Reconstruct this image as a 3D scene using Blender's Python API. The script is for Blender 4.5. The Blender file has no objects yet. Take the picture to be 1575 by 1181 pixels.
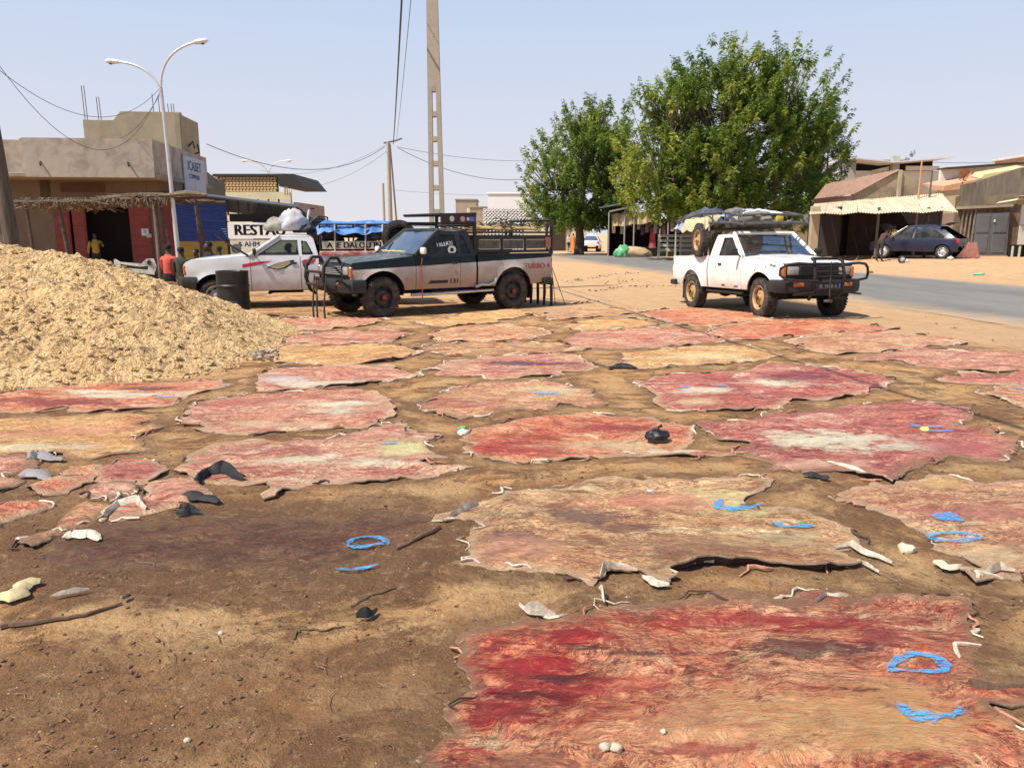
import bpy, bmesh, math, random
import numpy as np
from mathutils import Vector, Matrix, noise
from mathutils.geometry import delaunay_2d_cdt
R = math.radians
rnd = random.Random(7)
sc = bpy.context.scene
col = sc.collection
# ------------------------------------------------------------ camera
EYE = 1.55
FPX = 1180.0
PITCH = math.atan(230 / FPX)
cd = bpy.data.cameras.new('camera'); cam = bpy.data.objects.new('camera', cd); col.objects.link(cam)
cam.location = (0, 0, EYE); cam.rotation_euler = (R(90) - PITCH, 0, 0)
cd.lens = 36 * FPX / 1575; cd.sensor_width = 36; cd.clip_end = 6000; cd.clip_start = 0.05
sc.camera = cam
# ------------------------------------------------------------ light
SUN_H = Vector((-0.86, -0.50)).normalized(); SUN_EL = R(58)
w = bpy.data.worlds.new('World'); sc.world = w; w.use_nodes = True
nt = w.node_tree; bg = nt.nodes['Background']
sky = nt.nodes.new('ShaderNodeTexSky'); sky.sky_type = 'NISHITA'; sky.sun_disc = False
sky.sun_elevation = SUN_EL; sky.sun_rotation = math.atan2(SUN_H.x, SUN_H.y) % (2 * math.pi)
sky.air_density = 1.0; sky.dust_density = 0.6; sky.ozone_density = 3.0; sky.altitude = 200
tc_ = nt.nodes.new('ShaderNodeTexCoord'); sp_ = nt.nodes.new('ShaderNodeSeparateXYZ'); nt.links.new(tc_.outputs['Generated'], sp_.inputs[0])
# dry season dust haze: pale near the horizon on every side, thinning upwards into the clear sky
hc = nt.nodes.new('ShaderNodeValToRGB'); hf = nt.nodes.new('ShaderNodeValToRGB'); mxs = nt.nodes.new('ShaderNodeMix'); mxs.data_type = 'RGBA'; SK_ = .12
for rr, st in ((hc, ((0., (.80, .775, .81)), (.09, (.73, .74, .83)), (.26, (.60, .70, .89)), (.6, (.36, .50, .80)))), (hf, ((0., (1., 1., 1.)), (.27, (.88, .88, .88)), (.42, (.30, .30, .30)), (.62, (0., 0., 0.))))):
    while len(rr.color_ramp.elements) < 4: rr.color_ramp.elements.new(.5)
    for e_, (p_, c_) in zip(rr.color_ramp.elements, st): e_.position = p_; e_.color = c_ + (1,)
    nt.links.new(sp_.outputs[2], rr.inputs[0])
sc_ = nt.nodes.new('ShaderNodeVectorMath'); sc_.operation = 'SCALE'; nt.links.new(hc.outputs[0], sc_.inputs[0]); sc_.inputs['Scale'].default_value = .77 / SK_
nt.links.new(hf.outputs[0], mxs.inputs[0]); nt.links.new(sky.outputs[0], mxs.inputs[6]); nt.links.new(sc_.outputs[0], mxs.inputs[7])
nt.links.new(mxs.outputs[2], bg.inputs[0]); bg.inputs[1].default_value = SK_
sl = bpy.data.lights.new('sun', 'SUN'); sl.energy = 5.0; sl.angle = R(0.5); sl.color = (1, 0.93, 0.81)
so = bpy.data.objects.new('sun', sl); col.objects.link(so)
sv = Vector((SUN_H.x * math.cos(SUN_EL), SUN_H.y * math.cos(SUN_EL), math.sin(SUN_EL)))
so.rotation_euler = sv.to_track_quat('Z', 'Y').to_euler(); so.location = sv * 50
sc.view_settings.view_transform = 'Standard'; sc.view_settings.look = 'None'
sc.view_settings.gamma = 1; sc.view_settings.exposure = 0.38; sc.view_settings.use_curve_mapping = False
# ------------------------------------------------------------ ground height
def ss(a, b, x):
    t = min(1, max(0, (x - a) / (b - a))); return t * t * (3 - 2 * t)
def fb(x, y, s, z=0.0, o=3):
    v = 0; a = 1
    for i in range(o):
        v += a * noise.noise(Vector((x * s, y * s, z + i * 7.3))); s *= 2.1; a *= .5
    return v
def gz(x, y):
    z = 0.0
    near = 1 - ss(13, 20, y)
    if near > 0 and y > -6 and abs(x) < 16:
        z += near * (fb(x, y, .7, 1, 2) * .022 + fb(x, y, 5, 4, 2) * .004)
    z += .42 * ss(0, 6, x - (19.6 - .15 * y)) * ss(4, 12, y)
    z -= .09 * math.exp(-((x - 4.6) ** 2 + (y - 17.6) ** 2) / 2.2)
    return z
def ray(u, v):
    dx = (u - 787.5) / FPX; dy = (v - 590.5) / FPX
    return Vector((dx, math.cos(PITCH) - dy * math.sin(PITCH), -math.sin(PITCH) - dy * math.cos(PITCH)))
def G(u, v, z=None):
    d = ray(u, v); zz = 0 if z is None else z
    for _ in range(4 if z is None else 1):
        t = (zz - EYE) / d.z; p = Vector((0, 0, EYE)) + d * t
        if z is None: zz = gz(p.x, p.y)
    return Vector((p.x, p.y, zz))
def P(u, v, Y):
    d = ray(u, v); return Vector((0, 0, EYE)) + d * (Y / d.y)
# ------------------------------------------------------------ materials
def _n(nt, t, **k):
    n = nt.nodes.new(t)
    for a, b in k.items(): setattr(n, a, b)
    return n
def ramp(nt, stops, fac):
    r = _n(nt, 'ShaderNodeValToRGB'); e = r.color_ramp.elements
    while len(e) < len(stops): e.new(.5)
    for i, (p, c) in enumerate(stops):
        e[i].position = p; e[i].color = (c if isinstance(c, (tuple, list)) else (c, c, c))[:3] + (1,) if isinstance(c, tuple) else (c, c, c, 1)
    nt.links.new(fac, r.inputs[0]); return r.outputs[0]
def nz(nt, vec, scale, detail=5, rough=.6, dist=0, sc3=None):
    if sc3:
        m = _n(nt, 'ShaderNodeMapping'); nt.links.new(vec, m.inputs[0]); m.inputs['Scale'].default_value = sc3; vec = m.outputs[0]
    n = _n(nt, 'ShaderNodeTexNoise'); n.inputs['Scale'].default_value = scale; n.inputs['Detail'].default_value = detail
    n.inputs['Roughness'].default_value = rough; n.inputs['Distortion'].default_value = dist
    nt.links.new(vec, n.inputs['Vector']); return n.outputs[0]
def mix(nt, fac, a, b, mode='MIX'):
    m = _n(nt, 'ShaderNodeMix', data_type='RGBA', blend_type=mode)
    for s, v in ((m.inputs[0], fac), (m.inputs[6], a), (m.inputs[7], b)):
        if isinstance(v, (int, float)): s.default_value = v
        elif isinstance(v, tuple): s.default_value = v + (1,)
        else: nt.links.new(v, s)
    return m.outputs[2]
def math_(nt, op, a, b=0.0):
    m = _n(nt, 'ShaderNodeMath', operation=op)
    for s, v in ((m.inputs[0], a), (m.inputs[1], b)):
        if isinstance(v, (int, float)): s.default_value = v
        else: nt.links.new(v, s)
    return m.outputs[0]
def newmat(name):
    m = bpy.data.materials.new(name); m.use_nodes = True; nt = m.node_tree
    return m, nt, nt.nodes['Principled BSDF'], _n(nt, 'ShaderNodeTexCoord').outputs['Object']
def bumpit(nt, b, h, st, d=.02):
    n = _n(nt, 'ShaderNodeBump'); n.inputs['Strength'].default_value = st; n.inputs['Distance'].default_value = d
    nt.links.new(h, n.inputs['Height']); nt.links.new(n.outputs[0], b.inputs['Normal'])
_mc = {}
def M(name, c, rough=.7, metal=0, var=.15, vs=4, dirt=None, da=.5, ds=3, bump=.0, bs=40, coat=0, low=None, stretch=None):
    if name in _mc: return _mc[name]
    m, nt, b, tc = newmat(name)
    f = nz(nt, tc, vs, 6, .65, 0, stretch)
    c1 = tuple(x * (1 - var) for x in c); c2 = tuple(min(1, x * (1 + var)) for x in c)
    o = mix(nt, ramp(nt, [(.3, 0.), (.7, 1.)], f), c1, c2)
    if dirt:
        g = ramp(nt, [(.45, 0.), (.68, da)], nz(nt, tc, ds, 7, .7, .4, stretch)); o = mix(nt, g, o, dirt)
    if low:   # dust thrown up from the road: (colour, z0, z1)
        sp = _n(nt, 'ShaderNodeSeparateXYZ'); nt.links.new(tc, sp.inputs[0])
        mr = _n(nt, 'ShaderNodeMapRange'); nt.links.new(math_(nt, 'ADD', sp.outputs[2], math_(nt, 'MULTIPLY', nz(nt, tc, 5, 5), .4)), mr.inputs[0])
        mr.inputs[1].default_value = low[2] + .2; mr.inputs[2].default_value = low[1] + .2; mr.inputs[4].default_value = .8
        o = mix(nt, mr.outputs[0], o, low[0])
    nt.links.new(o, b.inputs['Base Color']); b.inputs['Roughness'].default_value = rough; b.inputs['Metallic'].default_value = metal
    b.inputs['Coat Weight'].default_value = coat; b.inputs['Coat Roughness'].default_value = .15
    if bump: bumpit(nt, b, nz(nt, tc, bs, 6, .7), bump)
    _mc[name] = m; return m
def glass_mat(name, tint, refl=.12):
    if name in _mc: return _mc[name]
    m, nt, b, tc = newmat(name); out = nt.nodes['Material Output']; nt.nodes.remove(b)
    t = _n(nt, 'ShaderNodeBsdfTransparent'); t.inputs[0].default_value = tint + (1,)
    g = _n(nt, 'ShaderNodeBsdfGlossy'); g.inputs['Roughness'].default_value = .03
    d = _n(nt, 'ShaderNodeBsdfDiffuse'); d.inputs[0].default_value = (.4, .35, .28, 1)
    fr = _n(nt, 'ShaderNodeFresnel'); fr.inputs[0].default_value = 1.38
    mx = _n(nt, 'ShaderNodeMixShader'); nt.links.new(math_(nt, 'ADD', math_(nt, 'MULTIPLY', fr.outputs[0], .8), (refl - .04) * .4), mx.inputs[0])
    nt.links.new(t.outputs[0], mx.inputs[1]); nt.links.new(g.outputs[0], mx.inputs[2])
    m2 = _n(nt, 'ShaderNodeMixShader'); nt.links.new(ramp(nt, [(.4, .02), (.75, .16)], nz(nt, tc, 3, 6)), m2.inputs[0])
    nt.links.new(mx.outputs[0], m2.inputs[1]); nt.links.new(d.outputs[0], m2.inputs[2]); nt.links.new(m2.outputs[0], out.inputs[0])
    _mc[name] = m; return m
# ------------------------------------------------------------ objects
def tag(o, label=None, cat=None, group=None, kind=None):
    if label: o['label'] = label
    if cat: o['category'] = cat
    if group: o['group'] = group
    if kind: o['kind'] = kind
    return o
def empty(name, loc=(0, 0, 0), rz=0.0, label=None, cat=None, group=None, rot=None):
    o = bpy.data.objects.new(name, None); col.objects.link(o); o.location = loc; o.rotation_euler = rot or (0, 0, rz)
    o.empty_display_size = .2; return tag(o, label, cat, group)
def thing_on(root, name, loc, label, cat, group=None, rz=0.0):
    return empty(name, root.matrix_basis @ Vector(loc), 0, label, cat, group, rot=(root.rotation_euler[0], root.rotation_euler[1], root.rotation_euler[2] + rz))
def copy_tree(o, parent=None):
    c = o.copy(); col.objects.link(c)
    if parent: c.parent = parent
    for ch in list(o.children): copy_tree(ch, c)
    return c
class MB:
    def __init__(s): s.v = []; s.f = []; s.m = []
    def add(s, vs, fs, mi=0):
        n = len(s.v); s.v += [tuple(p) for p in vs]; s.f += [tuple(i + n for i in f) for f in fs]; s.m += [mi] * len(fs); return s
    def box(s, c, d, rz=0, mi=0, rx=0, ry=0):
        x, y, z = d[0] / 2, d[1] / 2, d[2] / 2
        vs = [Vector(p) for p in ((-x, -y, -z), (x, -y, -z), (x, y, -z), (-x, y, -z), (-x, -y, z), (x, -y, z), (x, y, z), (-x, y, z))]
        q = Matrix.Rotation(rz, 3, 'Z') @ Matrix.Rotation(ry, 3, 'Y') @ Matrix.Rotation(rx, 3, 'X')
        return s.add([q @ p + Vector(c) for p in vs], [(0, 3, 2, 1), (4, 5, 6, 7), (0, 1, 5, 4), (1, 2, 6, 5), (2, 3, 7, 6), (3, 0, 4, 7)], mi)
    def bbox(s, c, d, b=.02, rz=0, seg=1, mi=0, rx=0, ry=0):
        bm = bmesh.new(); bmesh.ops.create_cube(bm, size=1)
        for v in bm.verts: v.co = Vector((v.co.x * d[0], v.co.y * d[1], v.co.z * d[2]))
        bmesh.ops.bevel(bm, geom=bm.edges[:], offset=min(b, min(d) * .45), segments=seg, affect='EDGES', profile=.5)
        q = Matrix.Rotation(rz, 3, 'Z') @ Matrix.Rotation(ry, 3, 'Y') @ Matrix.Rotation(rx, 3, 'X')
        bm.verts.index_update(); s.add([q @ v.co + Vector(c) for v in bm.verts], [[v.index for v in f.verts] for f in bm.faces], mi); bm.free(); return s
    def tube(s, pts, r, n=8, mi=0, cap=True):
        pts = [Vector(p) for p in pts]; rs = r if isinstance(r, (list, tuple)) else [r] * len(pts)
        vs = []; fs = []; up = None
        for i, p in enumerate(pts):
            d = (pts[min(i + 1, len(pts) - 1)] - pts[max(i - 1, 0)])
            d = d.normalized() if d.length > 1e-9 else Vector((0, 0, 1))
            if up is None or abs(up.dot(d)) > .98: up = Vector((0, 0, 1)) if abs(d.z) < .9 else Vector((1, 0, 0))
            a = d.cross(up).normalized(); b = a.cross(d); up = b
            for k in range(n):
                t = 2 * math.pi * k / n; vs.append(p + a * math.cos(t) * rs[i] + b * math.sin(t) * rs[i])
        for i in range(len(pts) - 1):
            for k in range(n):
                fs.append((i * n + k, i * n + (k + 1) % n, (i + 1) * n + (k + 1) % n, (i + 1) * n + k))
        if cap: fs += [tuple(range(n))[::-1], tuple(range((len(pts) - 1) * n, len(pts) * n))]
        return s.add(vs, fs, mi)
    def lathe(s, prof, n=24, c=(0, 0, 0), axis='Z', mi=0):
        vs = []; fs = []
        for (r, h) in prof:
            for k in range(n):
                t = 2 * math.pi * k / n; a, b = r * math.cos(t), r * math.sin(t)
                p = (a, b, h) if axis == 'Z' else ((a, h, b) if axis == 'Y' else (h, a, b))
                vs.append(Vector(p) + Vector(c))
        m = len(prof)
        for i in range(m - 1):
            for k in range(n): fs.append((i * n + k, i * n + (k + 1) % n, (i + 1) * n + (k + 1) % n, (i + 1) * n + k))
        return s.add(vs, fs, mi)
    def grid(s, nu, nv, fn, mi=0):
        vs = [fn(i / nu, j / nv) for i in range(nu + 1) for j in range(nv + 1)]
        fs = [(i * (nv + 1) + j, (i + 1) * (nv + 1) + j, (i + 1) * (nv + 1) + j + 1, i * (nv + 1) + j + 1) for i in range(nu) for j in range(nv)]
        return s.add(vs, fs, mi)
    def prism(s, pts, a, b, mi=0):   # polygon pts swept from offset a to offset b
        n = len(pts); a = Vector(a); b = Vector(b)
        return s.add([Vector(p) + a for p in pts] + [Vector(p) + b for p in pts],
                     [tuple(range(n))[::-1], tuple(range(n, 2 * n))] + [(i, (i + 1) % n, n + (i + 1) % n, n + i) for i in range(n)], mi)
    def build(s, name, mat, parent=None, smooth=False, ang=35, loc=None, rot=None, recalc=True):
        me = bpy.data.meshes.new(name); me.from_pydata(s.v, [], s.f)
        for mm in (mat if isinstance(mat, (list, tuple)) else [mat]): me.materials.append(mm)
        if any(s.m): me.polygons.foreach_set('material_index', s.m)
        if recalc:
            bm = bmesh.new(); bm.from_mesh(me); bmesh.ops.recalc_face_normals(bm, faces=bm.faces); bm.to_mesh(me); bm.free()
        if smooth:
            me.polygons.foreach_set('use_smooth', [True] * len(me.polygons))
            if ang: me.set_sharp_from_angle(angle=R(ang))
        me.update()
        o = bpy.data.objects.new(name, me); col.objects.link(o)
        if parent: o.parent = parent
        if loc: o.location = loc
        if rot: o.rotation_euler = rot
        return o
def inpoly(x, y, pl):
    c = False; j = len(pl) - 1
    for i in range(len(pl)):
        xi, yi = pl[i][0], pl[i][1]; xj, yj = pl[j][0], pl[j][1]
        if (yi > y) != (yj > y) and x < (xj - xi) * (y - yi) / (yj - yi) + xi: c = not c
        j = i
    return c
def dens(pl, step):
    o = []
    for i in range(len(pl)):
        a = Vector(pl[i][:2]); b = Vector(pl[(i + 1) % len(pl)][:2]); n = max(1, int((b - a).length / step))
        o += [a.lerp(b, k / n) for k in range(n)]
    return o
def cdt(outline, holes=(), step=.1, jitter=.0):
    pts = []; ed = []
    for lp in [outline] + list(holes):
        d = dens(lp, step); n0 = len(pts); pts += d; ed += [(n0 + i, n0 + (i + 1) % len(d)) for i in range(len(d))]
    xs = [p.x for p in pts]; ys = [p.y for p in pts]; x = min(xs) + step / 2; row = 0
    while x < max(xs):
        y = min(ys) + step / 2 + (row % 2) * step / 2
        while y < max(ys):
            a, b = x + rnd.uniform(-1, 1) * jitter * step, y + rnd.uniform(-1, 1) * jitter * step
            if inpoly(a, b, outline) and not any(inpoly(a, b, h) for h in holes): pts.append(Vector((a, b)))
            y += step
        x += step; row += 1
    v, e, f, _, _, _ = delaunay_2d_cdt(pts, ed, [], 1, 1e-5)
    out = []
    for t in f:
        c = sum((v[i] for i in t), Vector((0, 0))) / len(t)
        if inpoly(c.x, c.y, outline) and not any(inpoly(c.x, c.y, h) for h in holes): out.append(t)
    return v, out
def text_mesh(s, size, extrude=.002):
    cu = bpy.data.curves.new('lettering', 'FONT'); cu.body = s; cu.size = size; cu.extrude = extrude; cu.resolution_u = 3
    cu.align_x = 'CENTER'; cu.align_y = 'CENTER'; cu.offset = .0
    o = bpy.data.objects.new('lettering', cu); col.objects.link(o)
    dg = bpy.context.evaluated_depsgraph_get(); me = bpy.data.meshes.new_from_object(o.evaluated_get(dg))
    vs = [v.co.copy() for v in me.vertices]; fs = [tuple(p.vertices) for p in me.polygons]
    bpy.data.objects.remove(o); bpy.data.curves.remove(cu); bpy.data.meshes.remove(me); return vs, fs
def text(s, size, mat, parent, fn, name='lettering', bold=0):
    vs, fs = text_mesh(s, size); mb = MB()
    for dx in ((0,) if not bold else (-bold, 0, bold)): mb.add([fn(v + Vector((dx, 0, abs(dx) * .2))) for v in vs], fs)
    return mb.build(name, mat, parent, recalc=False)
# ============================================================ SETTING: ground, road
def ground_mat():
    m, nt, b, tc = newmat('yard_soil')
    sp = _n(nt, 'ShaderNodeSeparateXYZ'); nt.links.new(tc, sp.inputs[0]); X, Y = sp.outputs[0], sp.outputs[1]
    big = nz(nt, tc, .55, 6, .6, .6); med = nz(nt, tc, 2.2, 8, .65, .5); fine = nz(nt, tc, 38, 6, .7); grit = nz(nt, tc, 150, 4, .7)
    soil = mix(nt, ramp(nt, [(.36, 0.), (.64, 1.)], med), (.50, .255, .100), (.76, .430, .190))
    soil = mix(nt, ramp(nt, [(.46, 0.), (.56, .7)], nz(nt, tc, .9, 11, .75, .4)), soil, (.66, .43, .215))
    # blood and fat soaked into the earth
    st = nz(nt, tc, 1.5, 12, .76, .8, (1.0, 1.3, 1)); soil = mix(nt, ramp(nt, [(.49, 0.), (.56, .8)], st), soil, (.17, .078, .038))
    soil = mix(nt, ramp(nt, [(.55, 0.), (.8, .6)], nz(nt, tc, 7, 8, .7, .8)), soil, (.15, .08, .04))
    # two soaked patches in the foreground left
    def patch(cx, cy, rx, ry, so):
        dx = math_(nt, 'DIVIDE', math_(nt, 'SUBTRACT', X, cx), rx); dy = math_(nt, 'DIVIDE', math_(nt, 'SUBTRACT', Y, cy), ry)
        d = math_(nt, 'SQRT', math_(nt, 'ADD', math_(nt, 'MULTIPLY', dx, dx), math_(nt, 'MULTIPLY', dy, dy)))
        d = math_(nt, 'ADD', d, math_(nt, 'MULTIPLY', math_(nt, 'SUBTRACT', med, .5), 1.6))
        return ramp(nt, [(.0, so), (.55, so), (1.0, 0.)], math_(nt, 'MULTIPLY', d, .8))
    soil = mix(nt, patch(-.9, 2.4, 1.15, .40, .6), soil, (.24, .118, .058))
    soil = mix(nt, patch(-2.0, 2.1, 1.3, .45, .5), soil, (.25, .125, .062))
    soil = mix(nt, patch(-1.25, 3.7, 1.7, .62, .85), soil, (.16, .082, .042))
    sa = _n(nt, 'ShaderNodeAttribute', attribute_name='stain'); sf = math_(nt, 'ADD', sa.outputs['Fac'], math_(nt, 'MULTIPLY', math_(nt, 'SUBTRACT', nz(nt, tc, 6, 10, .78, .4), .5), 1.2))
    soil = mix(nt, ramp(nt, [(.30, 0.), (.75, .75)], sf), soil, (.24, .128, .064))
    # clean orange sand beyond the hides
    sand = mix(nt, ramp(nt, [(.3, 0.), (.7, 1.)], med), (.56, .34, .175), (.69, .45, .255))
    sand = mix(nt, ramp(nt, [(.58, 0.), (.8, .5)], nz(nt, tc, 1.4, 8, .65, .5, (1, .35, 1))), sand, (.33, .19, .10))
    k = math_(nt, 'ADD', math_(nt, 'ADD', Y, math_(nt, 'MULTIPLY', X, .95)), math_(nt, 'MULTIPLY', math_(nt, 'SUBTRACT', nz(nt, tc, .5, 6), .5), 5))
    mr = _n(nt, 'ShaderNodeMapRange'); nt.links.new(k, mr.inputs[0]); mr.inputs[1].default_value = 15.6; mr.inputs[2].default_value = 18.2
    o = mix(nt, mr.outputs[0], soil, sand)
    mid = nz(nt, tc, 13, 10, .8, .4); near_ = math_(nt, 'SUBTRACT', 1.0, mr.outputs[0])
    o = mix(nt, math_(nt, 'MULTIPLY', ramp(nt, [(.53, 0.), (.64, .55)], mid), near_), o, (.20, .098, .042)); o = mix(nt, math_(nt, 'MULTIPLY', ramp(nt, [(.36, .5), (.46, 0.)], mid), near_), o, (.66, .46, .25))
    o = mix(nt, ramp(nt, [(.25, .45), (.5, 0.)], fine), o, (.07, .045, .03)); o = mix(nt, ramp(nt, [(.62, 0.), (.85, .5)], grit), o, (.6, .43, .27))
    nt.links.new(o, b.inputs['Base Color']); b.inputs['Roughness'].default_value = .92; b.inputs['Specular IOR Level'].default_value = .2
    h = math_(nt, 'ADD', math_(nt, 'MULTIPLY', fine, .5), math_(nt, 'ADD', math_(nt, 'MULTIPLY', grit, .15), math_(nt, 'MULTIPLY', nz(nt, tc, 9, 8, .75, .3), 1.1)))
    bumpit(nt, b, h, 1.0, .06); return m
def axis(a, b, s, far, g=1.16):
    o = list(np.arange(a, b + 1e-6, s)); d = s; x = b
    while x < far[1]: d *= g; x += d; o.append(x)
    d = s; x = a; pre = []
    while x > far[0]: d *= g; x -= d; pre.append(x)
    return pre[::-1] + o
xs = axis(-6.5, 7.5, .045, (-2500, 2500)); ys = axis(1.6, 9.0, .04, (-60, 5000), 1.12)
tread = [G(u, v, 0) for u, v in ((180, 1046), (260, 1052), (340, 1072), (440, 1092), (520, 1100))]
def gz_mesh(x, y):
    z = gz(x, y)
    if 1.5 < y < 9.5 and abs(x) < 8:
        n = fb(x, y, 11, 9, 3); z += .004 * n + .010 * max(0, fb(x, y, 3.1, 2, 2) - .25)
        if y < 5:
            for a, b in zip(tread, tread[1:]):      # a tyre's tread print in the damp soil
                ab = b.xy - a.xy; t = max(0, min(1, (Vector((x, y)) - a.xy).dot(ab) / ab.length_squared)); d = (Vector((x, y)) - a.xy.lerp(b.xy, t)).length
                if d < .07: z -= .008 * (1 - d / .07) + .006 * math.sin(x * 150)
    return z
gv = [(x, y, gz_mesh(x, y)) for y in ys for x in xs]; nx = len(xs)
gf = [(j * nx + i, j * nx + i + 1, (j + 1) * nx + i + 1, (j + 1) * nx + i) for j in range(len(ys) - 1) for i in range(nx - 1)]
GROUND = tag(MB().add(gv, gf).build('ground', ground_mat(), smooth=True, ang=None, recalc=False), kind='structure')
def asphalt():
    m, nt, b, tc = newmat('asphalt'); f = nz(nt, tc, .8, 7, .65, .3, (1, .25, 1)); g = nz(nt, tc, 120, 3)
    o = mix(nt, ramp(nt, [(.3, 0.), (.7, 1.)], f), (.150, .142, .130), (.235, .222, .200))
    sp = _n(nt, 'ShaderNodeSeparateXYZ'); nt.links.new(tc, sp.inputs[0])
    q = math_(nt, 'ADD', sp.outputs[0], math_(nt, 'MULTIPLY', sp.outputs[1], .148))       # distance from the yard-side edge + 10.6
    e = math_(nt, 'ABSOLUTE', math_(nt, 'SUBTRACT', q, 14.8)); e = math_(nt, 'ADD', e, math_(nt, 'MULTIPLY', math_(nt, 'SUBTRACT', nz(nt, tc, .9, 7), .5), 2.6))
    o = mix(nt, ramp(nt, [(.30, 0.), (.42, .8)], math_(nt, 'DIVIDE', e, 10.)), o, (.52, .34, .19))  # blown sand on the margins
    o = mix(nt, ramp(nt, [(.35, .35), (.6, 0.)], g), o, (.05, .05, .05))
    nt.links.new(o, b.inputs['Base Color']); b.inputs['Roughness'].default_value = .85; bumpit(nt, b, g, .5, .01); return m
near = [(10.6 - .148 * y, y) for y in (-4, 2, 6, 10, 14, 18, 22, 26, 30, 35, 39)] + [(4.0, 43.5), (1.2, 47.5), (-4, 50.5), (-14, 53.5), (-34, 56), (-80, 58)]
far_ = [(19.2 - .15 * y, y) for y in (-4, 2, 6, 10, 14, 18, 22, 26, 30, 36, 43)] + [(12.4, 50), (9.6, 57), (3.5, 61), (-12, 64), (-34, 65), (-80, 67)]
mb = MB(); vs = []; N = 12
def edge_r(p, q, t, s):
    c = Vector(p).lerp(Vector(q), s); n = noise.noise(Vector((c.x * .9, c.y * .9, s * 3))) * .18 if s in (0, 1) else 0
    return Vector((c.x + n, c.y, .03 if s not in (0, 1) else .004))
rows = []
for i in range(len(near) - 1):
    for k in range(6):
        t = k / 6; rows.append((Vector(near[i]).lerp(Vector(near[i + 1]), t), Vector(far_[i]).lerp(Vector(far_[i + 1]), t)))
for i, (a, b) in enumerate(rows):
    for k in range(N + 1):
        s = k / N; vs.append(edge_r(a, b, i, s))
fs = [(i * (N + 1) + k, i * (N + 1) + k + 1, (i + 1) * (N + 1) + k + 1, (i + 1) * (N + 1) + k) for i in range(len(rows) - 1) for k in range(N)]
tag(mb.add(vs, fs).build('road', asphalt(), smooth=True), kind='structure')
# ============================================================ heap of sand
def pile_mat():
    m, nt, b, tc = newmat('heap_sand'); f = nz(nt, tc, 2.5, 8, .7, .4); g = nz(nt, tc, 22, 6, .75)
    o = mix(nt, ramp(nt, [(.3, 0.), (.7, 1.)], f), (.72, .46, .20), (.92, .64, .32))
    o = mix(nt, ramp(nt, [(.55, 0.), (.75, .6)], nz(nt, tc, 5, 6, .7, .6)), o, (.68, .36, .20)); o = mix(nt, ramp(nt, [(.30, .75), (.46, 0.)], g), o, (.30, .19, .09))
    wv = _n(nt, 'ShaderNodeTexNoise'); wv.inputs['Scale'].default_value = 9; wv.inputs['Detail'].default_value = 5; nt.links.new(tc, wv.inputs['Vector'])
    va = _n(nt, 'ShaderNodeVectorMath', operation='MULTIPLY_ADD'); nt.links.new(wv.outputs['Color'], va.inputs[0]); va.inputs[1].default_value = (.12, .12, .12); nt.links.new(tc, va.inputs[2])
    vo = _n(nt, 'ShaderNodeTexVoronoi'); vo.inputs['Scale'].default_value = 15; nt.links.new(va.outputs[0], vo.inputs['Vector']); vo2 = _n(nt, 'ShaderNodeTexVoronoi'); vo2.inputs['Scale'].default_value = 34; nt.links.new(va.outputs[0], vo2.inputs['Vector'])
    cr = math_(nt, 'ADD', vo.outputs['Distance'], math_(nt, 'MULTIPLY', vo2.outputs['Distance'], .6))
    o = mix(nt, math_(nt, 'MULTIPLY', ramp(nt, [(.80, 0.), (1.0, .8)], cr), ramp(nt, [(.42, 0.), (.58, 1.)], nz(nt, tc, 3, 6, .7))), o, (.24, .14, .07))  # crevices between the lumps darkened in the colour, as shade would
    nt.links.new(o, b.inputs['Base Color']); b.inputs['Roughness'].default_value = .95
    bumpit(nt, b, math_(nt, 'SUBTRACT', math_(nt, 'ADD', math_(nt, 'MULTIPLY', g, .6), math_(nt, 'MULTIPLY', nz(nt, tc, 70, 4, .7), .6)), math_(nt, 'MULTIPLY', cr, 1.0)), 1.0, .045); return m
def lerpt(tab, x):
    if x <= tab[0][0]: return tab[0][1]
    for (a, p), (b, q) in zip(tab, tab[1:]):
        if x <= b: return p + (q - p) * (x - a) / (b - a)
    return tab[-1][1]
CR = [(-12, 1.82), (-9, 1.70), (-7.9, 1.57), (-7.3, 1.49), (-6.5, 1.38), (-5.75, 1.22), (-5.2, 1.02), (-4.6, .80), (-4.15, .52), (-3.75, .24), (-3.4, .06), (-3.2, 0), (-2.8, -.05)]
YF = [(-12, 6.6), (-8, 7.0), (-5.2, 7.55), (-4.3, 7.95), (-3.5, 8.5), (-2.9, 9.4), (-2.7, 9.8)]
def pile_z(x, y):
    h = lerpt(CR, x); f = lerpt(YF, x); c = 10.7 if x > -6 else 10.7; bk = 2 * c - f + .3
    if y < f or y > bk: return -.03
    t = (y - f) / (c - f) if y < c else (bk - y) / (bk - c)
    s = (t ** .85) * (1 - .22 * t) / .78
    s = min(1.0, s); n = fb(x, y, 1.6, 3, 3) * .09 + fb(x, y, 6, 5, 3) * .045 + abs(noise.noise(Vector((x * 11, y * 11, 2)))) * .050 + noise.noise(Vector((x * 21, y * 21, 7))) * .030 + abs(noise.noise(Vector((x * 5, y * 5, 12)))) * .07 - .04
    sm = ss(0, .22, t); return h * s + n * sm * (.35 + .65 * min(1, h)) - .02
mb = MB(); nx_, ny_ = 420, 250
mb.grid(nx_, ny_, lambda a, b: (-12 + 9.3 * a, 6.5 + 8.8 * b, pile_z(-12 + 9.3 * a + 0, 6.5 + 8.8 * b)))
PM = pile_mat(); tag(mb.build('sand_heap', PM, smooth=True, ang=50), 'big heap of lumpy pale yellow sand at the left of the yard', 'sand heap')
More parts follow.
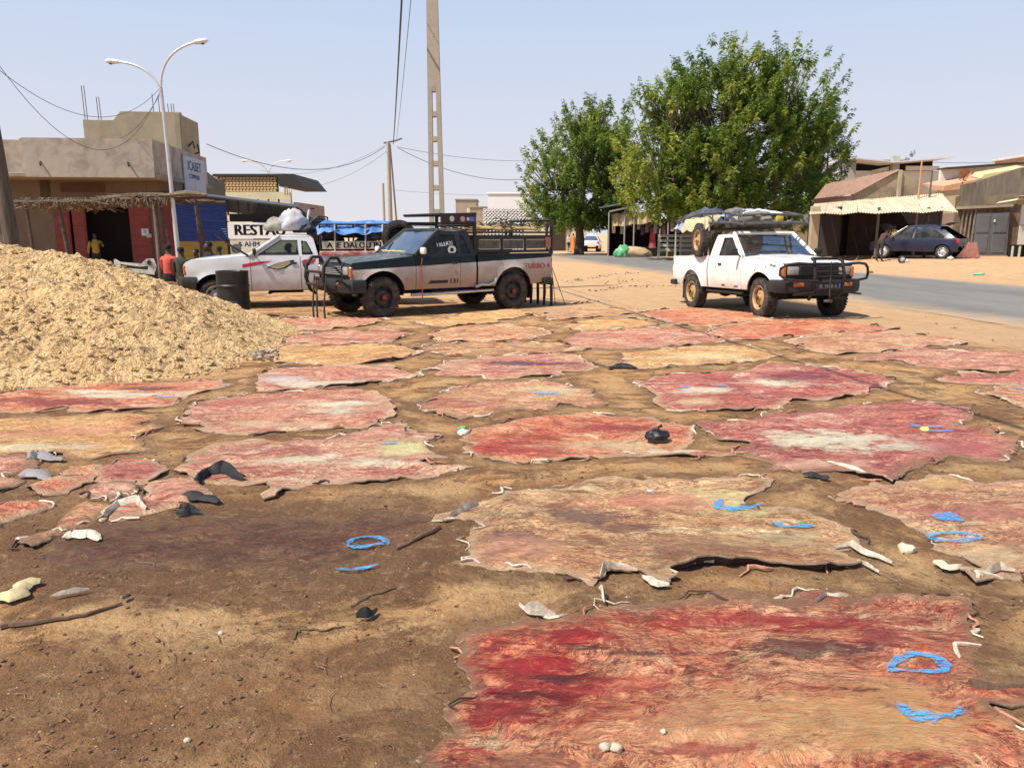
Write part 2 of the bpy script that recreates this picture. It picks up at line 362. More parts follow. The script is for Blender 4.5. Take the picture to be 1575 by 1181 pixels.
def clod(mb, c, r, sq=.7):
    q = Matrix.Rotation(rnd.uniform(0, 6.28), 3, 'Z') @ Matrix.Rotation(rnd.uniform(0, 3), 3, 'X')
    b = [(1, 0, 0), (-1, 0, 0), (0, 1, 0), (0, -1, 0), (0, 0, 1), (0, 0, -1), (.6, .6, .6), (-.6, -.6, .6), (.6, -.6, -.5)]
    vs = [(q @ (Vector(p) * r * rnd.uniform(.65, 1.15))) for p in b[:6]]
    vs = [Vector((v.x, v.y, v.z * sq)) + Vector(c) for v in vs]
    mb.add(vs, [(0, 2, 4), (2, 1, 4), (1, 3, 4), (3, 0, 4), (2, 0, 5), (1, 2, 5), (3, 1, 5), (0, 3, 5)])
mb = MB()
for i in range(5200):
    x = rnd.uniform(-11, -3.25); y = lerpt(YF, x) - .1 + rnd.random() ** 1.3 * 3.6; r = .008 + rnd.random() ** 4 * .045
    clod(mb, (x, y, max(gz(x, y), pile_z(x, y)) + r * .2), r)
tag(mb.build('sand_clods', PM), 'loose clods of pale sand lying over the heap and its foot', 'sand clods', kind='stuff')
mb = MB()
for i in range(26):
    p = G(rnd.uniform(380, 428), rnd.uniform(540, 556)); clod(mb, (p.x, p.y, .03), rnd.uniform(.03, .08))
tag(mb.build('rubble', M('rubble', (.34, .26, .18), .9, var=.4, vs=9, bump=.6)), 'small grey brown stones gathered at the right tip of the sand heap', 'stones', kind='stuff')
# ============================================================ hides
def hide_mat(name, pal, ang, dark=.4, red=.3, wet=.0, soil=.3, seed=0.0, rimc=(.6, .4, .25), blots=()):
    # pal = (deep, main, light, cream)
    m, nt, b, tc = newmat(name)
    mp = _n(nt, 'ShaderNodeMapping'); nt.links.new(tc, mp.inputs[0]); mp.inputs['Location'].default_value = (seed * 3.1, seed * 1.7, seed)
    mp.inputs['Rotation'].default_value = (0, 0, R(ang)); v = mp.outputs[0]
    wv = _n(nt, 'ShaderNodeTexNoise'); wv.inputs['Scale'].default_value = 1.3; wv.inputs['Detail'].default_value = 4; nt.links.new(v, wv.inputs['Vector'])
    va = _n(nt, 'ShaderNodeVectorMath', operation='MULTIPLY_ADD'); nt.links.new(wv.outputs['Color'], va.inputs[0]); va.inputs[1].default_value = (.7, .7, .7); nt.links.new(v, va.inputs[2])
    v = va.outputs[0]
    A = nz(nt, v, 1.3, 10, .68, .5, (1, 1.7, 1)); B = nz(nt, v, 2.6, 10, .72, .7, (1, 2.0, 1)); C = nz(nt, v, 8, 9, .75, .5, (1, 5.5, 1)); D = nz(nt, v, 42, 5, .75, 0, (1, 2, 1)); F_ = nz(nt, v, 17, 8, .75, .3, (1, 5, 1))
    o = mix(nt, ramp(nt, [(.40, 0.), (.57, 1.)], A), pal[1], pal[2]); o = mix(nt, ramp(nt, [(.50, 0.), (.60, .85)], B), o, pal[0])
    o = mix(nt, ramp(nt, [(.56, 0.), (.64, .9)], nz(nt, v, 1.7, 10, .68, .8, (1, 2.6, 1))), o, pal[3])
    o = mix(nt, ramp(nt, [(.52, 0.), (.60, red)], nz(nt, v, 2.1, 10, .75, 1.0, (1, 1.8, 1))), o, (.40, .020, .022))
    o = mix(nt, ramp(nt, [(.53, 0.), (.64, .55)], C), o, tuple(x * .55 for x in pal[0]))
    o = mix(nt, ramp(nt, [(.52, 0.), (.66, .6)], F_), o, pal[3])
    o = mix(nt, ramp(nt, [(.56, 0.), (.63, dark)], nz(nt, v, 2.2, 11, .78, 1.4)), o, (.055, .020, .016))
    o = mix(nt, ramp(nt, [(.48, 0.), (.60, soil)], nz(nt, tc, 1.9, 11, .78, .6)), o, (.25, .145, .072))
    for s_, w_, k_ in ((2.6, .012, .95), (6.5, .013, .75), (14, .016, .45)):      # creases and veins
        q = nz(nt, v, s_, 7, .65, 1.0, (1, 2.4, 1)); q = math_(nt, 'ABSOLUTE', math_(nt, 'SUBTRACT', q, .5)); o = mix(nt, ramp(nt, [(0., k_), (w_, 0.)], q), o, (.13, .022, .018))
    o = mix(nt, 1.0, o, ramp(nt, [(.33, (.50, .42, .38)), (.48, (1.12, 1.10, 1.06)), (.64, (1.6, 1.55, 1.5))], D), 'MULTIPLY')
    o = mix(nt, 1.0, o, ramp(nt, [(.36, (.66, .56, .52)), (.49, (1.08, 1.06, 1.03)), (.62, (1.35, 1.33, 1.28))], nz(nt, v, 7, 11, .8, .8, (1, 2.6, 1))), 'MULTIPLY')
    o = mix(nt, ramp(nt, [(.70, 0.), (.74, .8)], nz(nt, tc, 24, 3, .6)), o, (.05, .022, .016))
    if blots: nb = nz(nt, tc, 2.6, 11, .74, .7, (1, 1.6, 1)); nb2 = nz(nt, tc, 11, 9, .78, .5, (1, 3.5, 1)); nbm = math_(nt, 'ADD', math_(nt, 'MULTIPLY', math_(nt, 'SUBTRACT', nb, .5), 4.6), math_(nt, 'MULTIPLY', math_(nt, 'SUBTRACT', nb2, .5), 4.4)); spb = _n(nt, 'ShaderNodeSeparateXYZ'); nt.links.new(tc, spb.inputs[0])
    for (bx, by, rx, ry, bc, bs) in blots:
        dx = math_(nt, 'DIVIDE', math_(nt, 'SUBTRACT', spb.outputs[0], bx), rx); dy = math_(nt, 'DIVIDE', math_(nt, 'SUBTRACT', spb.outputs[1], by), ry)
        dd_ = math_(nt, 'ADD', math_(nt, 'SQRT', math_(nt, 'ADD', math_(nt, 'MULTIPLY', dx, dx), math_(nt, 'MULTIPLY', dy, dy))), nbm)
        dk = mix(nt, ramp(nt, [(.4, 0.), (.58, 1.)], nb2), ((bc[0] * .85, bc[1] * .72, bc[2] * .66) if bc[1] < .5 else (bc[0] * .95, bc[1] * .84, bc[2] * .74)), tuple(min(1., x * 1.25 + .02) for x in bc))
        o = mix(nt, ramp(nt, [(.45, bs), (.75, 0.)], math_(nt, 'MULTIPLY', dd_, .7)), o, dk)
    o = mix(nt, ramp(nt, [(.52, 0.), (.66, .6)], nz(nt, tc, 4.3, 12, .8, .9, (1, 1.8, 1))), o, (.20, .075, .045)); o = mix(nt, ramp(nt, [(.60, 0.), (.66, .75)], nz(nt, tc, 9, 10, .8, .9, (1, 2.2, 1))), o, (.10, .035, .025))
    at = _n(nt, 'ShaderNodeAttribute', attribute_name='rim'); rm = math_(nt, 'MULTIPLY', at.outputs['Fac'], math_(nt, 'MULTIPLY', nz(nt, tc, 6, 6, .7), 1.7))
    o = mix(nt, ramp(nt, [(.25, 0.), (.7, .85)], rm), o, rimc)
    nt.links.new(o, b.inputs['Base Color']); b.inputs['Roughness'].default_value = .60 - wet; b.inputs['Specular IOR Level'].default_value = .35
    h = math_(nt, 'ADD', math_(nt, 'MULTIPLY', C, .9), math_(nt, 'ADD', math_(nt, 'MULTIPLY', F_, .6), math_(nt, 'ADD', math_(nt, 'MULTIPLY', B, 1.2), math_(nt, 'MULTIPLY', D, .3))))
    bumpit(nt, b, h, 1.0, .050); return m
PAL = {'red': ((.54, .065, .040), (.78, .235, .125), (.90, .46, .25), (.95, .70, .43)),
       'pink': ((.54, .125, .085), (.74, .30, .20), (.85, .50, .34), (.95, .76, .54)),
       'crimson': ((.36, .045, .045), (.60, .145, .110), (.74, .31, .22), (.94, .72, .56)),
       'salmon': ((.50, .17, .090), (.73, .35, .20), (.90, .56, .31), (.94, .74, .45)),
       'orange': ((.68, .26, .095), (.86, .48, .18), (.92, .62, .27), (.95, .76, .40)),
       'tan': ((.36, .15, .070), (.66, .34, .17), (.86, .55, .29), (.95, .78, .46)),
       'brown': ((.085, .040, .022), (.125, .062, .033), (.185, .100, .050), (.26, .16, .09))}
def worn_blue():
    m, nt, b, tc = newmat('marker_blue'); out = nt.nodes['Material Output']; b.inputs['Roughness'].default_value = .75
    nt.links.new(mix(nt, nz(nt, tc, 14, 6, .7), (.03, .24, .58), (.07, .40, .76)), b.inputs['Base Color'])
    t = _n(nt, 'ShaderNodeBsdfTransparent'); mx = _n(nt, 'ShaderNodeMixShader'); nt.links.new(ramp(nt, [(.46, 1.0), (.545, .05)], nz(nt, tc, 30, 10, .85, .6, (1, 2.5, 1))), mx.inputs[0])
    nt.links.new(t.outputs[0], mx.inputs[1]); nt.links.new(b.outputs[0], mx.inputs[2]); nt.links.new(mx.outputs[0], out.inputs[0]); return m
BLUE = worn_blue()
CURL = M('dried_rim', (.66, .55, .42), .6, var=.3, vs=12, dirt=(.30, .18, .10), da=.6, ds=12, bump=.4)
hide_no = 0; OUTL = []
BLOTS = {}
def hide(pts, pal, label, marks=(), rag=1.0, dark=.3, red=.3, soil=.15, lift=1.0, cat='hide', thick=.005, group='raw cattle hides spread on the ground', name='cattle_hide', blots=()):
    global hide_no; hide_no += 1; sd = hide_no * 2.37
    wp = [G(u, v).xy for u, v in pts]; cy = sum(p.y for p in wp) / len(wp); cx = sum(p.x for p in wp) / len(wp); wp = [Vector((cx + (p.x - cx) * 1.03, cy + (p.y - cy) * (1.10 if cy > 5 else 1.04))) for p in wp]
    st = max(.016, cy * .0055); d = dens(wp, st); n = len(d); area = 0
    out = []
    for i, p in enumerate(d):
        t = (d[(i + 1) % n] - d[i - 1]); nn = Vector((t.y, -t.x)).normalized() if t.length > 0 else Vector((1, 0))
        a = fb(p.x, p.y, 2.2, sd, 2) * .050 + fb(p.x, p.y, 8, sd, 3) * .022 + fb(p.x, p.y, 24, sd, 3) * .020 * (1 + cy * .06)
        a += .55 * max(0, noise.noise(Vector((p.x * 3.3, p.y * 3.3, sd + 50))) - .30) - .25 * max(0, noise.noise(Vector((p.x * 2.7, p.y * 4.2, sd + 70))) - .33)
        out.append(p + nn * a * rag * (1 if n > 60 else .6))
    OUTL.append((pal, [tuple(q) for q in out])); step = max(.030, cy * .0085)
    pts2 = list(out); ed = [(i, (i + 1) % n) for i in range(n)]
    x0, x1 = min(p.x for p in out), max(p.x for p in out); y0, y1 = min(p.y for p in out), max(p.y for p in out); x = x0
    while x < x1:
        y = y0
        while y < y1:
            a, b = x + rnd.uniform(-.3, .3) * step, y + rnd.uniform(-.3, .3) * step
            if inpoly(a, b, out) and min((Vector((a, b)) - out[k]).length_squared for k in range(0, n, 2)) > (step * .55) ** 2: pts2.append(Vector((a, b)))
            y += step
        x += step
    v, e, f, _, _, _ = delaunay_2d_cdt(pts2, ed, [], 1, 1e-6)
    f = [t for t in f if inpoly(sum(v[i].x for i in t) / 3, sum(v[i].y for i in t) / 3, out)]
    bo = np.array([(p.x, p.y) for p in out])
    def hz(x, y): return gz(x, y) + thick + .003 + (.5 + .5 * fb(x, y, 2.3, sd, 2)) * .008 + abs(noise.noise(Vector((x * 3.5, y * 8, sd)))) * .012 + .010 * fb(x, y, 12, sd + 3, 2) * .6
    vs = []; rimv = []
    for p in v:
        dd = math.sqrt(((bo - np.array((p.x, p.y))) ** 2).sum(1).min())
        c = max(0, noise.noise(Vector((p.x * 2.6, p.y * 2.6, sd + 9))) + .07) ** 1.2
        c2 = max(0, noise.noise(Vector((p.x * 7, p.y * 7, sd + 4))))
        h0_ = hz(p.x, p.y); g0_ = gz(p.x, p.y)
        if pal == 'brown': h0_ = g0_ - .007 + .017 * ss(0, .30, dd) + .004 * fb(p.x, p.y, 7, 2, 2)
        z = h0_ - (h0_ - g0_ - .001) * math.exp(-dd / .028) * (pal != 'brown') + lift * (math.exp(-dd / .030) * (c * .062 + c2 * .016))
        vs.append(Vector((p.x - cx, p.y - cy, z))); rimv.append(math.exp(-dd / (.24 if pal == 'brown' else .05 + .10 * max(0, noise.noise(Vector((p.x * 1.5, p.y * 1.5, sd + 30)))))))
    es = {}
    for t in f:
        for a, b in zip(t, t[1:] + t[:1]): es[(a, b)] = 1
    bd = [(a, b) for (a, b) in es if (b, a) not in es]
    mb = MB(); mb.add(vs, f); ring = {}
    cen = {}
    for a, b in bd:
        dv = (v[b] - v[a]); nn = Vector((-dv.y, dv.x)).normalized()
        for k in (a, b): cen[k] = cen.get(k, Vector((0, 0))) + nn
    tv = []; tf = []
    def low(k, ins, dz):
        key = (k, ins)
        if key not in ring:
            q = v[k] + cen[k].normalized() * ins; ring[key] = len(mb.v); mb.v.append((q.x - cx, q.y - cy, max(vs[k].z - dz, gz(q.x, q.y) - .004) if dz < .1 else gz(q.x, q.y) - .006))
        return ring[key]
    for a, b in bd:
        if pal == 'brown': break
        a1, b1 = low(a, .002, .010), low(b, .002, .010); mb.f.append((b, a, a1, b1)); mb.m.append(1)
        a2, b2 = low(a, .035, 1), low(b, .035, 1); mb.f.append((b1, a1, a2, b2)); mb.m.append(2)  # near-black skirt paints the contact shadow under the rim
    if cy > 8.5: soil = max(soil, .38); dark = max(dark, .42)
    root = mb.build(name, [hide_mat('hide_%d' % hide_no, PAL[pal], rnd.uniform(-14, 14), dark, red, rnd.uniform(0, .1), soil, sd, {'brown': (.30, .175, .085)}.get(pal, (.42, .24, .13) if hide_no % 3 == 1 else (.74, .50, .30)), [(G(u, v).x - cx, G(u, v).y - cy, ru / FPX * G(u, v).y, (G(u, v - rv).y - G(u, v + rv).y) / 2, bc, bs) for (u, v, ru, rv, bc, bs) in blots]), CURL, M('hide_under', (.05, .025, .018), .9)], smooth=True, ang=70, recalc=False)
    at = root.data.attributes.new('rim', 'FLOAT', 'POINT'); at.data.foreach_set('value', rimv + [1.0] * (len(root.data.vertices) - len(rimv)))
    root.location = (cx, cy, 0); tag(root, label, cat, group)
    for ml in marks:
        q, wd = ml; ww = [G(a, b).xy for a, b in q]; mbm = MB()
        for a, b in zip(ww, ww[1:]): pass
        dd = []
        for a, b in zip(ww, ww[1:]):
            k = max(2, int((b - a).length / .015)); dd += [a.lerp(b, i / k) for i in range(k)]
        dd.append(ww[-1]); L = []; Rr = []
        for i, p in enumerate(dd):
            t = (dd[min(i + 2, len(dd) - 1)] - dd[max(i - 2, 0)]).normalized(); nn = Vector((-t.y, t.x)); s = i / max(1, len(dd) - 1); k_r = 0
            w2 = wd / 2 * 1.5 * (.75 + .5 * noise.noise(Vector((p.x * 45, p.y * 45, sd + k_r))) + .5 * noise.noise(Vector((p.x * 16, p.y * 16, sd)))) * (.35 + .65 * min(1, min(s, 1 - s) * 7))
            for k, lst in ((1, L), (-1, Rr)):
                z = p + nn * w2 * k; lst.append((z.x - cx, z.y - cy, hz(z.x, z.y) + .007))
        m = len(L); mc = [tuple((a + b) / 2 for a, b in zip(l, r)) for l, r in zip(L, Rr)]
        mbm.add(L + mc + Rr, [(i, m + i, m + i + 1, i + 1) for i in range(m - 1)] + [(m + i, 2 * m + i, 2 * m + i + 1, m + i + 1) for i in range(m - 1)])
        mbm.build('painted_mark', BLUE, root)
    mbf = MB()
    for i in range(0, n, max(2, int(.10 / st * (1 + cy * .12)))):
        if pal == 'brown' or rnd.random() < .55: continue
        L_ = rnd.uniform(.05, .20) * (1 + cy * .05); k = max(3, int(L_ / st)); wf = rnd.uniform(.0025, .0075) * (1 + cy * .10); hf_ = rnd.uniform(.004, .022); off = rnd.uniform(-.03, .04); dv = rnd.uniform(-.5, .5)
        q = []
        for j in range(7):
            s = j / 6; a = out[int(i + s * k) % n]; t = (out[int(i + s * k + 2) % n] - out[int(i + s * k - 2) % n]); nn = Vector((t.y, -t.x)).normalized() if t.length else Vector((1, 0))
            p = a + nn * (off + dv * s * L_ * .6 + .02 * math.sin(s * 7 + i)); q.append(Vector((p.x - cx, p.y - cy, gz(p.x, p.y) + .006 + hf_ * math.sin(math.pi * s) * (.5 + rnd.random()))))
        mbf.tube(q, [wf * (.35 + .65 * math.sin(math.pi * (.1 + .8 * j / 6))) for j in range(7)], 5, mi=rnd.choice((0, 0, 1, 1, 2)))
    if mbf.v: tag(mbf.build('fringe', [CURL, M('fringe_pink', (.44, .20, .13), .6, var=.4, vs=20, bump=.4), M('fringe_dark', (.07, .035, .025), .8, var=.4, vs=20)], root, smooth=True), kind='stuff')
    return root, hz
def arc(cx, cy, rx, ry, a0, a1, n=14): return [(cx + rx * math.cos(R(a0 + (a1 - a0) * i / n)), cy - ry * math.sin(R(a0 + (a1 - a0) * i / n))) for i in range(n + 1)]
hide([(722,985),(740,966),(790,960),(812,948),(901,954),(925,933),(1008,932),(1060,930),(1127,918),(1180,925),(1240,912),(1269,906),(1290,922),(1341,930),(1400,928),(1430,926),(1478,932),(1492,945),(1478,962),(1504,999),(1482,1018),(1503,1046),(1600,1050),(1640,1066),(1600,1082),(1505,1090),(1560,1125),(1600,1160),(1580,1230),(1300,1270),(1000,1275),(760,1240),(690,1190),(650,1160),(700,1138),(717,1130),(729,1094),(722,1075),(738,1058),(716,1030)],
     'red', 'large wet red hide in the foreground with a blue D and a blue C',
     [(arc(1411,1039,43,26,0,180) + [(1366,1037)], .030), ([(1366,1037),(1410,1040),(1458,1037)], .026), (arc(1434,1092,48,19,180,345), .045)], dark=.65, red=.85, soil=.25, blots=[(1300,1110,300,60,(.98,.50,.22),.8),(1050,1130,160,40,(.95,.42,.22),.6),(800,1040,85,50,(.46,.022,.026),.9),(770,1100,60,26,(.42,.03,.03),.85),(760,1000,50,16,(.40,.03,.03),.85),(860,1050,60,8,(.12,.02,.02),.85),(800,1075,60,6,(.14,.02,.02),.8),(960,1060,80,12,(.60,.06,.05),.6),(1060,1160,110,10,(.50,.10,.07),.7),(1350,990,60,20,(.40,.07,.06),.8),(880,985,90,22,(.46,.022,.026),.9),(1150,958,190,16,(.46,.022,.026),.7),(1240,1000,90,16,(.13,.028,.026),.8),(1100,928,260,12,(.34,.17,.10),.8),(900,1000,60,8,(.13,.028,.026),.8),(780,1180,110,30,(.40,.17,.11),.7),(1000,1010,140,5,(.13,.028,.026),.7)])
hide([(682,801),(700,790),(729,782),(784,759),(848,754),(920,742),(987,735),(1051,742),(1125,737),(1180,740),(1165,759),(1224,789),(1260,800),(1304,816),(1299,839),(1279,848),(1300,868),(1259,883),(1200,873),(1115,873),(1062,873),(1045,880),(1031,898),(1000,888),(982,881),(940,880),(922,896),(878,898),(828,883),(774,878),(714,866),(734,853),(729,829),(744,806),(720,800)],
     'tan', 'large dried tan and cream hide with white curled rims and two blue strokes',
     [([(1108,772),(1102,784),(1125,787),(1172,780)], .045), ([(1190,806),(1200,813),(1225,815),(1250,812)], .035)], dark=.5, red=.12, soil=.35, lift=1.5, blots=[(890,797,80,14,(.20,.12,.09),.8),(780,830,45,10,(.10,.085,.09),.8),(1130,772,120,20,(.95,.74,.36),.85),(1010,775,120,14,(.74,.30,.19),.8),(780,850,90,24,(.80,.40,.24),.8),(1060,840,140,16,(.42,.22,.12),.8),(950,815,60,8,(.24,.10,.08),.7),(1190,830,90,14,(.90,.68,.36),.7)])
hide([(1269,767),(1310,755),(1339,744),(1400,742),(1427,734),(1460,734),(1498,748),(1620,738),(1700,760),(1700,880),(1575,887),(1529,888),(1498,893),(1479,881),(1487,865),(1470,852),(1427,842),(1440,830),(1403,813),(1378,799),(1330,780)],
     'salmon', 'orange red hide cut by the right edge, blue blot above a blue O',
     [([(1436,795),(1450,800),(1474,799)], .09), (arc(1468,831,42,6,0,360), .03)], dark=.35, red=.25, soil=.25, blots=[(1440,745,45,9,(.93,.55,.20),.9),(1500,790,110,16,(.50,.19,.14),.75),(1545,860,80,20,(.92,.60,.34),.85)])
hide([(1078,656),(1131,650),(1160,648),(1217,640),(1286,633),(1346,626),(1423,624),(1496,630),(1491,651),(1474,660),(1543,669),(1562,690),(1534,707),(1466,707),(1414,711),(1385,720),(1363,737),(1330,730),(1286,720),(1234,720),(1174,718),(1157,703),(1119,681),(1089,664)],
     'crimson', 'crimson hide with a bright cream centre and two blue strokes near its right end',
     [([(1402,655),(1412,661),(1450,660)], .05), ([(1425,667),(1466,666)], .05)], dark=.35, red=.45, soil=.05, blots=[(1280,678,95,15,(.95,.80,.58),1.),(1400,688,90,9,(.95,.80,.58),.8),(1200,668,60,5,(.95,.80,.58),.8),(1480,690,80,12,(.62,.14,.14),.8),(1260,715,90,8,(.88,.50,.36),.8)])
hide([(986,591),(1029,579),(1140,574),(1187,561),(1264,568),(1329,574),(1376,587),(1354,598),(1320,604),(1273,615),(1217,615),(1200,626),(1131,630),(1080,634),(1037,628),(1011,619),(1016,609),(1000,600)],
     'crimson', 'dark crimson hide behind the cream centred one, with two small blue dabs on its left',
     [([(1043,600),(1062,597)], .05), ([(1102,596),(1118,596)], .07)], dark=.5, red=.5, soil=.05, blots=[(1195,590,60,6,(.95,.80,.58),.9),(1230,580,60,8,(.24,.03,.06),.85),(1075,603,50,5,(.95,.80,.58),.8),(1060,620,60,6,(.90,.62,.36),.7)])
hide([(956,557),(964,544),(1050,536),(1157,533),(1200,546),(1157,555),(1071,561),(986,567)], 'orange', 'small pale orange hide just beyond the black rag on the soil', dark=.15, red=.1, soil=.2, blots=[(1080,550,70,6,(.95,.74,.40),.7)])
hide([(1320,555),(1371,544),(1436,538),(1575,544),(1660,550),(1660,568),(1575,571),(1517,573),(1436,565),(1371,560)], 'pink', 'pale pink hide at the right edge just short of the open orange sand', dark=.1, red=.15, soil=.2)
hide([(1209,525),(1264,516),(1329,513),(1406,515),(1487,527),(1440,534),(1350,541),(1286,544),(1245,538)], 'salmon', 'salmon hide bordering the open road sand right of the white pickup', dark=.25, red=.25)
hide([(1084,514),(1101,505),(1157,495),(1221,491),(1286,493),(1320,499),(1380,506),(1307,511),(1234,515),(1166,522),(1106,522)], 'red', 'red hide lying right in front of the front wheels of the white pickup', dark=.35, red=.35)
hide([(868,524),(890,514),(960,507),(1040,507),(1090,514),(1106,526),(1050,531),(960,536),(890,536)], 'pink', 'pink hide with one blue dab, left of the red hide before the white pickup', [([(1030,518),(1042,518)], .08)], dark=.2, red=.3)
hide([(990,482),(1060,475),(1150,480),(1210,487),(1150,493),(1080,502),(1035,498),(1005,490)], 'red', 'farthest red hide, between the tailgate of the dark pickup and the white pickup', dark=.4, red=.3)
hide([(822,486),(880,478),(972,474),(986,481),(900,489),(850,492)], 'tan', 'thin brown hide farthest back, just behind the rear wheel of the dark pickup', dark=.5, red=.2, soil=.5)
hide([(858,504),(900,493),(980,491),(1012,500),(960,506),(900,511)], 'orange', 'orange hide in the second far row, right of the dark pickup rear wheel', dark=.2, red=.15)
hide([(400,497),(440,491),(520,489),(592,488),(575,499),(500,507),(430,506)], 'pink', 'pink hide closest to the front wheel of the dark pickup, by the black barrel', dark=.2, red=.3)
hide([(640,495),(720,484),(796,477),(818,485),(765,495),(690,502)], 'orange', 'narrow orange hide in the strip of sun just below the sill of the dark pickup', dark=.2, red=.15)
hide([(430,521),(500,511),(600,506),(634,515),(600,526),(500,531),(450,529)], 'pink', 'pink red hide second in the left column counting from the dark pickup', dark=.25, red=.35)
hide([(658,515),(700,504),(790,500),(852,512),(822,521),(745,526),(680,523)], 'salmon', 'salmon pink hide in the centre column, third from the dark pickup sill', dark=.25, red=.35)
hide([(418,541),(440,533),(520,532),(610,532),(645,543),(600,555),(500,561),(430,557)], 'orange', 'yellow orange hide touching the right tip of the sand heap', dark=.12, red=.12, soil=.15)
hide([(640,536),(720,527),(860,528),(892,539),(800,547),(690,546)], 'tan', 'dull brown red hide in the centre column with a faint blue dab', [([(780,534),(792,533)], .07)], dark=.5, red=.35, soil=.5)
hide([(655,568),(700,557),(800,544),(880,548),(918,565),(870,577),(760,580),(680,577)], 'pink', 'rose pink hide in the centre column with two dark purple smears', dark=.55, red=.4, blots=[(790,560,50,4,(.14,.05,.09),.9),(860,562,40,3,(.22,.05,.10),.8)])
hide([(398,579),(420,568),(520,566),(600,566),(645,579),(560,591),(470,598),(400,600)], 'pink', 'light pink hide right of the sand heap with whitish front edge', dark=.1, red=.25, soil=.05, blots=[(500,592,90,5,(.95,.80,.58),.9),(440,585,40,5,(.85,.80,.78),.7)])
hide([(645,625),(680,605),(740,592),(850,588),(902,600),(925,622),(850,629),(775,631),(712,642),(660,633)], 'salmon', 'salmon hide in the centre with one grey blue blot near its right end', [([(815,606),(835,608),(860,607)], .09)], dark=.25, red=.25, blots=[(700,622,60,8,(.46,.10,.09),.6),(850,600,60,6,(.95,.72,.44),.7)])
hide([(284,642),(310,620),(400,608),(500,603),(562,602),(592,616),(604,640),(560,655),(450,660),(380,665),(300,661)], 'pink', 'pink hide with two long cream streaks, above the biggest pale one', dark=.2, red=.3, blots=[(520,624,45,4,(.95,.80,.58),1.),(525,634,40,4,(.95,.80,.58),1.),(350,625,60,10,(.62,.18,.14),.6),(420,655,110,5,(.92,.60,.38),.8)])
hide([(-60,612),(0,608),(60,598),(150,592),(300,588),(352,592),(290,608),(268,623),(180,632),(60,632),(-60,632)], 'red', 'dark red hide with cream stripes along the foot of the sand heap', [([(238,614),(268,613)], .05)], dark=.45, red=.4, soil=.05, blots=[(150,604,60,3,(.95,.80,.58),1.),(200,610,110,4,(.95,.80,.58),.9),(230,600,50,3,(.10,.03,.03),.8),(100,620,90,6,(.30,.04,.05),.8),(290,592,60,4,(.88,.45,.26),.7)])
hide([(-60,656),(0,648),(60,644),(160,637),(236,639),(247,658),(213,672),(238,690),(150,702),(60,699),(-60,695)], 'orange', 'apricot hide at the left edge with a white rolled front rim', dark=.1, red=.2, soil=.1, lift=1.4, blots=[(100,665,110,12,(.84,.36,.22),.6),(60,690,90,5,(.95,.80,.58),.7)])
hide([(279,726),(298,704),(350,688),(385,681),(443,681),(507,678),(565,668),(591,652),(620,659),(633,671),(671,675),(642,689),(686,705),(652,712),(728,717),(662,730),(614,735),(540,741),(485,742),(449,750),(417,762),(414,744),(379,745),(314,737)],
     'pink', 'big pale pink hide with yellow patches and ragged ends to the right', [([(585,686),(610,685)], .05)], dark=.15, red=.35, soil=.05, blots=[(635,692,60,12,(.96,.82,.40),.95),(470,708,55,7,(.95,.80,.58),.9),(560,715,60,8,(.95,.80,.58),.7),(430,695,60,9,(.50,.10,.09),.7),(510,672,70,6,(.60,.16,.14),.7)])
hide([(712,688),(718,672),(745,660),(800,648),(900,640),(1000,646),(1060,662),(1064,680),(1045,690),(1132,698),(1060,703),(960,700),(880,705),(820,712),(765,708),(735,700)],
     'red', 'red hide with the black plastic bag lying on its right end', dark=.35, red=.4, soil=.1, blots=[(820,690,70,12,(.46,.03,.04),.8),(950,690,110,8,(.92,.62,.36),.8),(940,660,60,6,(.40,.04,.05),.7),(1040,697,60,4,(.95,.80,.58),.8)])
hide([(20,850),(80,815),(150,798),(250,788),(340,776),(480,782),(560,775),(625,770),(692,782),(682,808),(640,830),(600,848),(612,880),(540,918),(400,905),(250,902),(100,896),(20,880)],
     'brown', 'dark brown wet hide with two blue strokes, pressed flat into the soil',
     [(arc(567,840,30,11,0,180) + [(535,845)], .028), ([(535,845),(560,845),(596,837)], .030), ([(515,878),(540,881),(582,873)], .026)], dark=.5, red=.03, soil=.9, lift=.10, rag=1.6, thick=.0)
hide([(1513,605),(1545,597),(1575,592),(1680,594),(1680,632),(1575,629),(1548,617)], 'salmon', 'pinkish cream hide end with a blue dab, cut by the right edge', [([(1560,600),(1572,600)], .06)], dark=.15, red=.25, soil=.1)
hide([(1440,586),(1480,576),(1560,572),(1680,576),(1680,590),(1575,590),(1500,591)], 'crimson', 'narrow pink red hide at the right edge, between the cream one and the pale one', dark=.35, red=.35)
SG = 'scraps of hide heaped at the left'
for q, pl, lb in [
    ([(-40,712),(40,704),(62,718),(22,752),(-40,764)], 'pink', 'pink scrap of hide at the left edge of the frame, topmost of the scraps'),
    ([(38,754),(90,736),(108,720),(150,717),(152,735),(100,758),(62,766)], 'red', 'red pointed scrap of hide with a grey offcut beside it'),
    ([(150,728),(182,710),(232,705),(252,727),(224,745),(160,746)], 'crimson', 'dull dark red scrap of hide with a white tab at its right'),
    ([(124,762),(150,748),(206,750),(210,760),(164,773)], 'pink', 'small pale pink scrap with dark lower rim in the middle of the heap of scraps'),
    ([(208,773),(232,744),(290,737),(302,748),(322,757),(270,781),(190,802),(160,801),(168,788)], 'pink', 'long bright pink scrap folded over, below the curled black flap'),
    ([(-40,790),(30,769),(76,774),(82,783),(40,797),(-40,822)], 'red', 'raw red scrap of hide at the left edge below the pointed scrap'),
    ([(24,836),(76,815),(100,795),(132,779),(172,779),(152,804),(112,820),(52,843)], 'salmon', 'orange pink strip of hide nearest the camera among the scraps')]:
    hide(q, pl, lb, dark=.3, red=.45, soil=.05, lift=1.3, thick=.02, group=SG, cat='hide scrap', name='hide_scrap')
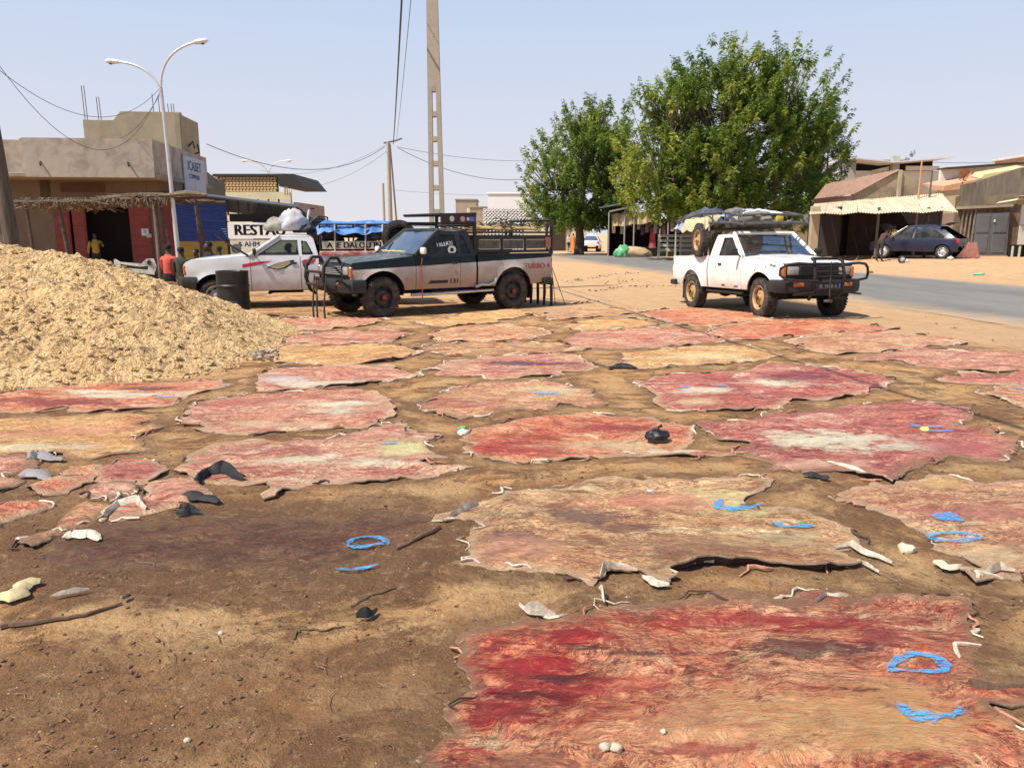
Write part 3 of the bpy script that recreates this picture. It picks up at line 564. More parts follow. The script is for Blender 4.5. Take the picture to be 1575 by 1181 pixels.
sv_ = np.zeros(len(gv)); GV = np.array([(x, y) for x, y, z in gv])
for pl_, ol in OUTL:
    O = np.array(ol); lo, hi = O.min(0) - .5, O.max(0) + .5; idx = np.where((GV[:, 0] > lo[0]) & (GV[:, 0] < hi[0]) & (GV[:, 1] > lo[1]) & (GV[:, 1] < hi[1]))[0]
    if len(idx):
        O2 = O[::max(1, len(O) // 90)]; d_ = np.sqrt(((GV[idx][:, None, :] - O2[None]) ** 2).sum(2)).min(1); sv_[idx] = np.maximum(sv_[idx], np.exp(-d_ / .17))
at_ = GROUND.data.attributes.new('stain', 'FLOAT', 'POINT'); at_.data.foreach_set('value', sv_)
# ------------------------------------------------------------ curled strips, rags, litter
WH = M('white_rind', (.62, .55, .43), .6, var=.35, vs=10, dirt=(.34, .20, .12), da=.85, ds=16, bump=.6)
BK = M('black_rag', (.012, .012, .013), .7, var=.4, vs=14, bump=.4)
def strip(pts, wd_, lab, mat=None, up=.05, name='rind_strip', cat='rind strip', group='curled white rinds at the hide rims', z0=.02):
    wd = wd_ * (.68 if mat is None else 1); w = [G(a, b).xy for a, b in pts]; n = 34; mb = MB(); vs = []
    seg = len(w) - 1
    for i in range(n + 1):
        t = i / n * seg; k = min(seg - 1, int(t)); p = w[k].lerp(w[k + 1], t - k); d = (w[k + 1] - w[k]).normalized(); nn = Vector((-d.y, d.x)); p = p + nn * .35 * wd * noise.noise(Vector((p.x * 9, p.y * 9, 5)))
        s = i / n; hh = up * (.15 + .75 * max(0, .5 + .9 * noise.noise(Vector((s * 2.2, len(lab) * .37, 1)))) * math.sin(math.pi * (.08 + .84 * s))); ww = wd * (.25 + .75 * math.sin(math.pi * (.06 + .88 * s))) * (.8 + .4 * noise.noise(Vector((p.x * 20, p.y * 20, 1))))
        for (a, b) in ((-.5, 0), (-.35, .45), (0, 1), (.3, .8), (.5, .35), (.25, .6), (0, .82), (-.28, .33)):
            q = p + nn * a * ww; vs.append((q.x, q.y, gz(q.x, q.y) + z0 + b * hh))
    m = 8; mb.add(vs, [(i * m + k, i * m + (k + 1) % m, (i + 1) * m + (k + 1) % m, (i + 1) * m + k) for i in range(n) for k in range(m)] + [tuple(range(m)), tuple(range(n * m, n * m + m))[::-1]])
    return tag(mb.build(name, mat or WH, smooth=True, ang=60), lab, cat, group)
strip([(1283,848),(1310,843),(1325,856),(1345,862),(1372,872)], .045, 'long white zigzag rind to the right of the big tan hide', up=.06)
strip([(1318,868),(1340,880),(1352,886)], .03, 'short white rind just under the zigzag rind', up=.03)
strip([(990,892),(1010,904),(1029,905)], .06, 'white rind at the pointed front tip of the big tan hide', up=.05)
strip([(922,896),(928,884),(950,879),(980,883)], .04, 'white hooked rind on the front rim of the tan hide, left of its pointed tip', up=.06)
strip([(1048,878),(1075,869),(1098,871)], .03, 'straight pale rind on the front rim of the tan hide, right of its pointed tip', up=.05)
strip([(798,938),(815,950),(855,954)], .028, 'white rind standing at the upper left corner of the wet red hide', up=.07)
strip([(928,935),(926,920),(921,912)], .028, 'small upright white rind above the wet red hide, left of centre', up=.05)
strip([(1254,932),(1270,921),(1304,925)], .02, 'white arched rind at the top rim of the wet red hide', up=.05)
strip([(1272,714),(1300,722),(1330,733),(1363,737)], .05, 'long white rind along the front rim of the crimson hide', up=.04)
strip([(1499,892),(1520,887),(1535,880),(1560,884)], .04, 'white rind on the front rim of the orange red hide at the right', up=.05)
strip([(1437,870),(1455,880),(1480,878)], .05, 'pinkish brown curled rind on the soil below the blue O', CURL, up=.05)
strip([(692,800),(712,790),(735,782)], .035, 'pale stiff rind at the left tip of the tan hide', up=.06)
strip([(160,799),(180,780),(215,778),(225,790)], .09, 'cream folded rim over the long bright pink scrap', up=.07)
strip([(103,834),(112,828),(140,829),(155,836)], .13, 'white leaf shaped offcut lying below the orange pink strip', up=.03)
strip([(44,712),(60,706),(98,712)], .12, 'grey curved offcut of skin at the top of the scraps', M('grey_skin', (.25, .22, .22), .6, var=.3, bump=.4), up=.07)
strip([(25,738),(45,732),(80,742)], .14, 'grey striped offcut of skin left of the red pointed scrap', M('grey_skin', (.25, .22, .22)), up=.05)
strip([(-20,930),(20,925),(45,905),(62,903)], .10, 'crumpled cream offcut at the left edge of the bare soil', M('cream_skin', (.66, .55, .30), .7, var=.3, dirt=(.3, .2, .1), bump=.5), up=.06)
strip([(78,925),(110,918),(138,912)], .028, 'thin bone coloured strip beside the crumpled cream offcut', up=.03)
strip([(190,928),(202,921)], .03, 'tiny dark stick on the soil right of the bone coloured strip', BK, up=.02, name='stick', cat='stick', group=None)
strip([(300,748),(318,733),(345,728),(378,742)], .10, 'black curled flap of skin with its dark side up', BK, up=.10, name='skin_flap', cat='skin flap', group='black skin flaps on the scraps')
strip([(275,768),(300,768),(338,777)], .11, 'flat black triangular flap of skin below the curled one', BK, up=.06, name='skin_flap', cat='skin flap', group='black skin flaps on the scraps')
strip([(270,797),(290,790),(308,793)], .08, 'small ragged black flap with pale rim, lowest of the three', BK, up=.05, name='skin_flap', cat='skin flap', group='black skin flaps on the scraps')
strip([(548,956),(565,955),(580,945)], .035, 'small black rag with a raised end on the bare soil', BK, up=.06, name='rag', cat='rag', group=None)
strip([(938,570),(955,565),(978,568)], .15, 'black rag on the soil in front of the small pale orange hide', BK, up=.09, name='rag', cat='rag', group=None)
strip([(1234,734),(1262,736),(1275,742)], .07, 'dark curled tongue of skin under the crimson hide rim', BK, up=.05, name='skin_flap', cat='skin flap', group=None)
# black plastic bag
def blob(name, loc, d, mat, lab, cat, seed=0, sub=3, amp=.35, group=None, fq=2.2, rz=0, flat=True, par=None):
    bm = bmesh.new(); bmesh.ops.create_icosphere(bm, subdivisions=sub, radius=1); vs = []
    for v in bm.verts:
        n = v.co.normalized(); k = 1 + amp * fb(n.x * fq + seed, n.y * fq + n.z * 1.7, 1, seed, 3)
        z = n.z * k; z = max(z, -.45) if flat else z
        vs.append((n.x * k * d[0], n.y * k * d[1], (z + (.45 if flat else 0)) * d[2]))
    bm.verts.index_update(); fs = [[v.index for v in f.verts] for f in bm.faces]; bm.free()
    o = MB().add(vs, fs).build(name, mat, par, smooth=True, ang=55); o.location = loc; o.rotation_euler[2] = rz; return tag(o, lab, cat, group)
g = G(1010, 682); b_ = blob('plastic_bag', (g.x, g.y, .03), (.095, .075, .05), M('black_plastic', (.012, .012, .014), .35, var=.3, bump=.5, bs=15), 'knotted black plastic bag lying on the red hide', 'plastic bag', 3)
MB().tube([(.0, 0, .06), (.01, .01, .085), (.035, .0, .10)], [.020, .009, .014], 6).build('knot', M('black_plastic', (0, 0, 0)), b_)
for i, (u, v, c, lab) in enumerate([(712, 668, (.75, .75, .72), 'white and green crumpled wrapper left of the red hide'), (1422, 664, (.55, .60, .12), 'yellow crumpled scrap at the right end of the crimson hide'),
        (1395, 848, (.66, .55, .38), 'cream lump on the soil between tan hide and right hide'), (1000, 757, (.5, .5, .5), 'small grey pebble near the top rim of the tan hide'),
        (340, 1, None, '')]):
    if c: g = G(u, v); blob('crumpled_scrap' if i < 2 else 'lump', (g.x, g.y, g.z), (.045, .035, .03) if i < 3 else (.025, .02, .012), M('scrap_%d' % i, c, .7, var=.3, bump=.4), lab, 'scrap' if i < 2 else 'lump', i * 3.3, 2)
g = G(712, 664); blob('crumpled_scrap', (g.x, g.y, g.z + .02), (.035, .02, .02), M('green_scrap', (.10, .42, .10), .6), 'small green wrapper on the white crumpled wrapper', 'scrap', 5, 2)
for i, (u, v, s, lab) in enumerate([(930, 1160, .018, 'left one of two pale stones on the wet red hide'), (948, 1162, .020, 'right one of two pale stones on the wet red hide'), (1020, 1135, .011, 'pale chip of stone on the wet red hide'),
        (288, 1140, .012, 'small yellowish stone in the damp soil at the bottom left'), (340, 975, .012, 'small pale green stone on the bare soil')]):
    g = G(u, v); blob('stone', (g.x, g.y, g.z + (.02 if i < 3 else 0)), (s, s * .8, s * .8), M('pale_stone', (.50, .44, .33), .8, var=.2, bump=.4), lab, 'stone', i * 1.9, 2)
# litter of grit, twigs and fat crumbs nobody could count
def onhide(x, y): return False
for nm, mt, n, r0, r1, lab in (('soil_crumbs', M('crumb_dark', (.14, .08, .045), .95, var=.4, vs=20), 5200, .0025, .011, 'dark crumbs of earth scattered over the yard'),
                   ('pale_grit', M('crumb_pale', (.46, .34, .21), .9, var=.4, vs=20), 1500, .002, .005, 'pale grit and crumbs of fat scattered over the yard')):
    mb = MB()
    for i in range(n):
        u = rnd.uniform(-40, 1620); v = 480 + 740 * rnd.random() ** .8; p = G(u, v, 0)
        if noise.noise(Vector((p.x * 1.5, p.y * 1.5, 3))) < -.05 and rnd.random() < .7: continue
        r = (r0 + (r1 - r0) * rnd.random() ** 3) * (1 + p.y * .12); clod(mb, (p.x, p.y, gz(p.x, p.y) + r * .3), r, .6)
    tag(mb.build(nm, mt), lab, 'litter', kind='stuff')
mb = MB()
for i in range(170):
    p = G(rnd.uniform(-40, 1620), 500 + 700 * rnd.random(), 0); a = rnd.uniform(0, 3.14); l = rnd.uniform(.03, .10) * (1 + p.y * .05); pr = []
    for k in range(4): pr.append((p.x + math.cos(a) * l * k / 3, p.y + math.sin(a) * l * k / 3, gz(p.x, p.y) + .006 + .006 * rnd.random())); a += rnd.uniform(-.5, .5)
    mb.tube(pr, .0011 + .0003 * p.y, 4)
tag(mb.build('twigs', M('twig', (.20, .13, .075), .9, var=.5, vs=15)), 'dry twigs, sinew and straw scattered over the soil', 'litter', kind='stuff')
# buried branch ends / sinews lying on the soil
for pts, r, lab in [([(0, 968), (60, 960), (130, 948), (188, 930)], .012, 'half buried root running to the left edge of the bare soil'), ([(1490, 1058), (1530, 1062), (1620, 1055)], .02, 'dark twisted tail end of the wet red hide at the right edge'),
        ([(540, 935), (570, 918), (610, 905)], .007, 'thin dark root on the soil below the dark brown hide'), ([(455, 985), (458, 968), (500, 972), (530, 965)], .006, 'bent pale sinew on the bare soil'),
        ([(678, 812), (650, 826), (610, 846)], .014, 'dark root along the right rim of the brown hide')]:
    w_ = [G(a, b) for a, b in pts]; mb = MB(); q = []
    for a, b in zip(w_, w_[1:]): q += [a.lerp(b, k / 5) + Vector((fb(a.x + k * .07, a.y, 9) * .012, fb(a.y + k * .07, a.x, 9) * .012, 0)) for k in range(5)]
    q.append(w_[-1]); mb.tube([(p.x, p.y, gz(p.x, p.y) + r * .6 + .006 * abs(fb(p.x, p.y, 20))) for p in q], [r * (1.1 - .7 * i / len(q)) for i in range(len(q))], 6)
    tag(mb.build('root', M('root', (.13, .075, .045), .85, var=.4, vs=20, bump=.5), smooth=True), lab, 'root')

mb = MB()
for pts, n_, sp_w in (([(868, 434), (925, 426), (990, 419)], 60, .35), ([(905, 449), (960, 441), (1010, 440), (1060, 441)], 60, .30), ([(930, 436), (975, 432)], 26, .5), ([(870, 470), (905, 465), (940, 466)], 26, .2)):
    q = [G(u, v) for u, v in pts]
    for i in range(n_):
        k = rnd.randrange(len(q) - 1); p = q[k].lerp(q[k + 1], rnd.random()); clod(mb, (p.x + rnd.gauss(0, sp_w * .3), p.y + rnd.gauss(0, sp_w), .02), rnd.uniform(.012, .05), .4)
tag(mb.build('debris', M('debris_dark', (.10, .055, .035), .9, var=.5, vs=6)), 'dark debris strung in low lines on the sand between the pickups', 'litter', kind='stuff')
# ============================================================ vehicles
RUB = M('tyre_rubber', (.028, .027, .026), .85, var=.3, vs=8, dirt=(.20, .15, .10), da=.55, ds=7, bump=.3)
BLK = M('black_metal', (.010, .010, .011), .5, var=.3, vs=8, dirt=(.08, .06, .04), da=.25, ds=6)
PLA = M('black_plastic_trim', (.014, .014, .015), .65, var=.3, vs=6, dirt=(.10, .075, .05), da=.3, ds=4)
UND = M('underbody', (.012, .011, .010), .9, var=.4)
CHR = M('chrome', (.55, .55, .55), .25, 1, var=.15)
AMB = M('amber_lens', (.46, .13, .03), .25, var=.1); REDL = M('red_lens', (.55, .015, .02), .25, var=.1)
LENS = M('lamp_lens', (.34, .34, .32), .12, 0, var=.2, vs=20, coat=1)
SEAT = M('seat_cloth', (.10, .035, .03), .9, var=.3); INT = M('cabin_trim', (.03, .028, .027), .8)
WOOD = M('old_wood', (.22, .145, .085), .85, var=.35, vs=3, dirt=(.10, .065, .04), da=.6, ds=5, bump=.4, stretch=(1, 6, 6))
ROPE = M('rope', (.42, .36, .26), .9, var=.3)
def arch(xc, r, zc, z0, n=14):     # rear side -> front side
    a0 = math.asin(max(-1, min(1, (z0 - zc) / r))); a = math.pi - a0; return [(xc + r * math.cos(a + (a0 - a) * i / n), zc + r * math.sin(a + (a0 - a) * i / n)) for i in range(n + 1)]
def wheel(root, x, y, r, wd, rimmat, steer=0.0, spokes=6, hubmat=None, bar=True):
    s = 1 if y > 0 else -1; ir = r * .60
    prof = [(ir, -wd * .46), (ir + .02, -wd * .5), (r * .86, -wd * .52), (r * .955, -wd * .46), (r * .985, -wd * .36), (r, -wd * .2), (r, wd * .2), (r * .985, wd * .36), (r * .955, wd * .46), (r * .86, wd * .52), (ir + .02, wd * .5), (ir, wd * .46), (ir - .01, 0)]
    mb = MB().lathe(prof, 36, axis='Y')
    for k in range(40):       # tread blocks
        t = 2 * math.pi * k / 40
        for yy in (-.33, 0, .33): mb.box((math.cos(t + yy * .2) * (r + .001), wd * yy, math.sin(t + yy * .2) * (r + .001)), (.014, wd * .27, r * .09), ry=-t)
    o = mb.build('wheel', RUB, root, smooth=True, ang=30); o.location = (x, y, r); o.rotation_euler[2] = steer
    mb = MB(); f = s * wd * .30
    mb.lathe([(ir + .012, s * wd * .47), (ir + .004, s * wd * .50), (ir - .018, s * wd * .44), (ir - .03, s * wd * .2), (ir * .80, f - s * .03), (ir * .62, f), (ir * .34, f + s * .015), (.06, f + s * .01), (.055, f + s * .05), (0.001, f + s * .055)], 36, axis='Y')
    rim = mb.build('rim', rimmat, o, smooth=True, ang=40)
    mb = MB()
    for k in range(spokes):
        t = 2 * math.pi * (k + .5) / spokes; c = (math.cos(t) * ir * .72, f - s * .008, math.sin(t) * ir * .72)
        mb.bbox(c, (ir * .20, .03, ir * .34), .012, ry=-t, seg=1)
    mb.build('vent_hole', UND, o)
    mb = MB().lathe([(.045, f + s * .01), (.045, f + s * .075), (.03, f + s * .085), (.001, f + s * .088)], 16, axis='Y'); mb.build('hub_cap', hubmat or rimmat, o, smooth=True)
    return o
def pickup(name, label, cat, midnear, heading, side, wb, mats, rimmat, hubmat, tilt=0, roofz=1.70, wr=.36, steer=0, hw=.84, track=.73, qwin=True, lowz=.48, group=None, z=0):
    paint = mats['paint']; glass = mats['glass']; hd = Vector(heading).normalized(); lat = Vector((-hd.y, hd.x))  # left of heading
    c = Vector(midnear) - lat * side * track; root = empty(name, (c.x, c.y, z), 0, label, cat, group, rot=(0, tilt, math.atan2(hd.y, hd.x)))
    xa, xb = wb / 2, -wb / 2; F = xa + .60; Rr = xb - 1.08; zs = lowz; belt = 1.12; hF = 1.03; hR = 1.14; bt = 1.13
    dF, dR, cb, bF = xa - .72, xa - 1.74, xa - 2.12, xa - 2.17; wtx, rrx = xa - 1.33, xa - 1.98; rz = roofz - .06; ar = wr + .10; zc = wr + .02
    def yf(x, zz):
        y = hw - .045 * max(0, (zz - .92) / .25) ** 2 - .035 * max(0, (.75 - zz) / .3) ** 2 + .012 * math.exp(-((zz - .86) / .03) ** 2)
        y -= .10 * max(0, (x - (F - .55)) / .55) ** 2.2 + .03 * max(0, ((Rr + .4) - x) / .4) ** 2
        if zz > belt: y = hw - .045 * .64 - (zz - belt) * .24 - .02 * ((zz - belt) / .5) ** 2
        return y
    def yfa(x, zz):
        y = yf(x, zz)
        for xc in (xa, xb):          # flared wheel arches
            d = math.hypot(x - xc, zz - zc); y += .035 * math.exp(-((d - ar) / .055) ** 2)
        return y
    def panel(nm, ol, holes=(), sd=1, st=.085, m=None, off=0, fn=None, th=.02):
        v, f = cdt(ol, holes, st); fn = fn or yfa; mb = MB(); n = len(v)
        mb.add([(p.x, sd * (fn(p.x, p.y) + off), p.y) for p in v], f); es = set(); 
        for t in f:
            for a, b in zip(t, t[1:] + t[:1]): es.add((a, b))
        bd = [(a, b) for a, b in es if (b, a) not in es]; mp = {}
        for a, b in bd:
            for k in (a, b):
                if k not in mp: mp[k] = len(mb.v); p = v[k]; mb.v.append((p.x, sd * (fn(p.x, p.y) + off - th), p.y))
            mb.f.append((a, b, mp[b], mp[a])); mb.m.append(0)
        return mb.build(nm, m or paint, root, smooth=True, ang=32)
    g = .006
    fa = arch(xa, ar, zc, zs); ra = arch(xb, ar, zc, zs)
    for sd in (1, -1):
        panel('fender', [(F, .60), (F, hF - .06), (F - .05, hF), (dF + g, hR), (dF + g, zs)] + fa[0:] + [(F - .02, zs + .06)], sd=sd)
        d = panel('door', [(dF - g, zs), (dF - g, belt), (dR + g, belt), (dR + g, zs)], sd=sd)
        mb = MB().bbox((dR + .14, sd * (yfa(dR + .14, 1.0) + .012), .99), (.13, .03, .04), .01); mb.build('handle', mats.get('handle', PLA), d)
        panel('cab_corner', [(dR - g, zs), (dR - g, belt), (cb, belt), (cb, zs)], sd=sd)
        panel('bed_side', [(bF, zs), (bF, bt), (Rr, bt), (Rr, .60), (Rr + .04, zs + .06)] + ra, sd=sd, m=mats.get('bed'))
        w1 = [(dF - .17, belt + .045), (wtx - .03, rz - .075), (dR + .05, rz - .075), (dR + .03, belt + .045)]
        hs = [w1]; w2 = [(dR - .045, belt + .05), (dR - .04, rz - .085), (rrx + .10, rz - .10), (cb + .11, belt + .05)]
        if qwin: hs.append(w2)
        fr = panel('cab_frame', [(dF, belt + .002), (wtx, rz), (rrx, rz), (rrx - .05, rz - .04), (cb, belt + .002)], hs, sd=sd, st=.05, fn=yf, m=mats.get('cab'))
        for hh in hs:
            v, f = cdt(hh, (), .25); mb = MB().add([(p.x, sd * (yf(p.x, p.y) - .014), p.y) for p in v], f); mb.build('window', glass, fr, recalc=False)
            mb = MB(); l = [(a, sd * (yf(a, b) - .004), b) for a, b in hh]; mb.tube(l + [l[0]], .010, 5); mb.build('window_seal', BLK, fr)
        # mirror
        mx = dF - .10; my = sd * (yf(mx, belt) + .10)
        mb = MB().tube([(mx, sd * (yf(mx, belt) - .01), belt + .02), (mx, my, belt + .09)], .014, 6); st = mb.build('mirror_arm', BLK, root)
        MB().bbox((mx, my + sd * .05, belt + .12), (.07, .17, .13), .03, seg=2).build('mirror', mats.get('mirror', PLA), st, smooth=True)
        # mud flap, lamps
        MB().bbox((xb - ar - .05, sd * (hw - .14), .36), (.012, .22, .34), .004).build('mud_flap', PLA, root)
        MB().bbox((Rr + .012, sd * (yf(Rr, .9) - .06), .90), (.05, .12, .30), .015).build('tail_lamp', REDL, root)
        hl = MB().bbox((F - .005, sd * (hw - .30), .88), (.06, .24, .16), .025, seg=2).build('headlight', LENS, root, smooth=True)
        MB().bbox((F - .02, sd * (hw - .30), .88), (.055, .27, .19), .012).build('lamp_surround', BLK, hl)
        MB().bbox((F - .035, sd * (hw - .125), .86), (.10, .085, .20), .02).build('indicator', AMB, root)
        wheel(root, xa, sd * track, wr, .235, rimmat, steer, hubmat=hubmat); wheel(root, xb, sd * track, wr, .235, rimmat, 0, hubmat=hubmat)
    # bonnet
    def hood(a, b):
        x = F - .045 + (dF - F + .045) * a; z0 = hF + (hR - hF) * a; y = (b * 2 - 1); Y = y * (yf(x, z0) - .004)
        return (x, Y, z0 + .004 + .045 * (1 - y * y) * (.5 + .5 * min(1, a * 3)) + .012 * math.exp(-((abs(y) - .55) / .08) ** 2) - .03 * max(0, 1 - a * 14))
    MB().grid(16, 18, hood).build('bonnet', mats.get('hood', paint), root, smooth=True)
    MB().grid(4, 12, lambda a, b: (F - .01 - .02 * (b * 2 - 1) ** 2, (b * 2 - 1) * (hw - .10), .62 + (hF - .635) * a)).build('nose_panel', mats.get('nose', BLK), root)
    gr = MB().bbox((F + .005, 0, .88), (.03, hw * 2 - .86, .18), .01).build('grille', BLK, root)
    mb = MB()
    for k in range(5): mb.bbox((F + .022, 0, .81 + k * .035), (.02, hw * 2 - .88, .011), .003)
    mb.build('grille_bar', mats.get('grille', PLA), gr)
    # bumper wrapping round the front
    def bump(xf, z, hgt, nm, m):
        s = 1 if xf > 0 else -1; pl = [(xf - s * .34, -hw - .01), (xf - s * .10, -hw + .01), (xf, -hw + .20), (xf + s * .03, 0), (xf, hw - .20), (xf - s * .10, hw - .01), (xf - s * .34, hw + .01)]
        vs = []; sec = [(0, -.5), (.04, -.42), (.055, -.1), (.055, .2), (.03, .46), (-.03, .5), (-.03, -.5)]
        for i, (x, y) in enumerate(pl):
            t = Vector(pl[min(i + 1, 6)]) - Vector(pl[max(i - 1, 0)]); nn = Vector((t.y, -t.x)).normalized() * s
            for a, b in sec: vs.append((x + nn.x * a, y + nn.y * a, z + b * hgt))
        m_ = len(sec); return MB().add(vs, [(i * m_ + k, i * m_ + (k + 1) % m_, (i + 1) * m_ + (k + 1) % m_, (i + 1) * m_ + k) for i in range(6) for k in range(m_)] + [tuple(range(m_)), tuple(range(6 * m_, 7 * m_))]).build(nm, m, root, smooth=True, ang=40)
    fb_ = bump(F + .10, .60, .25, 'front_bumper', mats.get('bumper', PLA))
    for sd in (1, -1): MB().bbox((F + .155, sd * (hw - .33), .63), (.03, .22, .07), .01).build('bumper_lamp', AMB, fb_)
    bump(Rr - .06, .56, .13, 'rear_bumper', mats.get('rbumper', PLA))
    # windscreen, roof, rear window
    yb, yt = yf(dF, belt), yf(wtx, rz)
    def lerp(a, b, t): return a + (b - a) * t
    def wsf(a, b, i=0.0, xo=0.0): 
        y = (b * 2 - 1); return (lerp(dF + .02, wtx, a) + .07 * (1 - y * y) * (1 - .5 * a) + xo, y * lerp(yb - i, yt - i, a), lerp(belt + .03, rz + .02, a))
    fr = MB(); e = .055
    fr.tube([wsf(k / 6, 0) for k in range(7)], .038, 8); fr.tube([wsf(k / 6, 1) for k in range(7)], .038, 8); fr.tube([wsf(.99, k / 12) for k in range(13)], .036, 8)
    fo = fr.build('windscreen_frame', mats.get('cab', paint), root, smooth=True)
    MB().grid(6, 14, lambda a, b: wsf(.0 + a * .95, .03 + b * .94)).build('windscreen', mats.get('wglass', glass), fo, smooth=True, recalc=False)
    mb = MB(); mb.tube([wsf(.03, k / 12, 0, .01) for k in range(13)], .016, 6); sg = wsf(.05, .35, 0, .03); mb.tube([wsf(.0, .3, 0, .03), wsf(.06, .62, 0, .03)], .008, 5); mb.tube([wsf(.0, .65, 0, .03), wsf(.06, .92, 0, .03)], .008, 5)
    mb.build('wiper', BLK, root)
    MB().grid(10, 14, lambda a, b: (lerp(wtx - .0, rrx - .02, a), (b * 2 - 1) * (yf(0, rz) + .004) * (1 - .012 * max(0, abs(b * 2 - 1) - .9)), rz + .004 + .05 * (1 - (b * 2 - 1) ** 4) * (.6 + .4 * math.sin(math.pi * (a * .8 + .15))) - .03 * max(0, a - .9) * 10)).build('roof', mats.get('roof', paint), root, smooth=True)
    # back wall of the cab with its window
    v, f = cdt([(-yb, .80), (yb, .80), (yb, belt), (yt, rz), (-yt, rz), (-yb, belt)], [[(-.52, belt + .08), (.52, belt + .08), (.46, rz - .12), (-.46, rz - .12)]], .12)
    bw = MB().add([(lerp(cb, rrx - .03, max(0, (p.y - belt) / (rz - belt))), p.x, p.y) for p in v], f).build('cab_back', mats.get('cab', paint), root)
    MB().add([(lerp(cb, rrx - .03, (z_ - belt) / (rz - belt)), y_, z_) for y_, z_ in ((-.52, belt + .08), (.52, belt + .08), (.46, rz - .12), (-.46, rz - .12))], [(0, 1, 2, 3)]).build('rear_window', glass, bw)
    # cabin
    mb = MB().box((dF - .05, 0, 1.02), (.35, 1.4, .12)); mb.build('dashboard', INT, root)
    MB().tube([(dF - .30 + .03 * math.sin(t / 16 * 6.283), .36 + .18 * math.cos(t / 16 * 6.283), 1.12 + .16 * math.sin(t / 16 * 6.283)) for t in range(17)], .014, 6).build('steering_wheel', BLK, root)
    for sd in (1, -1):
        s_ = MB().bbox((dR + .28, sd * .36, .78), (.48, .50, .16), .05).build('seat', SEAT, root)
        MB().bbox((dR + .04, sd * .36, 1.08), (.13, .48, .60), .05, ry=R(-12)).bbox((dR - .03, sd * .36, 1.44), (.09, .24, .14), .04).build('seat_back', SEAT, s_)
    MB().box(((dF + cb) / 2, 0, .60), (dF - cb - .04, hw * 2 - .12, .10)).box((dF + .01, 0, .85), (.04, hw * 2 - .16, .45)).build('cabin_floor', INT, root)
    # load bed
    mb = MB().box(((bF + Rr) / 2, 0, .72), (bF - Rr, hw * 2 - .10, .04)); mb.box((bF - .02, 0, .92), (.03, hw * 2 - .10, .40))
    for sd in (1, -1): mb.box(((bF + Rr) / 2, sd * (hw - .09), .93), (bF - Rr - .02, .03, .40)).bbox(((bF + Rr) / 2, sd * (hw - .066), bt + .012), (bF - Rr, .085, .034), .012)
    mb.build('load_bed', mats.get('rail', paint), root)
    MB().bbox((Rr + .0, 0, .86), (.045, hw * 2 - .24, .50), .015).build('tailgate', mats.get('bed', paint), root)
    mb = MB().box((0, 0, .52), (F - Rr - .5, .86, .20)); mb.box((xa, 0, .72), (.9, .9, .35)); mb.tube([(xb, -track + .1, wr), (xb, track - .1, wr)], .05, 8).lathe([(.001, -.13), (.12, -.1), (.13, 0), (.12, .1), (.001, .13)], 12, (xb, 0, wr), 'X').tube([(xa, -track + .1, wr), (xa, track - .1, wr)], .045, 8)
    mb.tube([(xa - .6, -.35, .36), (xb + .3, -.42, .36), (xb - .7, -.5, .40)], .03, 8); mb.box((.0, .45, .45), (.7, .3, .2)); mb.build('underbody', UND, root)
    for xc in (xa, xb):
        mb = MB()
        for sd in (1, -1): mb.lathe([(ar - .005, sd * (hw - .06)), (ar + .0, sd * .5), (.001, sd * .48)], 20, (xc, 0, zc), 'Y'); mb.v = [(x, y, max(z_, .40)) for x, y, z_ in mb.v]; mb.build('wheel_arch', UND, root); mb = MB()
    return root, dict(yf=yf, yfa=yfa, F=F, R=Rr, dF=dF, dR=dR, cb=cb, bF=bF, wtx=wtx, rrx=rrx, rz=rz, belt=belt, bt=bt, xa=xa, xb=xb, hw=hw, wr=wr)
def decal(root, D, pl, sd, mat, name='stripe', off=.005, st=.06):
    v, f = cdt(pl, (), st); MB().add([(p.x, sd * (D['yfa'](p.x, p.y) + off), p.y) for p in v], f).build(name, mat, root, smooth=True, recalc=False)
def sidetext(root, D, s, x, z, size, sd, mat, slope=0, off=.006, name='lettering', sx=1.0, fn=None, ang=0):
    # reads front-to-rear for sd=+1 (left flank seen from outside: rear is to the right)
    fn = fn or D['yfa']
    def f(v):
        px = x - sd * v.x * sx; pz = z + v.y + slope * v.x; return (px, sd * (fn(px, pz) + off + (.0005 if v.z > 0 else 0)), pz)
    return text(s, size, mat, root, f, name, bold=size * .03)
def spare(root, loc, r, wd, rimmat, label, rot, group=None):
    t = thing_on(root, 'spare_wheel', loc, label, 'spare wheel', group); t.rotation_euler = (Matrix.Rotation(t.rotation_euler[2], 3, 'Z') @ rot.to_matrix()).to_euler()
    w_ = wheel(t, 0, -.0001, r, wd, rimmat); w_.location = (0, 0, 0); w_.name = 'tyre'; return t
def pr(u, v, Y): return P(u, v, Y)
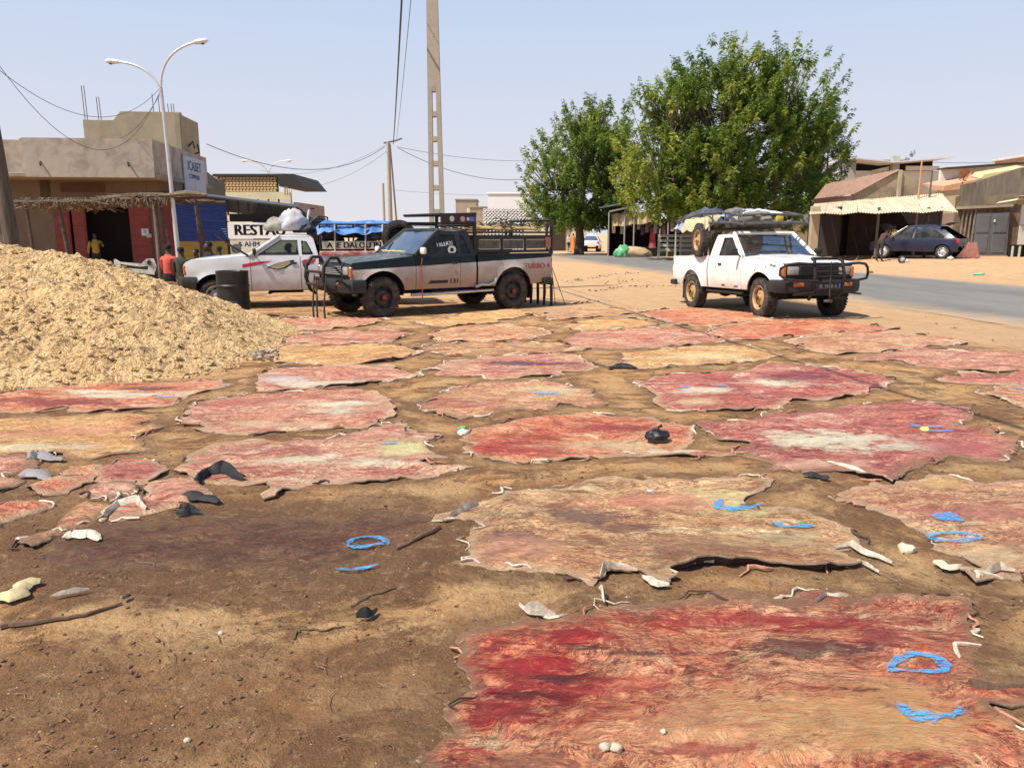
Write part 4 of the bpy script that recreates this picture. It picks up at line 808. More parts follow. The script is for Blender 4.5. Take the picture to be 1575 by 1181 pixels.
# ---------------------------------------------------- dark green and silver pickup (centre)
DUST = (.30, .20, .125)
def twotone():
    m, nt, b, tc = newmat('green_silver_paint'); sp = _n(nt, 'ShaderNodeSeparateXYZ'); nt.links.new(tc, sp.inputs[0])
    wob = math_(nt, 'MULTIPLY', nz(nt, tc, 1.5, 2), .02)
    ln = math_(nt, 'ADD', math_(nt, 'SUBTRACT', math_(nt, 'ADD', sp.outputs[2], math_(nt, 'MULTIPLY', sp.outputs[0], .035)), .985), wob)
    gre = mix(nt, ramp(nt, [(.5, 0.), (.75, .35)], nz(nt, tc, 3.5, 8, .7)), (.004, .013, .014), (.05, .055, .05))
    up = ramp(nt, [(.5, 0.), (.62, .65)], math_(nt, 'SUBTRACT', nz(nt, tc, 1.3, 9, .72, .4), .0))
    sil = mix(nt, ramp(nt, [(.35, 0.), (.7, 1.)], nz(nt, tc, 2.2, 8, .7)), (.40, .375, .345), (.60, .565, .52))
    mr = _n(nt, 'ShaderNodeMapRange'); nt.links.new(math_(nt, 'ADD', sp.outputs[2], math_(nt, 'MULTIPLY', nz(nt, tc, 3, 7, .7), .5)), mr.inputs[0]); mr.inputs[1].default_value = 1.20; mr.inputs[2].default_value = .86; mr.inputs[4].default_value = .9
    sil = mix(nt, mr.outputs[0], sil, (.36, .24, .155)); sil = mix(nt, ramp(nt, [(.6, 0.), (.68, .8)], nz(nt, tc, 5, 9, .75, .6)), sil, (.10, .06, .045))
    s = _n(nt, 'ShaderNodeMath', operation='GREATER_THAN'); nt.links.new(ln, s.inputs[0]); s.inputs[1].default_value = 0
    nt.links.new(mix(nt, s.outputs[0], sil, gre), b.inputs['Base Color']); b.inputs['Roughness'].default_value = .50; b.inputs['Specular IOR Level'].default_value = .3; b.inputs['Coat Weight'].default_value = 0; b.inputs['Metallic'].default_value = 0
    return m
GRN = M('dark_green_paint', (.005, .012, .013), .5, 0, var=.4, vs=3, dirt=(.12, .12, .10), da=.35, ds=2, coat=0)
TWO = twotone(); GLD = glass_mat('dark_window', (.10, .12, .12), .06); GLW = glass_mat('windscreen_glass', (.45, .52, .50), .10)
HOODD = M('chalky_green_paint', (.065, .078, .072), .45, 0, var=.5, vs=2, dirt=(.30, .30, .27), da=.7, ds=2.5, coat=.3)
f_, r_ = G(580, 488), G(790, 474); mid = (f_ + r_) / 2
T1, D1 = pickup('pickup_truck', 'dark green over silver pickup with bull bar and load rails, standing broadside beyond the hides', 'pickup truck', (mid.x, mid.y), (f_ - r_).xy, 1, 3.05,
    dict(paint=TWO, glass=GLD, wglass=GLW, cab=GRN, roof=M('dusty_black_roof', (.035, .033, .034), .5, dirt=(.14, .12, .10), da=.7, ds=3), hood=HOODD, bed=TWO, rail=BLK, mirror=M('cream_plastic', (.66, .63, .56), .5), nose=PLA, grille=M('grey_trim', (.38, .38, .36), .5)),
    M('black_rim', (.018, .017, .017), .5, dirt=(.12, .08, .06), da=.6, ds=6), M('rust_red_hub', (.30, .035, .03), .6), wr=.38, lowz=.50, steer=R(6), track=.74, roofz=1.68)
DK = M('decal_black', (.012, .012, .013), .5); RDK = M('decal_red', (.42, .035, .03), .6, var=.4, vs=20, dirt=(.25, .15, .1), da=.6, ds=10); WT = M('decal_white', (.72, .78, .76), .6, dirt=(.3, .3, .3), da=.5, ds=14)
dr = -.30
decal(T1, D1, [(D1['dR'] + .70, .66), (D1['dR'] + .76, .60), (D1['dR'] + .30, .60), (D1['dR'] + .30, .66)], 1, DK, 'door_badge')
sidetext(T1, D1, '131', D1['dR'] + .15, .63, .13, 1, DK, sx=1.2)
sidetext(T1, D1, 'TURBO 4', D1['R'] + .44, .88, .15, 1, RDK, sx=1.15)
fw = lambda x, z: D1['yf'](x, z) - .014
sidetext(T1, D1, 'HILLIOS', D1['dR'] + .30, 1.36, .11, 1, WT, off=.008, fn=fw, slope=.12)
MB().add([(D1['dR'] + .16 + .10 * math.cos(t * .52), fw(0, 1.22) + .008, 1.25 + .085 * math.sin(t * .52)) for t in range(12)] + [(D1['dR'] + .16 + .045 * math.cos(t * .52), fw(0, 1.22) + .009, 1.25 + .038 * math.sin(t * .52)) for t in range(12)], [(k, (k + 1) % 12, 12 + (k + 1) % 12, 12 + k) for k in range(12)]).build('round_sticker', WT, T1, recalc=False)
# silver side step and bent pipe
MB().tube([(D1['dF'] + .10, .80, .40), (D1['dF'] - .2, .86, .40), (D1['bF'] - .35, .86, .42)], .032, 10).build('side_step', CHR, T1, smooth=True)
MB().tube([(D1['bF'] + .10, .87, .50), (D1['bF'] - .05, .89, .55), (D1['bF'] - .22, .88, .53), (D1['bF'] - .38, .87, .58), (D1['bF'] - .42, .87, .66)], .032, 10).build('bent_pipe', CHR, T1, smooth=True)
def bull(root, D, mat, kind):
    F, hw = D['F'], D['hw']; mb = MB(); x0 = F + .20
    if kind == 'hoops':
        for y in (.42, -.42): mb.tube([(x0, y, .42), (x0 + .12, y, .50), (x0 + .20, y, .75), (x0 + .17, y, .98), (x0 + .06, y, 1.12), (x0 - .10, y, 1.12), (x0 - .16, y, 1.02)], .034, 10)
        for z in (.62, .86): mb.tube([(x0 + .19, -.42, z), (x0 + .19, .42, z)], .024, 8)
        for y in (.42, -.42): mb.tube([(x0 + .12, y, .98), (x0 + .10, y + (.34 if y > 0 else -.34), .96), (x0 - .02, y + (.40 if y > 0 else -.40), .80), (x0 + .05, y + (.34 if y > 0 else -.34), .64), (x0 + .15, y, .62)], .020, 8)
    else:
        for y in (.30, -.30): mb.tube([(x0 - .06, y * .9, .36), (x0 + .08, y, .50), (x0 + .14, y, .80), (x0 + .08, y * .95, 1.06), (x0 - .02, y * .9, 1.10)], .030, 10)
        mb.tube([(x0 - .02, -.27, 1.10), (x0 - .02, .27, 1.10)], .028, 10)
        for y in (1, -1):
            mb.tube([(x0 + .12, y * .30, 1.00), (x0 + .10, y * .62, 1.02), (x0 + .04, y * .80, 1.00), (x0 - .02, y * .90, .93), (x0 - .02, y * .91, .82), (x0 + .04, y * .84, .74), (x0 + .12, y * .60, .71), (x0 + .14, y * .30, .70)], .024, 8)
            mb.tube([(x0 + .12, y * .30, .50), (x0 + .10, y * .70, .46)], .018, 8)
        for z in (.56, .68, .78, .87, .96): mb.tube([(x0 + .12, -.30, z), (x0 + .12, .30, z)], .016, 8)
        mb.tube([(x0 + .16, 0.02, .34), (x0 + .18, .0, .6), (x0 + .14, .02, 1.05)], .008, 6)
    return mb.build('bull_bar', mat, root, smooth=True)
bull(T1, D1, BLK, 'hoops')
# rail cage and head guard over the bed
def cage(root, D):
    bF, Rr, hw, bt = D['bF'], D['R'], D['hw'], D['bt']; L = bF - Rr; gx = bF + .02; gt = 1.95
    mb = MB()
    for y in (1, -1): mb.tube([(gx, y * (hw - .09), bt), (gx, y * (hw - .10), gt)], .040, 6)
    mb.tube([(gx, -hw + .07, gt), (gx, hw - .07, gt)], .038, 6); mb.tube([(gx, -hw + .1, gt - .22), (gx, hw - .1, gt - .22)], .03, 6)
    mb.build('head_guard', BLK, root)
    # header rack over the cab
    mb = MB(); z1 = gt
    for y in (.74, -.74): mb.tube([(gx, y, z1), (gx + .80, y * .97, z1 - .02)], .03, 6); mb.tube([(gx, y, z1 - .20), (gx + .78, y * .97, z1 - .19)], .022, 6)
    for x in (.25, .55, .80): mb.tube([(gx + x, -.74, z1 - .01), (gx + x, .74, z1 - .01)], .024, 6)
    mb.build('cab_rack', BLK, root)
    bd_ = MB().bbox((gx + .40, .755, z1 - .10), (.80, .015, .17), .004).build('sign_strip', BLK, root)
    for i, (x, c, r) in enumerate(((.55, (.62, .60, .58), .055), (.30, (.62, .34, .34), .055), (.17, (.66, .62, .60), .035))):
        MB().lathe([(.001, .002), (r, .002), (r, .006), (.001, .007)], 18, (gx + x, .766, z1 - .10), 'Y').build('sticker', M('sticker_%d' % i, c, .6, dirt=(.3, .25, .2), da=.5, ds=20), bd_)
    MB().box((gx + .07, .768, z1 - .10), (.10, .004, .09)).build('sticker', M('sticker_blue', (.10, .16, .50), .5), bd_); MB().box((gx - .02, .768, z1 - .10), (.05, .004, .09)).build('sticker', WT, bd_)
    # side rails: two long beams with framed steel panels between
    for y in (1, -1):
        yy = y * (hw - .09); mb = MB()
        mb.bbox(((bF + Rr) / 2, yy, bt + .07), (L, .05, .06), .01); mb.bbox(((bF + Rr) / 2 - .03, yy, bt + .36), (L + .06, .055, .085), .01); mb.bbox(((bF + Rr) / 2 - .03, yy, bt + .46), (L + .06, .04, .04), .01)
        for k in range(4): mb.bbox((bF - .03 - k * (L - .12) / 3, yy, bt + .22), (.05, .05, .30), .006)
        mb.tube([(Rr - .02, yy, bt), (Rr - .04, yy, bt + .74)], .045, 6); mb.tube([(Rr + .12, yy, bt + .3), (Rr + .08, yy, bt + .66)], .03, 6)
        mb.build('side_rail', BLK, root)
        for k in range(3):
            xc = bF - .03 - (k + .5) * (L - .12) / 3; w_ = (L - .12) / 3 - .09
            p_ = MB().box((xc, yy, bt + .215), (w_, .012, .19)).build('side_panel', M('panel_mesh', (.10, .10, .085), .8, var=.5, vs=14), root)
            mb = MB(); z0, z1_ = bt + .12, bt + .31; q = [(xc - w_ / 2, yy + y * .012, z0), (xc + w_ / 2, yy + y * .012, z0), (xc + w_ / 2, yy + y * .012, z1_), (xc - w_ / 2, yy + y * .012, z1_)]
            mb.tube(q + [q[0]], .009, 5); mb.build('panel_frame', M('pale_frame', (.60, .58, .50), .6), p_)
    mb = MB(); mb.tube([(Rr - .04, -hw + .1, bt + .72), (Rr - .04, hw - .1, bt + .72)], .035, 6); mb.tube([(Rr - .03, -hw + .1, bt + .36), (Rr - .03, hw - .1, bt + .36)], .03, 6); mb.build('rear_hoop', BLK, root)
    MB().box((Rr + .09, hw - .06, bt + .25), (.14, .01, .22)).build('reflector_board', M('rust_panel', (.42, .17, .11), .7), root)
cage(T1, D1)
pl = MB()
for k in range(9):
    t = thing_on(T1, 'bamboo_pole', (D1['bF'] - .02, .62 - k * .155, D1['bt'] + .53 + (k % 3) * .025), 'peeled yellow pole lying lengthwise on the load rails of the dark pickup', 'pole', 'bundle of yellow poles on the dark pickup')
    a = rnd.uniform(-.03, .03); n = 8
    MB().tube([(-i / n * 1.72, a * i / n * 3, .012 * math.sin(i * 1.3 + k)) for i in range(n + 1)], [.032 - .008 * i / n for i in range(n + 1)], 7).build('stem', M('yellow_pole', (.62, .43, .19), .7, var=.3, vs=6, dirt=(.36, .22, .10), da=.5, ds=5), t, smooth=True)
t = thing_on(T1, 'brushwood', (D1['R'] + .7, .2, D1['bt'] + .52), 'tangle of dark cut branches on the rear of the pickup rails', 'branches')
mb = MB()
for k in range(60):
    p = Vector((rnd.uniform(-.7, .7), rnd.uniform(-.7, .5), rnd.uniform(0, .12))); d = Vector((rnd.uniform(-1, 1), rnd.uniform(-.6, .6), rnd.uniform(-.1, .5))).normalized(); q = [p + d * (i * .12) + Vector((0, 0, -.02 * i * i * .5 + rnd.uniform(-.02, .02))) for i in range(5)]
    mb.tube([(a.x, a.y, max(0, a.z)) for a in q], [.013, .011, .009, .007, .004], 5)
mb.build('branch', M('dark_twigs', (.05, .045, .03), .9, var=.4), t)
# things propped at the front and rear of the dark pickup
def trestle(root, x, y, n, lab, cat, name, grp=None):
    for k in range(n):
        t = thing_on(root, name, (x[k], y[k], 0), lab[k % len(lab)], cat, grp); t.location.z = 0; t.rotation_euler[1] = 0
        yield t
W2 = root_w = None
for k, (x, y, h, ln) in enumerate([(D1['F'] + .43, .50, .62, .03), (D1['F'] + .45, .20, .60, -.03), (D1['F'] + .42, -.06, .62, .02)]):
    t = thing_on(T1, 'wooden_stake', (x, y, 0), ['outer', 'middle', 'inner'][k] + ' thin crooked stake leaning on the bull bar of the dark pickup', 'stake', 'stakes leaning on the bull bar'); t.location.z = 0
    MB().tube([(0, 0, -.03), (.012, .01, h * .3), (-.012, -.01, h * .65), (-.03 - ln, 0, h + .18)], [.021, .018, .016, .012], 7).build('stick', M('dark_stick', (.055, .04, .03), .9, var=.5), t, smooth=True)
t = thing_on(T1, 'loading_ladder', (D1['R'] - .02, .15, 0), 'black steel loading steps hanging below the rear bumper of the dark pickup', 'steps'); t.location.z = 0
for k in range(6):
    y = .62 - k * .24; MB().tube([(0, y, .56), (.01, y + .02, .30), (-.01 + .02 * (k % 2), y, -.01)], [.030, .036, .030], 7).build('leg', BLK, t, smooth=True)
MB().bbox((0, 0, .50), (.07, 1.34, .08), .01).build('crossbar', BLK, t)
t = thing_on(T1, 'prop_sticks', (D1['R'] - .30, .75, 0), 'two thin rods forming a stand behind the tailgate of the dark pickup', 'stand'); t.location.z = 0
for a in ((-.02, .16), (.0, -.17)): MB().tube([(a[0], a[1], 0), (.18, -.1, .86)], .008, 5).build('rod', BLK, t)
# cables dangling on the fender and door
MB().tube([(D1['dF'] - .11, .90, 1.10), (D1['dF'] - .10, .875, .95), (D1['dF'] - .12, .865, .7), (D1['dF'] - .11, .87, .2)], .010, 6).build('strap', M('red_strap', (.30, .08, .05), .8, var=.6, vs=5), T1)
t = thing_on(T1, 'dash_cloth', (D1['dF'] + .12, .15, D1['belt'] + .075), 'yellow and white cloth lying at the foot of the windscreen of the dark pickup', 'cloth')
mb = MB()
for k in range(7): mb.tube([(.05 * math.sin(k * 2 + i), -.45 + k * .12 + i * .05, .015 + .02 * abs(math.sin(i + k))) for i in range(5)], .014, 5)
mb.build('cloth', M('yellow_cloth', (.60, .50, .22), .9, var=.5, vs=12), t)
# ---------------------------------------------------- white pickup (right)
WTP = M('white_paint', (.82, .81, .78), .35, 0, var=.05, vs=2, dirt=(.55, .48, .40), da=.35, ds=3, coat=.5, low=((.40, .30, .21), .38, .72))
f_ = G(1172, 487); rr_ = Vector((4.17, 17.45, 0)); mid = (f_ + rr_) / 2
T2, D2 = pickup('pickup_truck', 'white pickup with black bull bar and tarpaulin load on its roof rack, facing the hides', 'pickup truck', (mid.x, mid.y), (f_ - rr_).xy, -1, 2.85,
    dict(paint=WTP, glass=glass_mat('black_window', (.10, .10, .10), .04), wglass=glass_mat('blue_grey_windscreen', (.10, .13, .15), .05), bumper=PLA, mirror=PLA, rail=WTP), M('rusty_cream_rim', (.50, .33, .15), .6, var=.3, vs=14, dirt=(.26, .09, .04), da=.8, ds=18), M('dark_hub', (.06, .04, .03), .6), tilt=R(-1.6), z=-.045, steer=R(-4), roofz=1.66, hw=.83, track=.74, qwin=False, wr=.37, lowz=.50)
bull(T2, D2, BLK, 'frame')
pb = MB().bbox((D2['F'] + .30, 0, .60), (.02, .52, .12), .004).build('number_plate', M('plate_black', (.02, .02, .025), .4), T2)
text('SL 7810 A', .085, M('plate_white', (.75, .78, .80), .5), pb, lambda v: (D2['F'] + .312, v.x * 1.05, .60 + v.y), 'lettering', bold=.002)
MB().box((D2['F'] + .312, .235, .60), (.004, .035, .10)).build('plate_badge', M('plate_blue', (.06, .22, .55), .5), pb)
MB().tube([(D2['F'] + .33, .02, .42), (D2['F'] + .33, .02, .80)], .006, 5).bbox((D2['F'] + .30, .02, .34), (.10, .14, .05), .01).build('tow_hook', M('grey_steel', (.10, .10, .10), .5), T2)
for p in ((D2['xa'] + .28, .83, .06), (D2['xa'] - .30, .88, .05), (D2['xa'] + .42, .80, .95)): pass
# dents and rust marks
RS = M('rust', (.10, .045, .025), .9, var=.5, vs=20)
for x, z, a, b in ((D2['xa'] + .17, .93, .012, .05), (D2['xa'] - .17, .90, .012, .05), (D2['dR'] - .03, .93, .02, .012), (D2['F'] - .2, .97, .05, .012), (D2['F'] - .28, .99, .03, .02), (D2['dF'] - .2, .55, .10, .015), (D2['dR'] + .3, .56, .08, .02)):
    decal(T2, D2, [(x - a, z - b * .6), (x - a * .3, z - b), (x + a, z - b * .4), (x + a * .6, z + b), (x - a * .7, z + b * .8)], -1, RS, 'rust_patch', st=.3)
MB().tube([(D2['dF'] + .05, -.80, .42), (D2['bF'], -.80, .42)], .026, 8).build('side_step', BLK, T2, smooth=True)
# roof rack: hoops from bed to over the cab
def rack2(root, D):
    bF, Rr, hw, bt = D['bF'], D['R'], D['hw'], D['bt']; zt = 1.93; mb = MB(); gx = bF - .05
    for y in (1, -1):
        yy = y * (hw - .05)
        mb.tube([(Rr + .05, yy, bt), (Rr + .05, yy, zt - .12)], .022, 6); mb.tube([(gx, yy, bt), (gx, yy, zt)], .022, 6)
    mb.build('rack_post', M('worn_post', (.42, .38, .30), .7, dirt=(.2, .15, .1)), root)
    mb = MB()
    for y in (1, -1):
        yy = y * (hw - .05); mb.tube([(Rr - .0, yy, zt - .14), (gx - .3, yy, zt - .06), (gx + .9, yy * .97, zt - .10), (gx + 1.35, yy * .90, zt - .16)], .03, 7)
        mb.tube([(Rr + .1, yy, zt + .02), (gx - .5, yy, zt + .14), (gx + .5, yy * .98, zt + .13), (gx + 1.2, yy * .92, zt + .02), (gx + 1.35, yy * .90, zt - .14)], .028, 7)
        for k in range(6): x = Rr + .2 + k * .55; mb.tube([(x, yy, zt - .11), (x, yy, zt + .09)], .016, 5)
    for k in range(8): x = Rr + .05 + k * (gx + 1.3 - Rr) / 7.6; mb.tube([(x, -hw + .08, zt - .12), (x, hw - .08, zt - .12)], .02, 6)
    mb.tube([(gx + 1.36, -hw + .12, zt - .14), (gx + 1.42, 0, zt - .12), (gx + 1.36, hw - .12, zt - .14)], .03, 7); mb.tube([(gx + 1.2, -hw + .14, zt + .03), (gx + 1.24, 0, zt + .05), (gx + 1.2, hw - .14, zt + .03)], .026, 7)
    mb.build('roof_rack', M('grey_rack_pipe', (.06, .062, .065), .5, var=.3, dirt=(.2, .18, .14), da=.6, ds=9), root, smooth=True)
    return zt, gx
zt, gx = rack2(T2, D2)
def cloth(root, x0, x1, y0, y1, z, mat, label, seed, hang=.25, name='tarpaulin', cat='tarpaulin', sag=.08, hump=.12):
    t = thing_on(root, name, ((x0 + x1) / 2, (y0 + y1) / 2, z), label, cat); lx, ly = x1 - x0, y1 - y0
    def f(a, b):
        x, y = (a - .5) * lx, (b - .5) * ly; ed = min(a, 1 - a, b, 1 - b)
        zz = hump * (1 - (2 * b - 1) ** 2) * (.6 + .4 * noise.noise(Vector((x * 1.4, y * 1.4, seed)))) + .035 * fb(x, y, 4, seed, 3)
        if ed < .10: zz -= hang * ((.10 - ed) / .10) ** 1.2 * (.6 + .7 * abs(noise.noise(Vector((x * 3, y * 3, seed + 2))))); x *= 1 - .04 * (.1 - ed) / .1
        return (x + .02 * fb(y, x, 6, seed, 2), y + .02 * fb(x, y, 6, seed + 3, 2), zz)
    o = MB().grid(46, 34, f).build('sheet', mat, t, smooth=True, ang=60); return t
TB = M('tarp_blue', (.045, .19, .52), .55, var=.35, vs=4, dirt=(.25, .35, .5), da=.6, ds=4, bump=.5, bs=10)
TBG = M('tarp_blue_grey', (.20, .26, .42), .6, var=.35, vs=4, dirt=(.45, .47, .5), da=.6, ds=4, bump=.5, bs=10)
TC = M('cream_canvas', (.62, .52, .30), .8, var=.2, vs=4, dirt=(.35, .26, .14), da=.6, ds=4, bump=.5, bs=12)
TW = M('white_sheet', (.76, .75, .78), .7, var=.08, vs=4, dirt=(.55, .52, .5), da=.4, ds=4, bump=.4, bs=10)
cloth(T2, D2['R'] - .03, D2['R'] + 1.0, -.84, .80, zt + .05, TBG, 'faded blue grey tarpaulin at the rear of the white pickup rack', 2, .30)
cloth(T2, D2['R'] + .45, D2['R'] + 1.75, -.87, -.10, zt + .02, TC, 'cream canvas hanging over the near side of the white pickup rack', 5, .34, 'canvas', 'canvas')
cloth(T2, gx - .2, gx + .75, -.30, .62, zt + .10, TW, 'white sheet on top of the white pickup rack', 8, .10, 'sheet_load', 'sheet', hump=.16)
cloth(T2, gx - 1.0, gx - .2, -.40, .50, zt + .14, TB, 'bright blue tarpaulin between the faded one and the white sheet', 11, .10, hump=.10)
for k, (x, y, c, lb) in enumerate([(gx + .72, .45, (.62, .42, .03), 'yellow jerrycan at the front of the white pickup rack'), (gx + .35, -.62, (.03, .04, .10), 'dark blue bundle on the near side of the white pickup rack'), (gx + .75, -.55, (.30, .30, .28), 'grey sack beside the dark blue bundle on the rack')]):
    t = thing_on(T2, 'jerrycan' if k == 0 else 'bundle', (x, y, zt - .10), lb, 'jerrycan' if k == 0 else 'bundle')
    if k == 0: MB().bbox((0, 0, .08), (.10, .16, .15), .03, seg=2).build('can', M('yellow_can', c, .5), t, smooth=True); MB().tube([(0, -.05, .15), (0, -.04, .18), (0, .04, .18), (0, .05, .15)], .010, 6).build('handle', M('yellow_can', c), t)
    else: o = blob('sack', (0, 0, 0), (.16, .17, .10), M('bundle_%d' % k, c, .8, bump=.5), None, None, k * 4.1, 2, par=t)
r3 = random.Random(3)
t = thing_on(T2, 'rolled_mattress', (gx - .25, 0, zt - .12), 'thick dark mattress roll lying along the white pickup rack below the bundles', 'mattress roll')
MB().bbox((-.55, 0, .0), (1.9, 1.42, .17), .07, seg=2).bbox((.80, .0, -.01), (.75, 1.30, .13), .05, seg=2).build('roll', M('mattress_dark', (.035, .036, .042), .85, var=.5, vs=5, dirt=(.20, .17, .13), da=.6, ds=5, bump=.6, bs=10), t, smooth=True)
for k, (x, y, sx_, sy_, sz_) in enumerate([(gx - 1.35, -.35, .34, .40, .20), (gx - .75, .25, .36, .42, .22), (gx - .55, -.45, .30, .30, .22), (gx + .15, .0, .38, .45, .17), (gx + .85, -.15, .30, .40, .13), (gx - 1.5, .35, .3, .35, .2)]):
    p = T2.matrix_basis @ Vector((x, y, zt - .10)); blob('bundle', p, (sx_, sy_ * 1.15, sz_ * 1.25), M('rack_bundle_%d' % (k % 3), [(.05, .055, .065), (.16, .15, .13), (.03, .04, .09)][k % 3], .8, var=.3, dirt=(.25, .22, .18), da=.5, ds=5, bump=.5), ['dark grey', 'dusty beige', 'navy'][k % 3] + ' bundle under the tarpaulins, ' + ['near side at the rear', 'far side behind the cab', 'just behind the spare wheel', 'in the middle of the rack over the cab', 'at the front of the rack', 'far side at the rear'][k], 'bundle', k * 2.9 + 1, 3, .3, 'bundles on the white pickup rack')
from mathutils import Euler
spare(T2, (gx - .30, -.80, 1.50), .36, .22, M('rusty_cream_rim', (0, 0, 0)), 'spare wheel strapped upright to the near side of the white pickup rack', Euler((0, 0, R(-8))))
MB().tube([(gx - .05, -.86, zt + .05), (gx - .06, -.88, 1.6), (gx - .06, -.86, 1.16)], .008, 5).build('strap', ROPE, T2)
# ---------------------------------------------------- white pickup with stripes (left, behind)
W3 = M('white_grey_paint', (.66, .66, .67), .35, 0, var=.08, vs=2, dirt=(.45, .42, .38), da=.4, ds=3, coat=.5, low=((.36, .29, .22), .35, .6))
T3, D3 = pickup('pickup_truck', 'white pickup with red and gold door stripes behind the black barrel, loaded high', 'pickup truck', (-4.85, 16.6), (-1, -.28), 1, 2.85,
    dict(paint=W3, glass=glass_mat('green_window', (.42, .50, .46), .05), wglass=glass_mat('green_windscreen', (.5, .56, .52), .08), mirror=PLA, rail=M('pinkish_rail', (.55, .20, .18), .7, var=.4, vs=5, dirt=(.7, .66, .62), da=.8, ds=5)), M('grey_rim', (.30, .30, .30), .5), None, roofz=1.60, wr=.33, lowz=.42, hw=.83, track=.72, z=-.04)

SR = M('stripe_red', (.50, .015, .03), .5); SG_ = M('stripe_gold', (.36, .28, .14), .5); SK = M('stripe_black', (.015, .015, .015), .5)
dF, dR, cb = D3['dF'], D3['dR'], D3['cb']
decal(T3, D3, [(dF + .16, .97), (dF - .10, 1.02), (dF - .45, 1.04), (dF - .12, .95), (dF + .16, .90)], 1, SR)
decal(T3, D3, [(dF - .32, .90), (dF - .55, .99), (dF - .88, 1.06), (dF - .90, 1.00), (dF - .70, .88), (dF - .55, .85)], 1, SK, off=.004)
decal(T3, D3, [(dF - .38, .905), (dF - .56, .985), (dF - .80, 1.03), (dF - .82, .985), (dF - .66, .895), (dF - .54, .87)], 1, SG_, off=.008)
decal(T3, D3, [(cb + .36, 1.02), (cb + .30, 1.06), (cb + .05, 1.08), (cb + .12, .98), (cb + .34, .97)], 1, SR)
MB().tube([(dF + .02, .80, 1.14), (dF + .35, .78, 1.35), (dF + .66, .76, 1.60)], .022, 7).build('snorkel', BLK, T3)
MB().bbox((D3['F'] - .06, .60, .92), (.10, .28, .14), .03, seg=2).build('cracked_lamp', M('lamp_sticker', (.62, .60, .55), .4, dirt=(.8, .25, .02), da=.9, ds=14), T3)
# load rails, board with lettering, load
bF, Rr, hw, bt = D3['bF'], D3['R'], D3['hw'], D3['bt']; zt3 = 1.80
for y in (1, -1):
    yy = y * (hw - .08); mb = MB()
    for z in (bt + .16, bt + .50, zt3): mb.tube([(bF, yy, z), (Rr, yy, z)], .022, 6)
    for k in range(6): x = bF - k * (bF - Rr) / 5; mb.tube([(x, yy, bt), (x, yy, zt3)], .022, 6)
    mb.build('side_rail', BLK, T3)
mb = MB()
for x, r in ((bF - .30, .018), (bF - .95, .020), (bF - 1.32, .026)): mb.tube([(x, hw - .03, bt - .02), (x - .02, hw - .02, zt3)], r, 7)
mb.build('upright_pole', M('pale_pole', (.55, .48, .38), .7, dirt=(.4, .1, .08), da=.6, ds=6), T3)
bd_ = MB().bbox((bF - .72, hw - .035, bt + .23), (1.36, .02, .17), .004).build('name_board', M('board_cream', (.66, .58, .42), .7, var=.2, dirt=(.2, .12, .08), da=.6, ds=6), T3)
text('A IE DALOU IN', .17, DK, bd_, lambda v: (bF - .72 - v.x * 1.02, hw - .022, bt + .225 + v.y), bold=.006)
MB().bbox((bF - .70, hw - .02, bt + .055), (1.45, .05, .10), .02, seg=2).build('rolled_cushion', M('pink_red_roll', (.50, .12, .11), .8, var=.3, vs=6, dirt=(.78, .70, .62), da=1., ds=7), T3)
mb = MB(); r2 = random.Random(4)
t = thing_on(T3, 'packed_load', ((bF + Rr) / 2, 0, bt - .30), 'dark heap of sacks and bundles packed between the rails of the striped pickup', 'load')
for k in range(34): blob('bundle', (r2.uniform(-.72, .72), r2.uniform(-.5, .5), r2.uniform(.1, .78)), (.26, .22, .15), M('load_%d' % (k % 4), [(.03, .028, .03), (.06, .05, .045), (.02, .03, .05), (.14, .12, .10)][k % 4], .9, bump=.5), None, None, k * 1.7, 2, par=t)
cloth(T3, Rr - .05, bF + .10, -.80, .84, zt3 - .02, TB, 'bright blue tarpaulin tied over the load of the striped pickup', 21, .20, hump=.16)
mb = MB(); mb.tube([(Rr - .1, .72, zt3 + .03), (Rr - .5, .74, zt3 + .02)], .03, 6)
spare(T3, (Rr + .08, hw + .04, 1.52), .37, .22, M('dark_steel_rim', (.05, .05, .055), .4, .3, dirt=(.5, .5, .5), da=.5, ds=14), 'black spare wheel hung on the side of the striped pickup load', Euler((0, 0, 0)))
t = thing_on(T3, 'steel_ladder', (Rr - .10, .55, zt3 - .02), 'flat steel ladder sticking out behind the blue tarpaulin', 'ladder')
mb = MB(); mb.box((-.35, .0, 0), (1.3, .05, .05)); mb.build('rail', M('white_steel', (.66, .66, .64), .5), t); mb = MB(); mb.box((-.35, -.45, .06), (1.3, .05, .05))
for k in range(5): mb.box((.2 - k * .27, -.22, .03), (.03, .45, .03))
mb.build('rail', BLK, t)
# bags on the cab roof of the striped pickup
for k, (x, y, z, d, c, lb) in enumerate([(dR + .42, .15, 1.66, (.30, .26, .20), (.30, .28, .23), 'grey beige bundle at the front of the pile on the striped pickup roof'),
        (dR + .12, .25, 1.68, (.30, .24, .30), (.50, .50, .54), 'white sack leaning back on the striped pickup roof'), (dR + .05, .0, 1.84, (.20, .2, .20), (.60, .48, .50), 'pinkish white sack on top of the roof pile'),
        (dR - .12, .2, 1.62, (.24, .26, .16), (.03, .03, .035), 'black bag behind the white sack on the roof')]):
    p = T3.matrix_basis @ Vector((x, y, z)); blob('sack', p, d, M('roof_bag_%d' % k, c, .75, var=.25, vs=5, dirt=(.25, .24, .26), da=.5, ds=6, bump=.5, bs=12), lb, 'sack', 4.4 * k + 2, 3, .30, 'bags piled on the striped pickup roof', rz=.3 * k)
t = thing_on(T3, 'folded_chair', (dR - .20, .2, 1.82), 'folded dark chair frame with one pale leg sticking up from the roof pile', 'chair')
